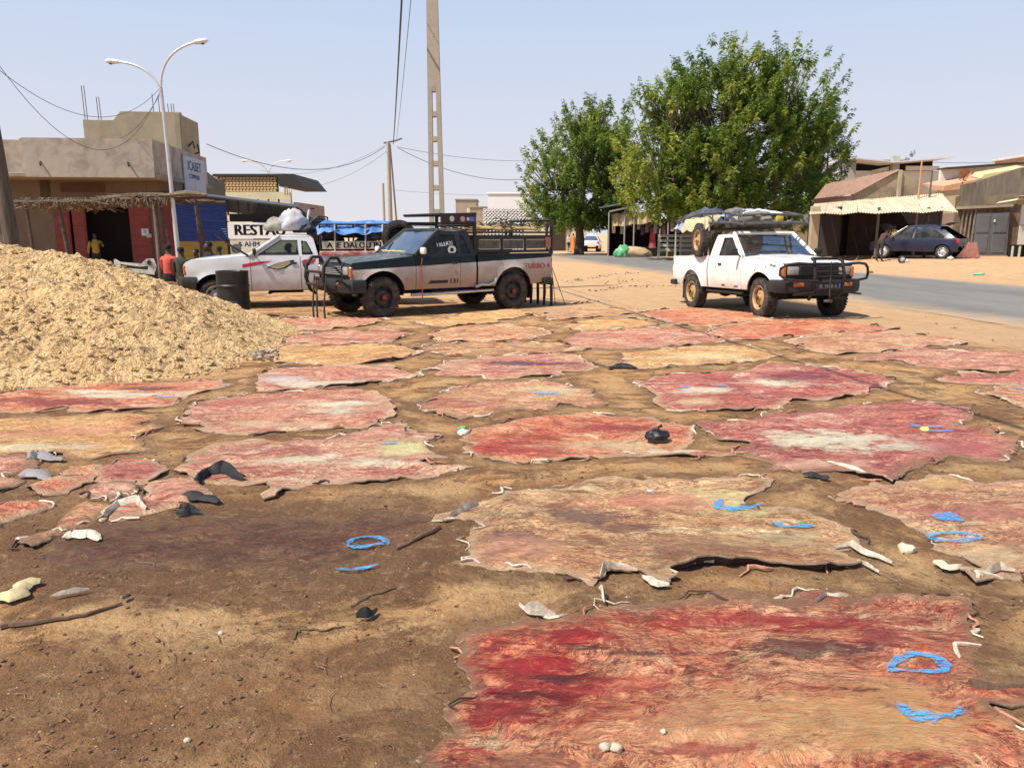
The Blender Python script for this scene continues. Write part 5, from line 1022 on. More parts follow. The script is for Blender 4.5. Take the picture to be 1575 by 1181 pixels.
MB().tube([(.0, 0, 0), (-.02, 0, .18), (-.05, 0, .30)], .028, 7).build('leg', M('pale_leg', (.66, .64, .60), .6), t); MB().tube([(-.03, 0, .28), (-.08, 0, .33), (-.16, 0, .32)], .020, 6).tube([(-.05, .05, .02), (-.22, .05, .16), (-.42, .05, .14), (-.46, .05, -.14)], .022, 6).tube([(-.05, -.15, .0), (-.22, -.15, .12), (-.40, -.15, .10)], .022, 6).bbox((-.20, -.05, .06), (.28, .24, .10), .03).build('frame', BLK, t)
# ---------------------------------------------------- cars
def car(name, label, loc, heading, paint, glass, rim, L=4.0, H=1.45, W=1.66, hoodopen=False, bootopen=False, inter=True, group=None):
    hd = Vector(heading).normalized(); root = empty(name, loc, math.atan2(hd.y, hd.x), label, 'car', group)
    hw = W / 2; F = L / 2; xa, xb = F - .78, -F + .66; wr = .30; ar = .36; zc = .31; zs = .30; belt = .90
    prof = [(F, .60), (F - .05, .70), (F - .30, .80), (F - .95, .93), (F - 1.65, H - .06), (F - 2.0, H), (F - 2.7, H), (F - 3.25, H - .10), (-F + .22, .98), (-F + .02, .90), (-F, .55)]
    def yf(x, z):
        y = hw - .06 * max(0, (z - .6) / .4) ** 2 - .04 * max(0, (.5 - z) / .2) ** 2 - .13 * max(0, (abs(x) - F + .6) / .6) ** 2
        if z > belt: y -= (z - belt) * .28
        for xc in (xa, xb): y += .02 * math.exp(-((math.hypot(x - xc, z - zc) - ar) / .05) ** 2)
        return y
    bot = [(-F + .02, .32), (-F + .1, zs)] + arch(xb, ar, zc, zs) + arch(xa, ar, zc, zs) + [(F - .08, zs), (F - .01, .36)]
    w1 = [(F - 1.12, belt + .03), (F - 1.66, H - .12), (F - 2.08, H - .09), (F - 2.08, belt + .02)]; w2 = [(F - 2.15, belt + .02), (F - 2.15, H - .09), (F - 2.75, H - .10), (-F + .62, belt + .12), (-F + .66, belt + .03)]
    body = None
    for sd in (1, -1):
        v, f = cdt(prof[::-1][::-1] + bot, [w1, w2], .09); o = MB().add([(p.x, sd * yf(p.x, p.y), p.y) for p in v], f).build('body_side', paint, root, smooth=True, ang=30)
        for hh in (w1, w2):
            v, f = cdt(hh, (), .3); MB().add([(p.x, sd * (yf(p.x, p.y) - .012), p.y) for p in v], f).build('window', glass, o, recalc=False)
        mb = MB()
        for x in (F - 1.12, F - 2.11, -F + .98): mb.tube([(x, sd * (yf(x, .4) + .001), .38), (x, sd * (yf(x, .6) + .001), .6), (x, sd * (yf(x, belt) + .001), belt)], .005, 4)
        mb.build('door_seam', UND, o)
        MB().bbox((F - 1.20, sd * (hw + .02), belt + .05), (.09, .16, .12), .03).build('mirror', paint, root)
        MB().bbox((F - .14, sd * (hw - .25), .66), (.12, .26, .14), .03, seg=2).build('headlight', LENS, root, smooth=True); MB().bbox((-F + .07, sd * (hw - .20), .80), (.13, .20, .24), .04, seg=2).build('tail_lamp', REDL, root, smooth=True)
        wheel(root, xa, sd * (hw - .12), wr, .19, rim); wheel(root, xb, sd * (hw - .12), wr, .19, rim)
        MB().lathe([(ar, sd * (hw - .04)), (ar, sd * .45), (.001, sd * .44)], 18, (xa, 0, zc), 'Y').build('wheel_arch', UND, root); MB().lathe([(ar, sd * (hw - .04)), (ar, sd * .45), (.001, sd * .44)], 18, (xb, 0, zc), 'Y').build('wheel_arch', UND, root)
    names = ['bumper_front', 'nose', 'bonnet', 'windscreen', 'roof_front', 'roof', 'roof_rear', 'tailgate', 'boot_edge', 'bumper_rear']
    for (a, b), nm in zip(zip(prof, prof[1:]), names):
        if nm == 'bonnet' and hoodopen: continue
        if nm in ('tailgate', 'boot_edge') and bootopen: continue
        gl = nm in ('windscreen',) or (nm == 'tailgate'); ins = .0
        fn = lambda s, t, a=a, b=b: (a[0] + (b[0] - a[0]) * s + .03 * (1 - (2 * t - 1) ** 2) * (1 if a[0] > 0 else -1), (2 * t - 1) * yf(a[0] + (b[0] - a[0]) * s, a[1] + (b[1] - a[1]) * s), a[1] + (b[1] - a[1]) * s + .03 * (1 - (2 * t - 1) ** 2))
        o = MB().grid(4, 12, fn).build(nm, paint if not gl else glass, root, smooth=True, recalc=not gl)
        if gl: MB().tube([fn(k / 4, 0) for k in range(5)], .03, 6).tube([fn(k / 4, 1) for k in range(5)], .03, 6).build('frame', paint, o)
    if hoodopen: MB().grid(4, 10, lambda s, t: (F - .98 + .55 * s, (2 * t - 1) * (hw - .12), .96 + .62 * s + .05 * (1 - (2 * t - 1) ** 2))).build('raised_bonnet', paint, root, smooth=True); MB().box((F - .55, 0, .62), (.75, hw * 1.7, .24)).bbox((F - .6, .1, .76), (.4, .4, .1), .03).build('engine', UND, root)
    if bootopen:
        MB().grid(5, 10, lambda s, t: (-F + .98 - .88 * s, (2 * t - 1) * (hw - .18 - .05 * s), H - .04 + .14 * math.sin(s * 2.2) + .03 * (1 - (2 * t - 1) ** 2))).build('raised_tailgate', M('tailgate_dark', (.012, .012, .016), .3, coat=.5), root, smooth=True)
        MB().box((-F + .52, 0, .60), (.8, hw * 1.7, .05)).bbox((-F + .45, .2, .72), (.4, .5, .2), .06).bbox((-F + .4, -.35, .70), (.3, .3, .14), .05).build('boot_floor', M('boot_trim', (.10, .08, .06), .9, var=.5, vs=8), root)
    MB().box((0, 0, .34), (L - .5, hw * 1.2, .10)).build('floor_pan', UND, root)
    for sx, x in ((1, F - 2.05), (0, F - 2.85)):
        for sd in (1, -1): MB().bbox((x, sd * .36, .62), (.45, .46, .16), .05).bbox((x - .26, sd * .36, .92), (.12, .44, .50), .05).build('seat', INT, root)
    MB().bbox((-F - .005, 0, .62), (.02, .46, .11), .004).build('number_plate', M('plate_pale', (.62, .62, .60), .5), root)
    return root
NAVY = M('navy_paint', (.006, .008, .032), .35, 0, var=.15, coat=.3, dirt=(.08, .07, .07), da=.2, ds=3)
g = G(1418, 398); ch = Vector((-.66, .75)).normalized()
C1 = car('hatchback_car', 'dark blue hatchback with its bonnet and tailgate open, parked before the cream awning', (g.x + .42, g.y + 1.3, gz(g.x, g.y) + .03), ch, NAVY, glass_mat('grey_window', (.25, .27, .27), .10), M('silver_wheel_cover', (.62, .62, .64), .35, .4), L=4.15, H=1.56, hoodopen=True, bootopen=True)
g = G(912, 387.5)
C2 = car('hatchback_car', 'small white hatchback seen from behind, parked in the tree shade beyond the road', (g.x, g.y + 1.2, 0), (.16, 1), M('clean_white_paint', (.74, .75, .74), .3, var=.05, coat=.5), glass_mat('sea_window', (.20, .30, .28), .12), M('grey_rim', (.3, .3, .3)), L=3.9, H=1.48)
# detached bumper and barrel
bx = G(353, 491); t = tag(empty('oil_barrel', (bx.x, bx.y + .29, 0)), 'black steel oil barrel standing between the sand heap and the pickups', 'barrel')
BAR = M('barrel_black', (.012, .012, .013), .5, .2, var=.4, vs=5, dirt=(.06, .05, .04), da=.5, ds=4)
pf_ = [(.001, .86), (.27, .86), (.285, .88), (.295, .875), (.292, .85)]
for z in (.60, .30):
    pf_ += [(.290, z + .03), (.303, z + .012), (.303, z - .012), (.290, z - .03)]
pf_ += [(.290, .03), (.297, .01), (.28, 0), (.001, 0)]
b_ = MB().lathe(pf_, 36).build('drum', BAR, t, smooth=True, ang=25); MB().lathe([(.001, .02), (.03, .02), (.03, 0)], 12, (.16, .05, .865)).build('bung', BAR, b_)
p = P(203, 400, 15.5); t = empty('car_bumper', (p.x, p.y, p.z - .17), R(-14), 'loose grey white car bumper panel with a black slot, propped behind the sand heap', 'bumper')
v, f = cdt([(-.50, .16), (-.44, .19), (-.30, .13), (.20, .10), (.32, .20), (.46, .20), (.50, .05), (.44, -.12), (-.30, -.04), (-.47, -.02)], [[(-.32, .09), (.16, .04), (.34, .05), (.32, -.02), (-.28, .02)]], .06)
MB().add([(a.x, .10 * a.x * a.x * 3, a.y) for a in v], f).build('shell', M('bumper_shell', (.50, .49, .46), .5, dirt=(.10, .09, .08), da=.7, ds=6), t, smooth=True)
MB().box((0, .09, .03), (.9, .04, .18)).tube([(-.35, .1, 0), (-.35, .12, -1.3)], .03, 6).tube([(.35, .1, 0), (.35, .12, -1.3)], .03, 6).build('bracket', UND, t); MB().lathe([(.05, 0), (.001, .01)], 12, (.38, -.02 + .04, .12), 'Y').build('fog_hole', UND, t)
# ============================================================ buildings
def wallmat(name, c, dirt, da=.6, ds=1.0, var=.12, bump=.25): 
    return M(name, c, .9, var=var, vs=1.3, dirt=dirt, da=da, ds=ds, bump=bump, bs=18)
DRK = M('shade_black', (.012, .009, .008), .95)  # near-black colour standing in for shade in rooms and gaps
def px(u, Y, x0=787.5): return (u - x0) / FPX * Y
# --- A: flat roofed shop with deep parapet
CA = P(233, 300, 26.0); A = empty('flat_roofed_shop', (CA.x + .16, 26.0, 0), R(6), 'flat roofed shop with pale concrete parapet and red doors behind the sand heap', 'building')
PAR = wallmat('parapet_plaster', (.42, .36, .285), (.20, .165, .125), .8, 1.6); WLA = wallmat('shop_wall', (.17, .13, .095), (.09, .07, .05), .6)  # shop wall colour lowered to carry the shade under the parapet
mb = MB().box((-2.0, .10, 3.98), (4.0, .20, 1.22)); mb.box((-5.3, .52, 3.98), (2.6, .20, 1.16)); mb.box((-4.0 - .06, .32, 3.97), (.12, .45, 1.20)); mb.box((-.10, 3.0 + .22, 3.97), (.20, 6.0, 1.22)); mb.build('parapet', PAR, A)
MB().bbox((-3.4, 3.3, 3.44), (6.9, 6.5, .14), .02).build('roof_slab', M('slab', (.30, .25, .19), .9, dirt=(.15, .12, .09)), A)
mb = MB(); w0 = 1.6
mb.box((-5.73, w0 + .1, 1.7), (3.46, .2, 3.36)); mb.box((-2.6, w0 + .1, 2.95), (3.5, .2, .84)); mb.box((-.42, w0 + .1, 1.7), (.84, .2, 3.36)); mb.box((-.12, 3.9, 1.7), (.2, 4.4, 3.34)); mb.build('wall', WLA, A)
RED = M('red_paint_metal', (.21, .038, .028), .6, var=.2, dirt=(.14, .03, .025), da=.6, ds=2)
MB().box((-2.6, 2.6, 1.25), (3.4, .1, 2.5)).box((-2.6, 2.0, .02), (3.4, 1.4, .04)).build('room_shade', DRK, A)  # black panels stand in for the unlit room
for x, wd in ((-3.75, .52), (-3.18, .44), (-1.14, .72)):
    d_ = MB().bbox((x, w0 + .02, 1.25), (wd, .08, 2.5), .01).build('door_leaf', RED, A)
    mb = MB()
    for k in range(7): mb.bbox((x, w0 - .028, .25 + k * .36), (wd - .08, .02, .30), .008)
    mb.build('door_panel', RED, d_)
MB().box((-2.95, w0 - .012, 3.12), (1.45, .03, .30)).build('vent', M('vent_brown', (.09, .045, .03), .8), A)
mb = MB().box((-1.00, w0 - .05, 1.62), (.24, .01, .24)); mb.build('paper_notice', M('paper', (.55, .62, .60), .8), A); MB().box((-.88, w0 - .057, 1.50), (.18, .006, .12)).box((-1.00, w0 - .058, 1.64), (.10, .006, .12)).build('paper_notice', M('paper2', (.34, .44, .46), .8, var=.4, vs=20), A)
for x in (-3.5, -.8): MB().tube([(x, .0, 3.85), (x + .08, -.20, 3.72)], .03, 6).build('rain_spout', BLK, A)
MB().bbox((-.20, w0 - .02, 1.5), (.38, .05, 3.0), .01).build('red_panel', M('dark_red_metal', (.16, .02, .018), .6, var=.3), A)
mb = MB(); 
for k in range(10): mb.bbox((-.02 + .012, 1.9 + k * .42, 1.5), (.03, .40, 3.0), .005)
mb.build('side_door', M('dark_red_metal', (.16, .02, .018), .6, var=.3), A)
MB().tube([(-.62, w0 - .06, 0), (-.62, w0 - .06, 2.7)], .06, 8).build('drain_pipe', M('pipe_cream', (.52, .46, .34), .7, dirt=(.3, .22, .15)), A)
sg = MB().bbox((.04, 4.35, 3.72), (.05, 2.7, 1.36), .01).build('wall_sign', M('sign_pale_blue', (.42, .47, .54), .6, var=.15, dirt=(.30, .32, .36), da=.4, ds=2), A)
bl = M('sign_blue', (.06, .12, .30), .6)
text('ICABET', .55, bl, sg, lambda v: (.07, 4.30 + v.x * .95, 4.05 + v.y * .9), bold=.01); text('COMMUN', .26, bl, sg, lambda v: (.07, 4.2 + v.x * 1.1, 3.68 + v.y), bold=.006)
# --- awning of branches on poles before the shop
AW = empty('brush_awning', (P(170, 330, 22.0).x, 22.0, 0), R(2), 'low awning roofed with dry branches and millet stalks, on crooked poles before the shop', 'awning')
mb = MB(); ST = M('dry_stalks', (.21, .155, .10), .9, var=.5, vs=5, dirt=(.04, .03, .02), da=.9, ds=5)
for k in range(820):
    x = rnd.uniform(-2.55, 1.6); y = rnd.uniform(-.1, 2.0); a = rnd.gauss(0, .28); l = rnd.uniform(.5, 1.3); z = 2.46 + .06 * math.sin(x * 1.8) + rnd.uniform(0, .13) * (.6 + .6 * noise.noise(Vector((x * 2, y, 1)))) + .10 * ss(-1, 1, x) - (.10 if x < -1.6 else 0)
    dz = rnd.gauss(0, .09); mb.tube([(x - l / 2 * math.cos(a), y - l / 2 * math.sin(a), z - abs(dz)), (x, y, z), (x + l / 2 * math.cos(a), y + l / 2 * math.sin(a), z - abs(dz) * rnd.random() * 1.4)], rnd.uniform(.006, .014), 4)
for k in range(110):
    x = rnd.uniform(-2.4, 1.7); z = 2.55; mb.tube([(x, -.15, z), (x + rnd.uniform(-.1, .1), -.25, z - rnd.uniform(.05, .3))], rnd.uniform(.005, .014), 4)
mb.build('stalk_roof', ST, AW)
for y in (-.05, 1.1, 2.0): MB().tube([(-2.7, y, 2.42), (-1, y, 2.44), (1, y, 2.52), (2.55, y, 2.50 if y > 0 else 2.56)], .05, 7).build('beam', M('beam_wood', (.10, .07, .05), .9, var=.5, bump=.5), AW)
MB().tube([(1.6, -.2, 2.60), (2.2, -.15, 2.66), (2.75, -.1, 2.62)], [.05, .10, .04], 7).build('bundle', ST, AW)
for k, (x, y, dx, r) in enumerate([(-2.3, 0, .05, .05), (-1.42, 0, .22, .06), (1.25, 0, -.02, .05), (1.34, .1, .35, .045), (1.95, 1.2, .3, .05), (2.15, .6, .1, .06)]):
    MB().tube([(x + dx, y, -.05), (x + dx * .4 + .03, y, 1.3), (x, y, 2.55)], [r, r * .95, r * .8], 8).build('pole', M('pole_wood', (.09, .06, .045), .9, var=.5, vs=8, bump=.5), AW, smooth=True)
# --- wooden power pole at the left edge
p = P(18, 372, 15.8); t = empty('wooden_pole', (p.x - .02, 15.8, 0), 0, 'thick dark wooden pole rising at the left edge of the picture behind the sand heap', 'pole')
MB().tube([(.05, 0, -.1), (.02, 0, 1.5), (-.04, 0, 3.0), (-.10, 0, 4.3)], [.155, .145, .125, .11], 14).build('shaft', M('pole_grey_wood', (.085, .065, .05), .9, var=.5, vs=3, dirt=(.20, .16, .12), da=.6, ds=4, stretch=(6, 6, .6), bump=.5), t, smooth=True)
MB().bbox((-.12, -.10, 4.42), (.26, .26, .34), .05).build('meter_box', M('box_grey', (.12, .12, .12), .6), t); MB().tube([(-.02, -.16, 4.2), (.05, -.2, 4.1), (.02, -.2, 3.98), (-.06, -.18, 4.02), (-.08, -.16, 4.14)], .012, 6).build('cable_loop', M('cable_grey', (.2, .2, .2), .6), t)
# --- B: unfinished tower behind
TB_ = empty('concrete_tower', (P(287, 300, 31).x, 31.0, -.22), R(6), 'unfinished square concrete tower with rusty rods on top, behind the flat roofed shop', 'building')
TW_ = wallmat('bare_render', (.36, .30, .20), (.26, .21, .15), .7, 1.5, bump=.4)
mb = MB().box((-1.1, .1, 3.1), (2.2, .2, 6.56)).box((-2.9, .1, 3.0), (1.4, .2, 6.10)).box((-.1, 1.25, 3.05), (.2, 2.1, 6.50)).box((-3.5, 1.25, 3.0), (.2, 2.1, 6.0)).box((-1.8, 1.2, 5.6), (3.3, 2.0, .15)).prism([(-2.201, 0, 6.04), (-2.201, 0, 6.38), (-2.5, 0, 6.04)], (0, 0.001, 0), (0, .199, 0)); mb.build('wall', TW_, TB_)
MB().bbox((-.12, -.03, 3.1), (.22, .1, 6.5), .01).build('pillar', wallmat('pillar_render', (.30, .25, .17), (.2, .16, .11)), TB_)
for x0, n, h in ((-3.55, 2, 1.1), (-3.05, 2, .7), (-1.0, 1, .85), (-.78, 2, .8), (-.45, 1, .5), (-.33, 2, .5)):
    for k in range(n): MB().tube([(x0 + k * .09, .1, 6.0), (x0 + k * .09 - .02, .1, 6.2 + h)], .014, 5).build('rebar', M('rebar', (.06, .045, .05), .8), TB_)
MB().tube([(.05, .6, 5.2), (.25, .5, 5.35), (.30, .5, 5.1), (.42, .5, 5.25), (.46, .5, 4.95), (.2, .5, 4.85)], .035, 6).build('cable_bracket', BLK, TB_)
MB().tube([(-3.62, .1, 5.35), (-3.75, .05, 5.35)], .04, 6).build('bracket', BLK, TB_)
# --- C: dim side wall running back
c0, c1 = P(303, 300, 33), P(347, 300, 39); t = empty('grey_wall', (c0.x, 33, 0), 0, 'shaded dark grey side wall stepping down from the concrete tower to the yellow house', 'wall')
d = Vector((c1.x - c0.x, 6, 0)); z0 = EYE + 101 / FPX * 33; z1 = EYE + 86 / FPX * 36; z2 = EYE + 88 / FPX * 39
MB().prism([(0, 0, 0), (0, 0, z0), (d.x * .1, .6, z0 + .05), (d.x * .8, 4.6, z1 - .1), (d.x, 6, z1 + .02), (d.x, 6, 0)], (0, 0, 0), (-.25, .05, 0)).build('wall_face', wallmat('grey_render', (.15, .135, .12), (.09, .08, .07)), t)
# --- D: yellow house with pierced brick band and overhanging roof
DY = 40.; x0 = px(345, DY); x1 = px(456, DY); D_ = empty('yellow_house', (x0, DY, 0), 0, 'pale yellow house with a band of pierced bricks under a flat dark overhanging roof', 'building'); wD = x1 - x0
YL = wallmat('yellow_wall', (.74, .66, .42), (.50, .42, .26), .4, 1.2); zb = EYE + 62 / FPX * DY; zt_ = EYE + 84 / FPX * DY
mb = MB().box((wD / 2, .15, zb / 2), (wD, .3, zb)).box((wD - .5 / 2 + .0, .15, (zb + zt_) / 2), (.10, .28, zt_ - zb)).box((.06, .15, (zb + zt_) / 2), (.12, .28, zt_ - zb)); mb.build('wall', YL, D_)
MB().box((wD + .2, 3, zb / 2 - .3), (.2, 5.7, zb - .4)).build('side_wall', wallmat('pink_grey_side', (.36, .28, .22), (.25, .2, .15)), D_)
mb = MB(); br = M('pierced_brick', (.52, .36, .18), .9, var=.35, vs=3); w2_ = px(437, DY) - x0; nr = 6; rw = (zt_ - zb) / nr
me0 = None
for r in range(nr):
    n = 17
    for k in range(n):
        bw = (w2_ - .2) / n; x = .14 + bw * (k + .5) + (bw * .25 if r % 2 else 0)
        if me0 is None: o = MB().bbox((0, 0, 0), (bw * .86, .16, rw * .78), .02).build('brick', br, D_); me0 = o.data
        else: o = bpy.data.objects.new('brick', me0); col.objects.link(o); o.parent = D_
        o.location = (x, .12, zb + rw * (r + .5))
MB().box((w2_ / 2, .26, (zb + zt_) / 2), (w2_, .04, zt_ - zb)).build('band_back', M('ochre_back', (.30, .19, .08), .9), D_)
MB().prism([(-.05, -.55, zt_ + .02), (w2_ + 1.0, -.55, zt_ - .0), (w2_ + 1.45, -.3, zt_ - .75), (w2_ + .6, 0, zt_ - .62), (w2_, -.1, zt_), (-.05, 0, zt_)][0:0] or [(-.1, 0, 0), (w2_ + .85, 0, 0), (w2_ + 1.35, 0, -.62), (w2_ + .12, 0, -.62), (w2_ + .05, 0, -.12), (-.1, 0, -.12)], (0, -.04, zt_ + .14), (0, 5, zt_ + .14)).build('roof', M('dark_sheet', (.035, .032, .03), .8), D_)
for k in range(4): MB().bbox((w2_ + .35 + k * .12, .0, zb + .04), (.05, .06, .26), .01).build('baluster', YL, D_)
# --- E: blue corrugated snack bar with sign boards
EY = 27.6; x0 = px(266, EY); E_ = empty('blue_snack_bar', (x0, EY, 0), R(1), 'blue and yellow corrugated iron snack bar with white signs beside the flat roofed shop', 'building')
BLU = M('blue_corrugated', (.022, .060, .25), .5, var=.2, dirt=(.02, .05, .2), da=.5, ds=2, bump=.05); YEL = M('ochre_corrugated', (.42, .29, .05), .6, var=.2, dirt=(.25, .17, .04), da=.5, ds=2)
we = px(358, EY) - x0; zy = EYE - 10 / FPX * EY
def corr_h(x0_, x1_, z0f, z1f, nr, dep=.018):  # horizontal corrugations on a wall facing -y
    return lambda a, b: (x0_ + (x1_ - x0_) * a, dep * math.sin(b * nr * 6.283), z0f(a) + (z1f(a) - z0f(a)) * b)
ztp = lambda a: EYE + (62 - 14 * a) / FPX * EY
for k in range(4):
    lo = lambda a, k=k: zy + (ztp(a) - zy) * k / 4; hi = lambda a, k=k: zy + (ztp(a) - zy) * (k + 1) / 4 - .008
    MB().grid(4, 32, corr_h(0, we, lo, hi, 4)).build('corrugated_sheet', BLU, E_, smooth=True, ang=None, loc=(0, -.004 * (k % 2), 0))
MB().grid(4, 50, corr_h(0, we - .02, lambda a: 0, lambda a: zy - .01, 9)).build('yellow_sheet', YEL, E_, smooth=True, ang=None)
MB().box((we + .01, .0, 1.0), (.07, .08, 2.0)).build('corner_post', BLK, E_)
RF = M('blue_grey_roof', (.16, .22, .30), .4, .3, var=.2)
ze = EYE + 43 / FPX * EY; xe = px(470, EY) - x0
MB().prism([(.6, 0, EYE + 64 / FPX * EY), (xe, 0, ze), (xe, 0, ze - .08), (.6, 0, EYE + 64 / FPX * EY - .07)], (0, -.35, 0), (0, 2.6, -.5)).build('roof_sheet', RF, E_)
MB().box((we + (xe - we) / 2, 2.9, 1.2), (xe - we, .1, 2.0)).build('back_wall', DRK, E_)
MB().box((we + (xe - we) / 2 + .1, .02, EYE + 24.5 / FPX * EY), (xe - we, .05, .27)).build('dark_fascia', M('fascia_black', (.012, .012, .012), .8), E_)
for k in range(6): MB().box((we + .06 + k * .36, .0, EYE + 40 / FPX * EY), (.05, .05, .55)).build('post', BLK, E_)
sx0 = px(357, 27.4) - x0; sw = 2.75; s1 = MB().bbox((sx0 + sw / 2, -.10, EYE + 5.5 / FPX * EY), (sw, .04, .56), .006).build('sign_board', M('sign_white', (.80, .79, .78), .6, var=.04, dirt=(.5, .48, .45), da=.3, ds=2), E_)
text('RESTAU', .52, DK, s1, lambda v: (sx0 + 1.12 + v.x * .98, -.123, EYE + 5.5 / FPX * EY + v.y * 1.0), bold=.028)
s2 = MB().bbox((sx0 + 1.45, -.08, EYE - 19.5 / FPX * EY), (2.8, .04, .56), .02).build('sign_board', M('sign_cream', (.66, .62, .48), .6, var=.08, dirt=(.30, .28, .24), da=.5, ds=2), E_)
text('& AHM', .25, M('sign_letters_blue', (.03, .12, .36), .6), s2, lambda v: (sx0 + .70 + v.x, -.102, EYE - 15 / FPX * EY + v.y), bold=.01)
MB().lathe([(.001, -.005), (.17, -.005), (.17, 0)], 20, (sx0 + .25, -.10, EYE - 21 / FPX * EY), 'Y').build('sign_emblem', M('emblem_grey', (.09, .11, .12), .7, var=.5, vs=12), s2)
# --- double street lamps
def lamp(base, h, arms, lab, rad, rz=0):
    t = empty('street_lamp', base, rz, lab, 'street lamp', 'double armed street lamps'); GAL = M('galvanised', (.60, .60, .58), .4, .35, var=.1, dirt=(.35, .33, .3), da=.4, ds=3)
    MB().tube([(0, 0, -.1), (0, 0, h * .45), (0, 0, h)], [rad, rad * .75, rad * .55], 12).build('post', GAL, t, smooth=True)
    for pts, hd in arms:
        n = 14; q = []
        for i in range(n + 1):
            s = i / n; q.append(Vector(pts[0]) * (1 - s) ** 3 + 3 * Vector(pts[1]) * s * (1 - s) ** 2 + 3 * Vector(pts[2]) * s * s * (1 - s) + Vector(pts[3]) * s ** 3)
        a = MB().tube(q, rad * .42, 8).build('arm', GAL, t, smooth=True)
        e = q[-1]; d = (q[-1] - q[-2]).normalized(); d = Vector((d.x, d.y, d.z * .5)).normalized(); f = e + d * hd; m = e + d * hd * .5
        MB().tube([e, e + d * hd * .15, m, e + d * hd * .85, f], [hd * .07, hd * .13, hd * .17, hd * .15, hd * .05], 10).build('lamp_head', M('lamp_shell', (.70, .69, .66), .5), a, smooth=True)
        MB().tube([m - Vector((0, 0, hd * .09)) - d * hd * .1, m - Vector((0, 0, hd * .13)) + d * hd * .15, m - Vector((0, 0, hd * .07)) + d * hd * .36], [hd * .05, hd * .10, hd * .05], 8).build('lamp_glass', M('lamp_bowl', (.10, .08, .07), .3), a, smooth=True)
    return t
LY = 22.0; b0 = P(266, 360, LY); top = P(249, 135, LY)
x_ = b0.x + .12; tt = lamp((x_, LY, 0), top.z, [([(0, 0, top.z - .05), (.02, 0, top.z + .62), (.42, 0, top.z + .98), (.98, 0, top.z + 1.12 - .0)], .42), ([(0, 0, top.z - .2), (-.12, .1, top.z + .35), (-.5, .1, top.z + .62), (-1.08, .1, top.z + .70)], .40)], 'tall double armed street lamp before the flat roofed shop', .075)
tt.rotation_euler[1] = R(-1.2)
b1 = P(415, 300, 62); tz = P(415, 268, 62).z
lamp((b1.x, 62, 0), tz, [([(0, 0, tz - .05), (.1, 0, tz + .6), (.6, 0, tz + .95), (1.35, 0, tz + 1.0)], .55), ([(0, 0, tz - .05), (-.15, 0, tz + .6), (-.8, 0, tz + 1.0), (-1.5, 0, tz + 1.0)], .55)], 'small far double armed street lamp above the yellow house roof', .09)
# --- concrete lattice pole
PY = 21.0; pb_ = P(674, 420, PY); pt = P(648, -60, PY); t = empty('concrete_pole', (pb_.x, PY, 0), 0, 'tall ladder shaped concrete power pole rising out of the top of the picture', 'pole', None)
CON = M('pole_concrete', (.40, .35, .26), .85, var=.15, vs=3, dirt=(.26, .22, .16), da=.5, ds=3, bump=.3)
ztop = pt.z + 1.2; dx = pt.x - pb_.x; h0 = P(655, 135, PY).z
def wz(z): return .44 - .20 * z / ztop
def cx_(z): return dx * .12 * z / ztop
mb = MB()
for sgn in (1, -1):
    def f(a, b): return None
    pts = [];
    vs = []
    for z in (-.1, h0):
        xo = cx_(z) + sgn * wz(z) / 2; xi = cx_(z) + sgn * (wz(z) / 2 - .115)
        for x in (xo, xi):
            for y in (-.09, .09): vs.append((x, y, z))
    mb.add(vs, [(0, 1, 3, 2), (4, 6, 7, 5), (0, 4, 5, 1), (2, 3, 7, 6), (0, 2, 6, 4), (1, 5, 7, 3)])
vs = []
for z in (h0, ztop):
    for sgn in (-1, 1):
        for y in (-.09, .09): vs.append((cx_(z) + sgn * wz(z) / 2, y, z))
mb.add(vs, [(0, 1, 3, 2), (4, 6, 7, 5), (0, 4, 5, 1), (2, 3, 7, 6), (0, 2, 6, 4), (1, 5, 7, 3)])
mb.build('pole_leg', CON, t)
z = h0; k = 0
while z > .2:
    MB().bbox((cx_(z), 0, z - .04), (wz(z) - .21, .17, .15), .015).build('rung', CON, t); z -= .62
def pole(u, v, Y, r0, r1, lab, arms=()):
    p = P(u, v, Y); t = empty('power_pole', (p.x, Y, 0), 0, lab, 'pole', 'slim concrete poles far down the road'); MB().tube([(.0, 0, -.1), (0, 0, p.z)], [r0, r1], 8).build('shaft', CON, t, smooth=True)
    if arms: MB().tube([(-.3, 0, p.z - .05), (.5, 0, p.z + .1), (.9, 0, p.z + .25)], .06, 6).build('cross_arm', BLK, t); MB().tube([(.5, .3, -.1), (.12, 0, p.z - .1)], [.07, .05], 8).build('brace', CON, t, smooth=True)
    return p
pole(597, 219, 52, .17, .12, 'nearer slim pole with a dark cross arm left of the tall concrete pole', (1,)); pole(589, 282, 80, .16, .12, 'farther slim pole just left of the nearer slim one')
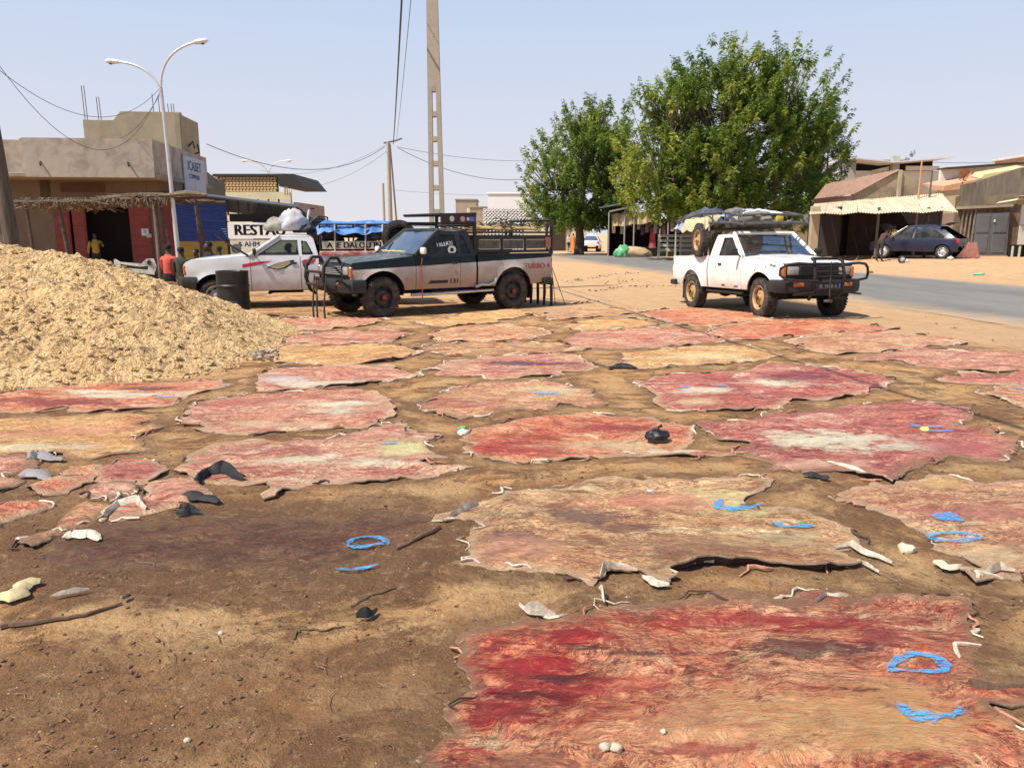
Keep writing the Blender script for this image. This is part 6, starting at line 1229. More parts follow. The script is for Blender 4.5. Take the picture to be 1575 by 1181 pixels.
# --- wires
WR = M('wire', (.05, .05, .055), .7)
def wire(a, b, sag, r, lab, n=24):
    a, b = Vector(a), Vector(b); q = [a.lerp(b, i / n) - Vector((0, 0, sag * 4 * (i / n) * (1 - i / n))) for i in range(n + 1)]
    o = MB().tube([p - a for p in q], r, 5).build('power_cable', WR); o.location = a; tag(o, lab, 'cable', None)
tp = P(605, 222, 52)
wire(tp, (2.1, -10, 8.4), .6, .028, 'thick black cable bundle rising from the slim pole out of the top of the picture'); wire(tp + Vector((.2, 0, .2)), (2.4, -10, 8.8), .7, .010, 'thin cable running beside the thick black cable bundle')
wire(P(318, 222, 32), P(592, 226, 52), 1.2, .016, 'cable sagging from the concrete tower bracket to the slim pole'); wire(P(460, 290, 52), P(596, 232, 52), .5, .010, 'lowest thin cable meeting the slim pole from the left')
wire(P(610, 226, 52), P(840, 246, 75), .4, .014, 'upper cable running right from the slim pole to the left tree'); wire(P(612, 228, 52), P(820, 274, 60), .8, .018, 'lower cable running right from the slim pole to the left tree')
wire(P(-30, 84, 14), P(248, 134, 22), .9, .006, 'upper cable from the left edge to the tall street lamp'); wire(P(-30, 60, 14), P(247, 138, 22), 1.7, .006, 'lower deeply sagging cable from the left edge to the tall street lamp')
wire(P(250, 138, 22), P(152, 208, 31), .6, .008, 'faint cable from the tall street lamp down to the tower'); wire(P(1434, 250, 52), P(1600, 246, 50), .1, .014, 'cable over the right hand roofs'); wire(P(600, 292, 80), P(800, 300, 80), .2, .012, 'lowest faint cable over the distant houses'); wire(P(400, 262, 62), P(596, 222, 52), .9, .010, 'cable from the far street lamp to the slim pole')
# --- centre background houses
def box_house(name, lab, u0, u1, vt, Y, dep, mat, parts=()):
    x0, x1 = px(u0, Y), px(u1, Y); z = EYE + (360.5 - vt) / FPX * Y; t = empty(name, (x0, Y, 0), 0, lab, 'building'); w_ = x1 - x0
    MB().box((w_ / 2, dep / 2, z / 2), (w_, dep, z)).build('wall', mat, t); MB().bbox((w_ / 2, dep / 2, z + .05), (w_ + .2, dep + .2, .16), .03).build('parapet', mat, t)
    return t, w_, z
BE = wallmat('beige_far', (.38, .31, .23), (.26, .21, .16), .6, .4)
t, w_, z = box_house('beige_house', 'far beige two storey block left of the white house, over the pickup planks', 703, 734, 310, 92, 6, BE); MB().box((w_ * .75, -.04, z - 1.2), (.8 * w_ * .5, .08, .5)).build('pale_panel', M('pale_far', (.66, .62, .55), .9), t)
box_house('beige_annex', 'far low tan annex between beige block and white house', 724, 752, 321, 88, 5, wallmat('tan_far', (.33, .25, .17), (.20, .15, .10), .7, .3))
t, w_, z = box_house('white_house', 'bright white far house with a patterned screen wall below', 751, 812, 301, 84, 7, M('white_far', (.80, .79, .77), .8, var=.03))
MB().box((w_ * .5, -.03, z - 3.2), (w_ * .5, .06, .6)).build('ledge_shadow', DRK, t)  # dark strip painted as the shadow of a ledge
t = empty('screen_wall', (px(744, 78), 78, 0), 0, 'white pierced ornamental screen wall in front of the white far house', 'wall'); w_ = px(812, 78) - px(744, 78); zt4 = EYE + 38 / FPX * 78
MB().box((w_ / 2, .25, zt4 / 2), (w_, .1, zt4)).build('backing', M('grey_back', (.16, .16, .17), .9), t)
mb = MB()
for i in range(13):
    for j in range(12):
        mb.tube([(w_ * (i + .5) / 13 + .16 * math.cos(a * 1.2566 + i), .1, zt4 * (j + .5) / 12 + .13 * math.sin(a * 1.2566 + i)) for a in range(6)], .045, 4)
tag(mb.build('screen_block', M('white_far', (0, 0, 0)), t), kind='stuff')
x0 = px(806, 74); t = empty('cream_wall', (x0, 74, 0), 0, 'cream wall with a dark doorway left of the white hatchback under the tree', 'wall')
w_ = px(900, 74) - x0; CW = wallmat('cream_far', (.62, .55, .40), (.40, .33, .24), .5, .6); MB().box((w_ / 2, .1, 1.3), (w_, .2, 3.0)).build('wall_face', CW, t); MB().box((px(858, 74) - x0, -.02, .9), (1.3, .1, 2.2)).build('doorway', M('brown_door', (.05, .035, .02), .9), t); MB().bbox((px(858, 74) - x0, -.06, 2.05), (1.9, .16, .22), .03).build('lintel', CW, t)
# --- H: stall under the tree
HY = 56.; x0 = px(933, HY); H_ = empty('market_stall', (x0, HY, 0), R(-6), 'open market stall with slanting tin roof, cream valance and goods hanging inside, under the tree', 'stall'); wH = px(1042, HY) - x0
TIN = M('tin_grey', (.36, .36, .35), .5, .3, var=.2, dirt=(.25, .18, .12))
zl, zr = EYE + 40 / FPX * HY, EYE + 62 / FPX * HY
MB().prism([(-.7, 0, zl - .05), (wH, 0, zr), (wH, 0, zr - .08), (-.7, 0, zl - .13)], (0, -.9, 0), (0, 4, .2)).build('roof', M('tin_dark', (.12, .13, .14), .6, var=.3), H_)
MB().prism([(.0, 0, zl - .32), (wH * .75, 0, zr - .55), (wH * .75, 0, zr - .62), (0, 0, zl - .39)], (0, -1.3, 0), (0, .3, .1)).build('awning_edge', TIN, H_)
MB().grid(24, 4, lambda a, b: (.2 + wH * .62 * a, -1.0 + .05 * math.sin(a * 40), zl - .55 + a * .35 - b * .85 + .05 * math.sin(a * 17))).build('valance', M('valance_cream', (.62, .50, .28), .9, var=.2, vs=3, dirt=(.24, .12, .07), da=.9, ds=1.2), H_)
MB().box((wH / 2, 3.4, 1.2), (wH, .1, 3.0)).box((.05, 1.7, 1.2), (.1, 3.4, 3.0)).box((wH, 1.7, 1.2), (.1, 3.4, 3.0)).build('back_wall', M('stall_brown', (.045, .025, .018), .9, var=.5, vs=2), H_)
for x in (.0, 1.1, 1.75, 3.55, 4.1): MB().tube([(x, -1.1, -.1), (x, -1.1, zl - .4 + x * .1)], .06, 6).build('post', M('post_grey', (.30, .28, .25), .8), H_)
MB().bbox((2.9, .3, .35), (4.0, .8, .7), .05).build('counter', M('counter_green', (.05, .075, .035), .9, var=.5), H_)
for k in range(16):
    x = .35 + k * .29; L_ = .5 + .9 * rnd.random(); c = [(.30, .18, .12), (.14, .08, .06), (.45, .36, .26), (.10, .09, .12)][k % 4]
    t = empty('hanging_garment', H_.matrix_basis @ Vector((x, -.6 + .3 * (k % 2), zl - .75)), 0, ['brick brown', 'dark brown', 'pale beige', 'blackish'][k % 4] + ' garment hanging in the dark opening of the market stall', 'garment', 'garments hanging in the market stall')
    MB().grid(3, 6, lambda a, b: ((a - .5) * .26 * (.6 + .4 * b), .03 * math.sin(a * 9 + b * 4), -b * L_)).build('cloth', M('garment_%d' % (k % 4), c, .9, var=.3), t)
t = empty('red_garment', (px(999, HY - .6), HY - .8, 1.05), 0, 'red garment hanging at the right side of the market stall', 'garment'); MB().grid(3, 6, lambda a, b: ((a - .5) * .5 * (.6 + .4 * b), .04 * math.sin(a * 9), .9 - b * 1.35)).build('cloth', M('garment_red', (.50, .05, .06), .9, var=.3, dirt=(.6, .4, .35), da=.5, ds=2), t)
blob('green_bag', (px(955, 53), 53, 0), (.55, .4, .55), M('green_plastic', (.08, .36, .14), .5, var=.3, dirt=(.5, .55, .45), da=.7, ds=2), 'green plastic bag heaped at the foot of the market stall', 'bag', 5)
blob('earth_mound', (px(975, 53), 53.4, 0), (1.2, .7, .5), wallmat('mound', (.50, .36, .22), (.3, .2, .12)), 'low mound of earth right of the green bag', 'mound', 9)
# slatted crates behind the white pickup
for k, (u, Y) in enumerate(((1012, 50), (1046, 49.5))):
    t = empty('slatted_crate', (px(u, Y), Y, 0), 0, ['grey white slatted rack between market stall and white pickup', 'grey white slatted bench seen through the rack of the white pickup'][k], 'rack'); CR_ = M('crate_white', (.60, .56, .46), .8, dirt=(.35, .3, .24))
    for z in (.55, .85, 1.15, 1.45): MB().bbox((.6, 0, z), (1.5, .05, .18), .01).build('slat', CR_, t)
    for x in (-.1, 1.3): MB().box((x, .06, .75), (.1, .1, 1.5)).build('post', CR_, t)
t = empty('dark_pole', (px(1012, 50), 50, 0), 0, 'dark slanting beam behind the rear of the white pickup', 'beam'); MB().tube([(-.2, 0, 1.9), (.8, 0, 2.7), (1.4, 0, 3.2)], .09, 6).build('beam', BLK, t)
# --- J: gabled workshop with the cream awning
JY = 42.; gz_ = .42; x0 = px(1240, JY - 3); J = empty('gabled_workshop', (x0, JY, gz_), R(-2), 'workshop with weathered concrete gable and long cream corrugated awning behind the blue car', 'building')
def jz(v, Y=JY): return EYE + (360.5 - v) / FPX * Y - gz_
def jx(u, Y=JY): return px(u, Y) - x0
GB = wallmat('gable_render', (.33, .26, .17), (.11, .085, .06), .85, 1.1, bump=.4)
MB().prism([(jx(1296), 0, jz(303)), (jx(1362), 0, jz(268)), (jx(1419), 0, jz(300)), (jx(1419), 0, jz(320)), (jx(1296), 0, jz(320))], (0, 0, 0), (0, .25, 0)).build('gable', GB, J)
MB().bbox((jx(1362), -.06, jz(292)), (.22, .14, 1.75), .03).build('gable_pillar', wallmat('gable_pillar_r', (.40, .33, .22), (.2, .15, .1)), J)
RST = M('rusty_roof', (.30, .185, .135), .8, var=.35, vs=2, dirt=(.22, .10, .06), da=.7, ds=2)
a_, b_, c_, d_ = (jx(1236), -.3, jz(309)), (jx(1296), -.15, jz(302)), (jx(1362), -.1, jz(267) + .04), (jx(1290), 3.5, jz(281))
def quadg(a, b, c, d, n, m_, amp=.02, fr=14): 
    a, b, c, d = map(Vector, (a, b, c, d)); return MB().grid(n, m_, lambda s, t: tuple((a.lerp(b, s)).lerp(d.lerp(c, s), t) + Vector((0, 0, amp * math.sin(s * fr * 6.283)))))
quadg(a_, b_, c_, d_, 56, 6).build('rusty_roof', RST, J, smooth=True, ang=None)
MB().prism([a_, (jx(1296), -.2, jz(304)), (jx(1296), -.2, jz(310)), (jx(1236), -.2, jz(316))], (0, 0, 0), (0, .1, 0)).build('roof_edge', M('rust_edge', (.12, .06, .045), .9), J)
CAW = M('cream_corrugated', (.62, .52, .36), .7, var=.2, vs=2, dirt=(.36, .23, .16), da=.75, ds=1.3, stretch=(2.5, .6, 1))
n_s = 9
for k in range(n_s):   # single sheets of the awning
    s0, s1 = k / n_s, (k + 1) / n_s - .002; A0 = Vector((jx(1236, JY - 3.6), -3.6, jz(331, JY - 3.6))); A1 = Vector((jx(1457, JY - 3.6), -3.6, jz(327, JY - 3.6))); B0 = Vector((jx(1240), -.06, jz(315))); B1 = Vector((jx(1425), -.06, jz(301)))
    wv = lambda s: .05 * math.sin(s * 23) 
    quadg(A0.lerp(A1, s0) + Vector((0, rnd.uniform(-.15, .05), wv(s0))), A0.lerp(A1, s1) + Vector((0, rnd.uniform(-.15, .05), wv(s1))), B0.lerp(B1, s1), B0.lerp(B1, s0), 24, 3, .022, 6).build('awning_sheet', CAW, J, smooth=True, ang=None, loc=(0, 0, .008 * (k % 2)))
mb = MB(); BW = M('back_room_shade', (.020, .013, .011), .95, var=.3)  # near-black walls stand in for the shade under the awning
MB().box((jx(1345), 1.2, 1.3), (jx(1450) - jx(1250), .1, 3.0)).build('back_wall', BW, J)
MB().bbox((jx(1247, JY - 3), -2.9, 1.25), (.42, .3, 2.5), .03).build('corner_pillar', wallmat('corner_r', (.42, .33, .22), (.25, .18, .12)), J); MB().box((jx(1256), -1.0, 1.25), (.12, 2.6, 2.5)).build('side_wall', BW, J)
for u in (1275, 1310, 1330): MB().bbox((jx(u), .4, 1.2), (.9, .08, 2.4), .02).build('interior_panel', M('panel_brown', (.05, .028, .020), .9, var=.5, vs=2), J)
for u in (1340, 1413, 1432): MB().tube([(jx(u, JY - 3), -3.0, 0), (jx(u, JY - 3), -3.0, 2.45)], .07, 7).build('post', M('post_dark_wood', (.13, .10, .08), .9), J)
# --- K: long sheds behind
KY = 58.
def kz(v): return EYE + (360.5 - v) / FPX * KY
t = empty('long_shed', (px(1275, KY), KY, 0), 0, 'long shed with thin white sheet roof and dark underside, behind the gabled workshop', 'building'); kx = lambda u: px(u, KY) - px(1275, KY)
MB().prism([(kx(1280), 0, kz(251)), (kx(1340), 0, kz(257)), (kx(1422), 0, kz(250)), (kx(1430), 0, kz(251)), (kx(1422), 0, kz(252.5)), (kx(1340), 0, kz(259)), (kx(1280), 0, kz(253))], (0, -1.5, 0), (0, 4, 0)).build('roof', M('white_tin', (.66, .66, .64), .5), t)
MB().box(((kx(1285) + kx(1422)) / 2, 1.0, (kz(262) + kz(252)) / 2 - .1), (kx(1422) - kx(1285), .1, kz(251) - kz(268))).build('gap_shade', DRK, t)  # black board stands in for the shade below the roof
MB().box((kx(1284), -.5, kz(265)), (.9, .2, 1.6)).box((kx(1352), -.4, kz(262)), (.5, .4, 1.4)).build('concrete_pier', wallmat('pier', (.45, .42, .36), (.3, .27, .22)), t)
MB().prism([(kx(1320), 0, kz(268)), (kx(1345), 0, kz(262)), (kx(1345), 0, kz(268))], (0, -.3, 0), (0, -.1, 0)).build('white_panel', M('white_tin', (0, 0, 0)), t); MB().box((kx(1395), -.2, kz(264.5)), (kx(1421) - kx(1372), .1, .3)).build('white_panel', M('white_tin', (0, 0, 0)), t)
MB().box(((kx(1262) + kx(1470)) / 2, .3, kz(290) ), (kx(1470) - kx(1262), .2, 2.2 )).build('wall', wallmat('k_wall', (.72, .71, .67), (.45, .42, .36), .35, .5), t)
LY_ = 50.
def lx(u, Y=LY_): return px(u, Y)
def lz(v, Y=LY_): return EYE + (360.5 - v) / FPX * Y
t = empty('white_long_wall', (lx(1425), LY_, 0), 0, 'long whitewashed wall under a dark roof line at the right, behind the orange satellite dish', 'wall')
MB().prism([(0, 0, lz(266)), (lx(1555) - lx(1425), 0, lz(256)), (lx(1555) - lx(1425), 0, 0), (0, 0, 0)], (0, 0, 0), (0, .2, 0)).build('wall_face', wallmat('white_wash', (.72, .70, .62), (.45, .36, .26), .5, .5), t)
MB().prism([(0, 0, lz(264)), (lx(1558) - lx(1425), 0, lz(254.5)), (lx(1558) - lx(1425), 0, lz(257.5)), (0, 0, lz(266.5))], (0, -.5, 0), (0, .5, 0)).build('roof_line', M('roof_black', (.04, .035, .03), .9), t)
q = lambda u, v, y=0: (lx(u, 48) - lx(1425, 48), y, lz(v, 48))
t = empty('red_roofed_house', (lx(1425, 48), 48, 0), 0, 'low house with faded orange tin roof and yellow slope, below the satellite dish', 'building')
MB().prism([q(1432, 290), q(1485, 279), q(1500, 283), q(1462, 294), q(1432, 297)], (0, 0, 0), (0, 2.5, .3)).build('roof', M('orange_tin', (.60, .32, .19), .8, var=.2, vs=2), t)
MB().prism([q(1490, 273), q(1552, 263), q(1552, 272), q(1500, 284), q(1485, 279)], (0, -.05, 0), (0, 1, .2)).build('roof_slope', M('yellow_slope', (.62, .52, .26), .8, var=.15), t)
MB().prism([q(1434, 297), q(1466, 294), q(1466, 330), q(1434, 330)], (0, .1, 0), (0, .3, 0)).build('wall', wallmat('yellow_r', (.60, .48, .28), (.4, .3, .2)), t)
p = P(1483, 270, 47); t = empty('satellite_dish', (p.x, 47, p.z), 0, 'orange satellite dish on the roofs at the right', 'satellite dish'); MB().lathe([(.001, .10), (.20, .08), (.34, .02), (.40, -.06)], 22, axis='Y').build('dish', M('dish_orange', (.66, .27, .13), .6, var=.2, dirt=(.7, .5, .35), da=.5, ds=4), t, smooth=True); MB().tube([(0, -.1, 0), (0, .1, -.3), (0, .1, -.9)], .03, 6).tube([(0, .0, -.35), (0, -.45, -.05)], .015, 5).build('arm', BLK, t)
t = empty('peach_house', (lx(1556, 55), 55, 0), 0, 'peach coloured upper storey cut by the right edge of the picture', 'building'); zq = EYE + 113 / FPX * 55; MB().box((2.5, 2, zq / 2), (5, 4, zq)).build('wall', wallmat('peach', (.66, .44, .25), (.5, .33, .2), .4, .5), t); MB().bbox((2.5, 2, zq + .08), (5.3, 4.3, .16), .03).build('parapet', wallmat('peach_cap', (.66, .56, .48), (.4, .3, .2)), t)
for u, vt, c, lab in ((1418, 248, (.50, .26, .15), 'reddish thin mast beside the gabled workshop'), (1434, 262, (.10, .09, .08), 'dark thin mast right of the reddish one')):
    p = P(u, vt, 41); t = empty('thin_mast', (p.x, 41, .4), 0, lab, 'mast'); MB().tube([(.0, 0, 0), (0, 0, p.z - .4)], [.07, .04], 7).build('shaft', M('mast_%d' % u, c, .8), t)
# --- L: weathered walled house with grey metal doors
LY2 = 41.5; L_ = empty('weathered_house', (px(1458, LY2), LY2, gz_), 0, 'low weathered concrete house with grey metal double door at the right edge', 'building')
X = lambda u: px(u, LY2) - px(1458, LY2); Z = lambda v: EYE + (360.5 - v) / FPX * LY2 - gz_
WC = M('weathered_concrete', (.20, .165, .12), .9, var=.25, vs=1.0, dirt=(.085, .07, .055), da=.8, ds=1.5, stretch=(2.5, 2.5, .5), bump=.4)
MB().prism([(X(1460), 0, Z(288)), (X(1478), 0, Z(284)), (X(1545), 0, Z(263)), (X(1640), 0, Z(259)), (X(1640), 0, Z(299)), (X(1500), 0, Z(306)), (X(1500), 0, Z(321)), (X(1460), 0, Z(321))], (0, 0, 0), (0, .25, 0)).build('upper_wall', WC, L_)
MB().prism([(X(1455), 0, Z(320)), (X(1535), 0, Z(316)), (X(1535), 0, Z(320)), (X(1455), 0, Z(324))], (0, -.25, 0), (0, .1, 0)).build('ledge', wallmat('ledge_r', (.42, .33, .22), (.2, .15, .1)), L_)
ST_ = M('rubble_wall', (.22, .155, .10), .95, var=.5, vs=5, dirt=(.09, .06, .04), da=.7, ds=3, bump=.6)
MB().box(((X(1456) + X(1640)) / 2, .18, Z(352)), (X(1640) - X(1456), .2, Z(305) - Z(400))).build('lower_wall', ST_, L_)
MB().prism([(X(1500), 0, Z(305)), (X(1545), 0, Z(300)), (X(1545), 0, Z(316)), (X(1500), 0, Z(317))], (0, -.06, 0), (0, .05, 0)).build('plaster_patch', wallmat('patch', (.26, .2, .13), (.1, .08, .06)), L_)
GD = M('grey_door', (.17, .185, .20), .5, .2, var=.1, dirt=(.12, .11, .1), da=.4, ds=2)
for (u0, u1, tl) in ((1483, 1508, 0), (1508.5, 1535, 1)):
    d_ = MB().prism([(X(u0), 0, Z(394)), (X(u1), 0, Z(394)), (X(u1 - 3), 0, Z(328)), (X(u0 - 3 * tl), 0, Z(329))], (0, -.16, 0), (0, -.09, 0)).build('door_leaf', GD, L_)
    for z0, z1 in ((.15, 1.1), (1.2, 2.15)): MB().bbox(((X(u0) + X(u1)) / 2 - .05, -.175, (z0 + z1) / 2), (X(u1) - X(u0) - .22, .03, z1 - z0 - .05), .01).build('door_panel', GD, d_)
MB().bbox((X(1510), -.22, Z(341)), (.08, .06, .14), .02).build('padlock', M('pale_lock', (.7, .7, .7), .4), L_)
for u in (1462, 1468, 1474, 1480): MB().tube([(X(u), -.12, 0), (X(u) + .05, -.12, Z(324))], .05, 6).build('fence_stick', M('stick_grey', (.22, .18, .14), .9, var=.4), L_)
# white sheet shack
t = empty('white_sheet_shack', (px(1545, 39.5), 39.5, gz_), 0, 'small shack of white painted sheets on a slatted base at the right edge', 'shack'); SH = M('white_sheet_metal', (.54, .54, .48), .7, var=.2, vs=2, dirt=(.32, .27, .20), da=.6, ds=2)
X2 = lambda u: px(u, 39.5) - px(1545, 39.5); Z2 = lambda v: EYE + (360.5 - v) / FPX * 39.5 - gz_
for i in range(3):
    for j, (z0, z1) in enumerate(((Z2(376), Z2(347.5)), (Z2(346.5), Z2(317)))): MB().bbox((X2(1551) + .45 + i * .86, .0 - .01 * j, (z0 + z1) / 2), (.84, .04, z1 - z0), .01).build('wall_sheet', SH, t)
for k in range(8): MB().box((X2(1546) + k * .36, 0, Z2(388)), (.07, .08, Z2(378) - Z2(398))).build('base_slat', SH, t)
MB().box((X2(1546) + 1.3, .3, Z2(388)), (2.6, .05, .8)).build('base_shade', DRK, t)  # black board stands in for the shade behind the slats
MB().grid(24, 4, lambda a, b: (X2(1533) + 3.2 * a, -.5 + 1.6 * b, Z2(311) + .12 * math.sin(a * 9) - .1 * b + .05 * math.sin(a * 31))).build('roof_sheet', M('cream_tin', (.62, .55, .42), .7, var=.2, dirt=(.3, .2, .12)), t, smooth=True)
# things strewn by the car
g = G(1507, 409); blob('green_scrap', (g.x, g.y, g.z), (.22, .15, .06), M('mint_plastic', (.12, .50, .28), .6), 'mint green plastic scrap on the sand right of the blue car', 'scrap', 2, 2)
for k, (u, v, s, c, lab) in enumerate([(1462, 399, .16, (.50, .46, .40), 'pale stone under the open tailgate'), (1450, 397, .13, (.42, .38, .32), 'grey stone left of the pale one under the tailgate'), (1340, 411, .10, (.14, .08, .05), 'small brown clod beside the road behind the bull bar'), (1395, 399, .12, (.6, .58, .52), 'white stone between the wheels of the blue car')]):
    g = G(u, v); blob('stone', (g.x, g.y, g.z), (s, s * .8, s * .6), M('stn%d' % k, c, .9, bump=.4), lab, 'stone', k * 2.2, 2)
g = G(1383, 399); t = empty('loose_tyre', (g.x, g.y - .25, g.z), 0, 'small wheel standing on the sand between the wheels of the blue car', 'wheel'); w_ = wheel(t, 0, -.001, .16, .10, M('silver_wheel_cover', (0, 0, 0))); w_.location = (0, 0, .16); w_.name = 'tyre'
g = G(1490, 398); t = empty('pink_cloth', (g.x, g.y, g.z), 0, 'pink cloth draped to the ground right of the open tailgate', 'cloth'); MB().grid(12, 12, lambda a, b: ((a - .5) * (.4 + .9 * b), (b - .5) * .3, .75 * (1 - b) ** 1.5 + .03 * math.sin(a * 20) + .02)).build('cloth', M('pink_cloth', (.66, .36, .33), .9, var=.2), t, smooth=True)
# ============================================================ trees
def leaf_mat(name, a, b_, c):
    m, nt, b, tc = newmat(name); out = nt.nodes['Material Output']
    at = _n(nt, 'ShaderNodeAttribute', attribute_name='tint'); o = ramp(nt, [(0., a), (.5, b_), (1., c)], at.outputs['Fac'])
    nt.links.new(o, b.inputs['Base Color']); b.inputs['Roughness'].default_value = .5; b.inputs['Specular IOR Level'].default_value = .3
    tr = _n(nt, 'ShaderNodeBsdfTranslucent'); nt.links.new(o, tr.inputs[0]); mx = _n(nt, 'ShaderNodeMixShader'); mx.inputs[0].default_value = .45
    nt.links.new(b.outputs[0], mx.inputs[1]); nt.links.new(tr.outputs[0], mx.inputs[2]); nt.links.new(mx.outputs[0], out.inputs[0]); return m
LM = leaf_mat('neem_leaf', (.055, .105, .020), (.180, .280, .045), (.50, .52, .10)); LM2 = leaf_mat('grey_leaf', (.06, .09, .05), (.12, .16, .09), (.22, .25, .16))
BK_ = M('bark', (.10, .075, .055), .95, var=.4, vs=3, bump=.5)
def tree(label, base, lobes, n, seed, mat, size=.75, nl=34, group='neem trees across the road', trunk=.42, lit_side=0):
    r = random.Random(seed); t = empty('neem_tree', base, 0, label, 'tree', group); bx_, by_ = base[0], base[1]
    V = []; Fc = []; T = []; cum = []; s = 0
    for l in lobes: s += l[3] * l[4] ** .5 * l[5]; cum.append(s)
    br = MB(); tips = []
    for i in range(n):
        q = r.random() * s; l = lobes[next(k for k, c in enumerate(cum) if q <= c)]
        while True:
            d = Vector((r.gauss(0, 1), r.gauss(0, 1), r.gauss(0, 1))).normalized()
            if d.z > -.75: break
        ra = (r.random() ** .42) if r.random() < .5 else r.uniform(.86, 1.06)
        p = Vector((l[0] + d.x * l[3] * ra, l[1] + d.y * l[4] * ra, l[2] + d.z * l[5] * ra))
        if ra > .95 and d.z > .1 and r.random() < .5: p += Vector((d.x * .4, d.y * .4, .25 + .75 * r.random()))
        if noise.noise(p * .55 + Vector((seed, 0, 0))) < -.12 - .1 * (ra < .8): continue
        ax = (Vector((d.x * .7, d.y * .7, .75 + d.z * .3))).normalized(); sz = size * r.uniform(.7, 1.25); tint = min(1, max(0, r.gauss(.47, .17) + .25 * noise.noise(p * .35) + lit_side * max(0, -d.x * .5 - d.z * .5)))  # sunlight put into the tint: yellower leaves toward the lower left
        if ra > .8 and r.random() < .30: tips.append((p, l))
        for k in range(nl):
            u = r.random(); o = p + ax * (u - .45) * sz * .8; a = r.uniform(0, 6.283); h = Vector((math.cos(a), math.sin(a), 0)); out = (h * (.9 - .35 * u) + Vector((0, 0, -.55 + 1.0 * u))).normalized()
            L = sz * r.uniform(.24, .44) * (1.1 - .45 * u); wv = out.cross(Vector((r.uniform(-1, 1), r.uniform(-1, 1), 1))).normalized() * L * .17; m0 = o + out * L * .5; e = o + out * L + Vector((0, 0, -L * .28))
            b0 = len(V); V += [o, m0 + wv, e, m0 - wv]; Fc.append((b0, b0 + 1, b0 + 2, b0 + 3)); T += [min(1, max(0, tint + r.gauss(0, .07)))] * 4
    me = bpy.data.meshes.new('crown'); me.from_pydata([(v.x - bx_, v.y - by_, v.z - base[2]) for v in V], [], Fc); me.materials.append(mat)
    at = me.attributes.new('tint', 'FLOAT', 'POINT'); at.data.foreach_set('value', T); me.update(); o = bpy.data.objects.new('crown', me); col.objects.link(o); o.parent = t
    B = Vector((0, 0, 0)); top = Vector((0, 0, 2.4)); MB().tube([B - Vector((0, 0, .2)), Vector((.1, 0, 1.2)), top], [trunk, trunk * .8, trunk * .62], 12).build('trunk', BK_, t, smooth=True)
    mb = MB()
    for l in lobes:
        c = Vector((l[0] - bx_, l[1] - by_, l[2] - base[2])); mid = top.lerp(c, .5) + Vector((r.uniform(-.4, .4), r.uniform(-.4, .4), .3)); mb.tube([top - Vector((0, 0, .3)), mid, c], [trunk * .5, trunk * .33, trunk * .18], 7)
    for p, l in tips:
        q = Vector((p.x - bx_, p.y - by_, p.z - base[2])); c = Vector((l[0] - bx_, l[1] - by_, l[2] - base[2] - l[5] * .3)); mb.tube([c.lerp(q, .15), c.lerp(q, .6) + Vector((0, 0, -.15)), q], [.04, .028, .014], 4)
    mb.build('limb', M('limb_bark', (.11, .09, .07), .9, var=.3), t); return t
def lob(u, v, Y, rx, ry, rz, dy=0): p = P(u, v, Y); return (p.x, Y + dy, p.z, rx, ry, rz)
TY = 47.; bp = P(1100, 380, TY)
tree('large neem tree with a broad tall crown behind the white pickup', (bp.x, TY, .1), [lob(1110, 205, TY, 4.1, 3.6, 4.3), lob(1015, 245, TY, 2.9, 3, 3.6), lob(1200, 170, TY, 3.2, 3, 3.1), lob(1130, 152, TY, 2.8, 2.6, 2.5), lob(1240, 235, TY, 2.2, 2.4, 3.4), lob(1050, 180, TY, 2.5, 2.5, 2.4), lob(1010, 300, TY, 1.9, 2.4, 1.7), lob(1160, 290, TY, 3.8, 3, 2.2), lob(1080, 290, TY, 2.8, 3, 2.2), lob(1120, 325, TY, 3.4, 2.6, 1.3), lob(1195, 325, TY, 2.6, 2.6, 1.4), lob(1050, 318, TY, 2.0, 2.4, 1.2)], 4700, 5, LM, .78, lit_side=.6)
TY2 = 60.; bp = P(890, 385, TY2)
tree('second neem tree, lower and darker, standing left of the large one', (bp.x, TY2, 0), [lob(905, 255, TY2, 3.6, 3.4, 4.1), lob(860, 285, TY2, 2.8, 3, 2.9), lob(925, 212, TY2, 2.4, 2.4, 2.3), lob(940, 285, TY2, 3.0, 3, 3.3), lob(835, 310, TY2, 1.7, 2, 1.8), lob(900, 325, TY2, 3.2, 2.6, 1.6), lob(870, 338, TY2, 2.6, 2.6, 1.1), lob(940, 335, TY2, 2.2, 2.2, 1.2)], 2500, 9, LM, .82, lit_side=.15)
TY3 = 53.; bp = P(1262, 380, TY3)
tree('small greyish tree at the right flank of the large neem tree', (bp.x, TY3, .2), [lob(1262, 255, TY3, 1.9, 1.8, 2.4), lob(1275, 215, TY3, 1.2, 1.2, 1.4), lob(1250, 295, TY3, 1.9, 1.6, 1.6)], 420, 12, LM2, .7, group=None, trunk=.2)
for u, v, Y, rr in ((1397, 246, 90, 1.1), (1310, 247, 95, .8)):
    bp = P(u, v, Y); tree(['distant bushy treetop above the long shed roof, to the left', 'distant pointed treetop above the long shed roof'][u > 1350], (bp.x, Y, 0), [(bp.x, Y, bp.z - .3, rr, rr, rr * 1.2), (bp.x, Y, bp.z - 1.4, rr * 1.6, rr, rr)], 60, u, LM2, .7, group=None, trunk=.2)
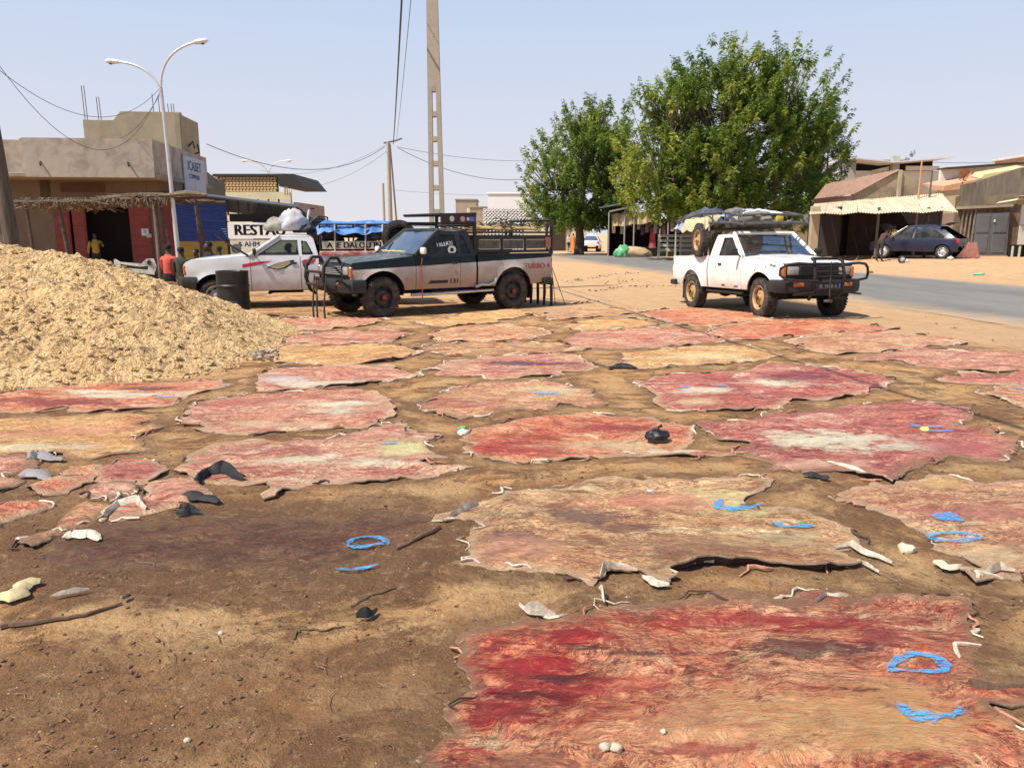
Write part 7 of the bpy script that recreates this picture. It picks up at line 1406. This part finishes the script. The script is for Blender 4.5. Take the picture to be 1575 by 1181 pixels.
# ============================================================ people
SK = M('dark_skin', (.065, .035, .022), .6); HR = M('black_hair', (.008, .007, .007), .9)
def person(label, loc, rz, pose, shirt, trous, scale=1.0, robe=None, group=None, scarf=None):
    P_ = {'pelvis': (0, 0, .95), 'waist': (0, 0, 1.08), 'chest': (.01, 0, 1.30), 'collar': (0, 0, 1.42), 'neck': (.01, 0, 1.50), 'head': (.03, 0, 1.60), 'crown': (.02, 0, 1.72), 'nose': (.12, 0, 1.60)}
    for s, n in ((1, 'l'), (-1, 'r')):
        P_['sh' + n] = (0, s * .18, 1.40); P_['el' + n] = (-.02, s * .25, 1.12); P_['wr' + n] = (.06, s * .26, .88); P_['pa' + n] = (.08, s * .26, .80)
        P_['hip' + n] = (0, s * .09, .90); P_['kn' + n] = (.02, s * .11, .50); P_['an' + n] = (-.02, s * .12, .09); P_['to' + n] = (.16, s * .14, .03)
    if pose == 'sit':
        for k in list(P_):
            x, y, z = P_[k]
            if k[:2] not in ('kn', 'an', 'to'): P_[k] = (x, y, z - .48)
        for s, n in ((1, 'l'), (-1, 'r')): P_['kn' + n] = (.42, s * .16, .50); P_['an' + n] = (.40, s * .15, .09); P_['to' + n] = (.56, s * .17, .03); P_['el' + n] = (.12, s * .24, .66); P_['wr' + n] = (.34, s * .14, .62); P_['pa' + n] = (.40, s * .10, .60)
    if pose == 'bend':
        q = Matrix.Rotation(R(48), 3, 'Y')
        for k in list(P_):
            if k[:2] not in ('kn', 'an', 'to', 'hi', 'pe'): v = q @ (Vector(P_[k]) - Vector((0, 0, .95))) + Vector((0, 0, .95)); P_[k] = tuple(v)
        for s, n in ((1, 'l'), (-1, 'r')): P_['el' + n] = (.42, s * .24, .98); P_['wr' + n] = (.66, s * .20, .92); P_['pa' + n] = (.74, s * .18, .90)
    if pose == 'reach': P_['ell'] = (.22, .24, 1.26); P_['wrl'] = (.42, .20, 1.34); P_['pal'] = (.50, .18, 1.36)
    ed = [('pelvis', 'waist'), ('waist', 'chest'), ('chest', 'collar'), ('collar', 'neck'), ('neck', 'head'), ('head', 'crown'), ('head', 'nose')]
    for n in 'lr': ed += [('collar', 'sh' + n), ('sh' + n, 'el' + n), ('el' + n, 'wr' + n), ('wr' + n, 'pa' + n), ('pelvis', 'hip' + n), ('hip' + n, 'kn' + n), ('kn' + n, 'an' + n), ('an' + n, 'to' + n)]
    rad = {'pelvis': .135, 'waist': .125, 'chest': .15, 'collar': .09, 'neck': .055, 'head': .085, 'crown': .075, 'nose': .016, 'sh': .062, 'el': .046, 'wr': .030, 'pa': .036, 'hi': .10, 'kn': .065, 'an': .042, 'to': .035}
    names = list(P_); vs = [Vector(P_[k]) * scale for k in names]; R_ = [rad.get(k, rad.get(k[:2])) * scale for k in names]; E = [(names.index(a), names.index(b)) for a, b in ed]
    for n, s in (('l', 1), ('r', -1)):
        b0 = names.index('pa' + n); w0_ = vs[names.index('wr' + n)]; d = (vs[b0] - w0_).normalized(); sdv = Vector((0, s, 0)) if abs(d.y) < .9 else Vector((1, 0, 0)); sdv = sdv.cross(d).normalized()
        for k in range(5):
            L = (.07, .085, .09, .08, .05)[k] * scale; o = sdv * ((k - 1.5) * .02 * scale) if k < 4 else sdv * -.05 * scale
            vs += [vs[b0] + o + d * L * .5, vs[b0] + o * 1.1 + d * L + Vector((0, -s * .015, -.01)) * scale]; R_ += [.010 * scale, .008 * scale]; E += [(b0, len(vs) - 2), (len(vs) - 2, len(vs) - 1)]
    me = bpy.data.meshes.new('body'); me.from_pydata(vs, E, []); o = bpy.data.objects.new('body', me); col.objects.link(o)
    md = o.modifiers.new('s', 'SKIN'); 
    for i, r in enumerate(R_): me.skin_vertices[0].data[i].radius = (r, r)
    for i in range(len(vs)): me.skin_vertices[0].data[i].use_root = (i == 0)
    o.modifiers.new('d', 'SUBSURF').levels = 1
    dg = bpy.context.evaluated_depsgraph_get(); m2 = bpy.data.meshes.new_from_object(o.evaluated_get(dg)); bpy.data.objects.remove(o)
    m2.materials.clear(); [m2.materials.append(m) for m in (SK, shirt, trous, M('sandal', (.03, .02, .015), .8))]
    cat_ = {'pelvis': 2, 'waist': 1, 'chest': 1, 'collar': 1, 'neck': 0, 'head': 0, 'crown': 0, 'nose': 0, 'sh': 1, 'el': 1, 'wr': 0, 'pa': 0, 'hi': 2, 'kn': 2, 'an': 2, 'to': 3}; cc = [cat_.get(k, cat_.get(k[:2])) for k in names] + [0] * 40
    for p in m2.polygons:
        c = p.center; bi = min(range(len(vs)), key=lambda i: (vs[i] - c).length - R_[i] * .8); p.material_index = cc[bi]; p.use_smooth = True
    t = empty('person', loc, rz, label, 'person', group); b = bpy.data.objects.new('body', m2); col.objects.link(b); b.parent = t
    h = Vector(P_['crown']) * scale; k_ = scale; hd = (Vector(P_['crown']) - Vector(P_['head'])).normalized()
    mb = MB().lathe([(.001, .048), (.04, .043), (.068, .02), (.080, -.02), (.078, -.055)], 14); q = hd.to_track_quat('Z', 'Y').to_matrix(); c = h - hd * .03 * k_ + Vector((-.018, 0, 0)) * k_
    mb.v = [tuple(q @ (Vector(v) * k_) + c) for v in mb.v]; mb.build('headscarf' if scarf else 'hair', scarf or HR, t, smooth=True)
    if robe:
        mb = MB().lathe([(.09, 1.43), (.20, 1.38), (.235, 1.2), (.20, 1.02), (.23, .85), (.26, .5), (.30, .16), (.28, .15)], 18); mb.v = [(x * k_ * .72, y * k_ * (1 + .06 * math.sin(z * 9)), z * k_) for x, y, z in mb.v]; mb.build('robe', robe, t, smooth=True)
    return t
CL = lambda n, c: M('cloth_' + n, c, .9, var=.2, vs=6, bump=.3)
def seat_at(x, y, lab, h=.42, sc_=.0):
    t = empty('stool', (x, y, 0), 0, lab, 'stool', 'low stools by the snack bar'); MB().bbox((0, 0, h - .03), (.32, .32, .05), .01).build('seat', WOOD, t)
    for a in (-.12, .12):
        for b in (-.12, .12): MB().tube([(a, b, 0), (a * .9, b * .9, h - .05)], .02, 6).build('leg', WOOD, t)
GP = 'people sitting by the snack bar'
for k, (u, Y, rz, sh, tr, lab) in enumerate([(266, 19.0, 80, CL('red', (.52, .09, .06)), CL('dark', (.02, .02, .025)), 'seated person in an orange red shirt, leftmost of the group by the snack bar'),
        (285, 18.6, 85, CL('olive', (.035, .040, .028)), CL('olive2', (.03, .035, .028)), 'seated person in a dark olive jacket with back turned, next to the red shirt'),
        (309, 20.4, -120, CL('black', (.012, .012, .014)), CL('dark', (0, 0, 0)), 'seated person in black facing the olive jacket'), (329, 18.9, 235, CL('darkblue', (.012, .015, .03)), CL('dark', (0, 0, 0)), 'seated person in dark blue behind the bonnet of the striped pickup'),
        (344, 21.4, 170, CL('black', (0, 0, 0)), CL('dark', (0, 0, 0)), 'rightmost seated person in black, leaning near the windscreen of the striped pickup')]):
    x = px(u, Y); person(lab, (x, Y, 0), R(rz), 'sit', sh, tr, (1.05, 1.0, .94, 1.1, .98)[k], group=GP); seat_at(x, Y, ['stool under the person in the red shirt', 'stool under the person in the olive jacket', 'stool under the person facing the olive jacket', 'stool under the person in dark blue', 'stool under the rightmost seated person'][k])
person('person in a yellow shirt and pale cap standing in the dark doorway of the shop', (px(150, 26.6), 26.9, 0), R(-60), 'reach', CL('yellow', (.40, .26, .04)), CL('dark', (0, 0, 0)), .92)
person('person in brown clothes bending over the engine of the blue car', (px(1345, 37.2), 37.2, gz(px(1345, 37.2), 37.2)), R(35), 'bend', CL('brown', (.08, .04, .035)), CL('brown2', (.04, .03, .028)), 1.0)
person('person in a mustard shirt behind the raised bonnet of the blue car', (px(1364, 38.6), 38.6, .4), R(-100), 'stand', CL('mustard', (.42, .28, .04)), CL('dark', (0, 0, 0)), .93)
person('person wrapped in orange cloth standing by the road left of the white hatchback', (px(880, 66), 66, 0), R(-120), 'stand', CL('orange', (.66, .22, .06)), CL('orange', (0, 0, 0)), .95, robe=CL('orange', (0, 0, 0)), scarf=CL('orange', (0, 0, 0)))
person('person in a white top beside the person in orange', (px(874, 67), 67, 0), R(-60), 'stand', CL('white', (.70, .68, .70)), CL('dark', (0, 0, 0)), .88)
def driver(root, D, x, y, sh, lab):
    p = root.matrix_basis @ Vector((x, y, .30)); person(lab, p, root.rotation_euler[2], 'sit', sh, CL('dark', (0, 0, 0)), .88)
driver(T3, D3, D3['dR'] + .22, .30, CL('pinkred', (.66, .06, .12)), 'person in a pink and red top sitting in the cab of the striped pickup')

x0 = px(1040, 60); t = empty('mud_wall', (x0, 60, 0), 0, 'low brown mud wall in the tree shade between market stall and gabled workshop', 'wall'); MB().box(((px(1245, 60) - x0) / 2, .15, 1.2), (px(1245, 60) - x0, .3, 2.6)).build('wall_face', wallmat('mud_wall_r', (.30, .22, .14), (.14, .10, .07), .7, .8), t)
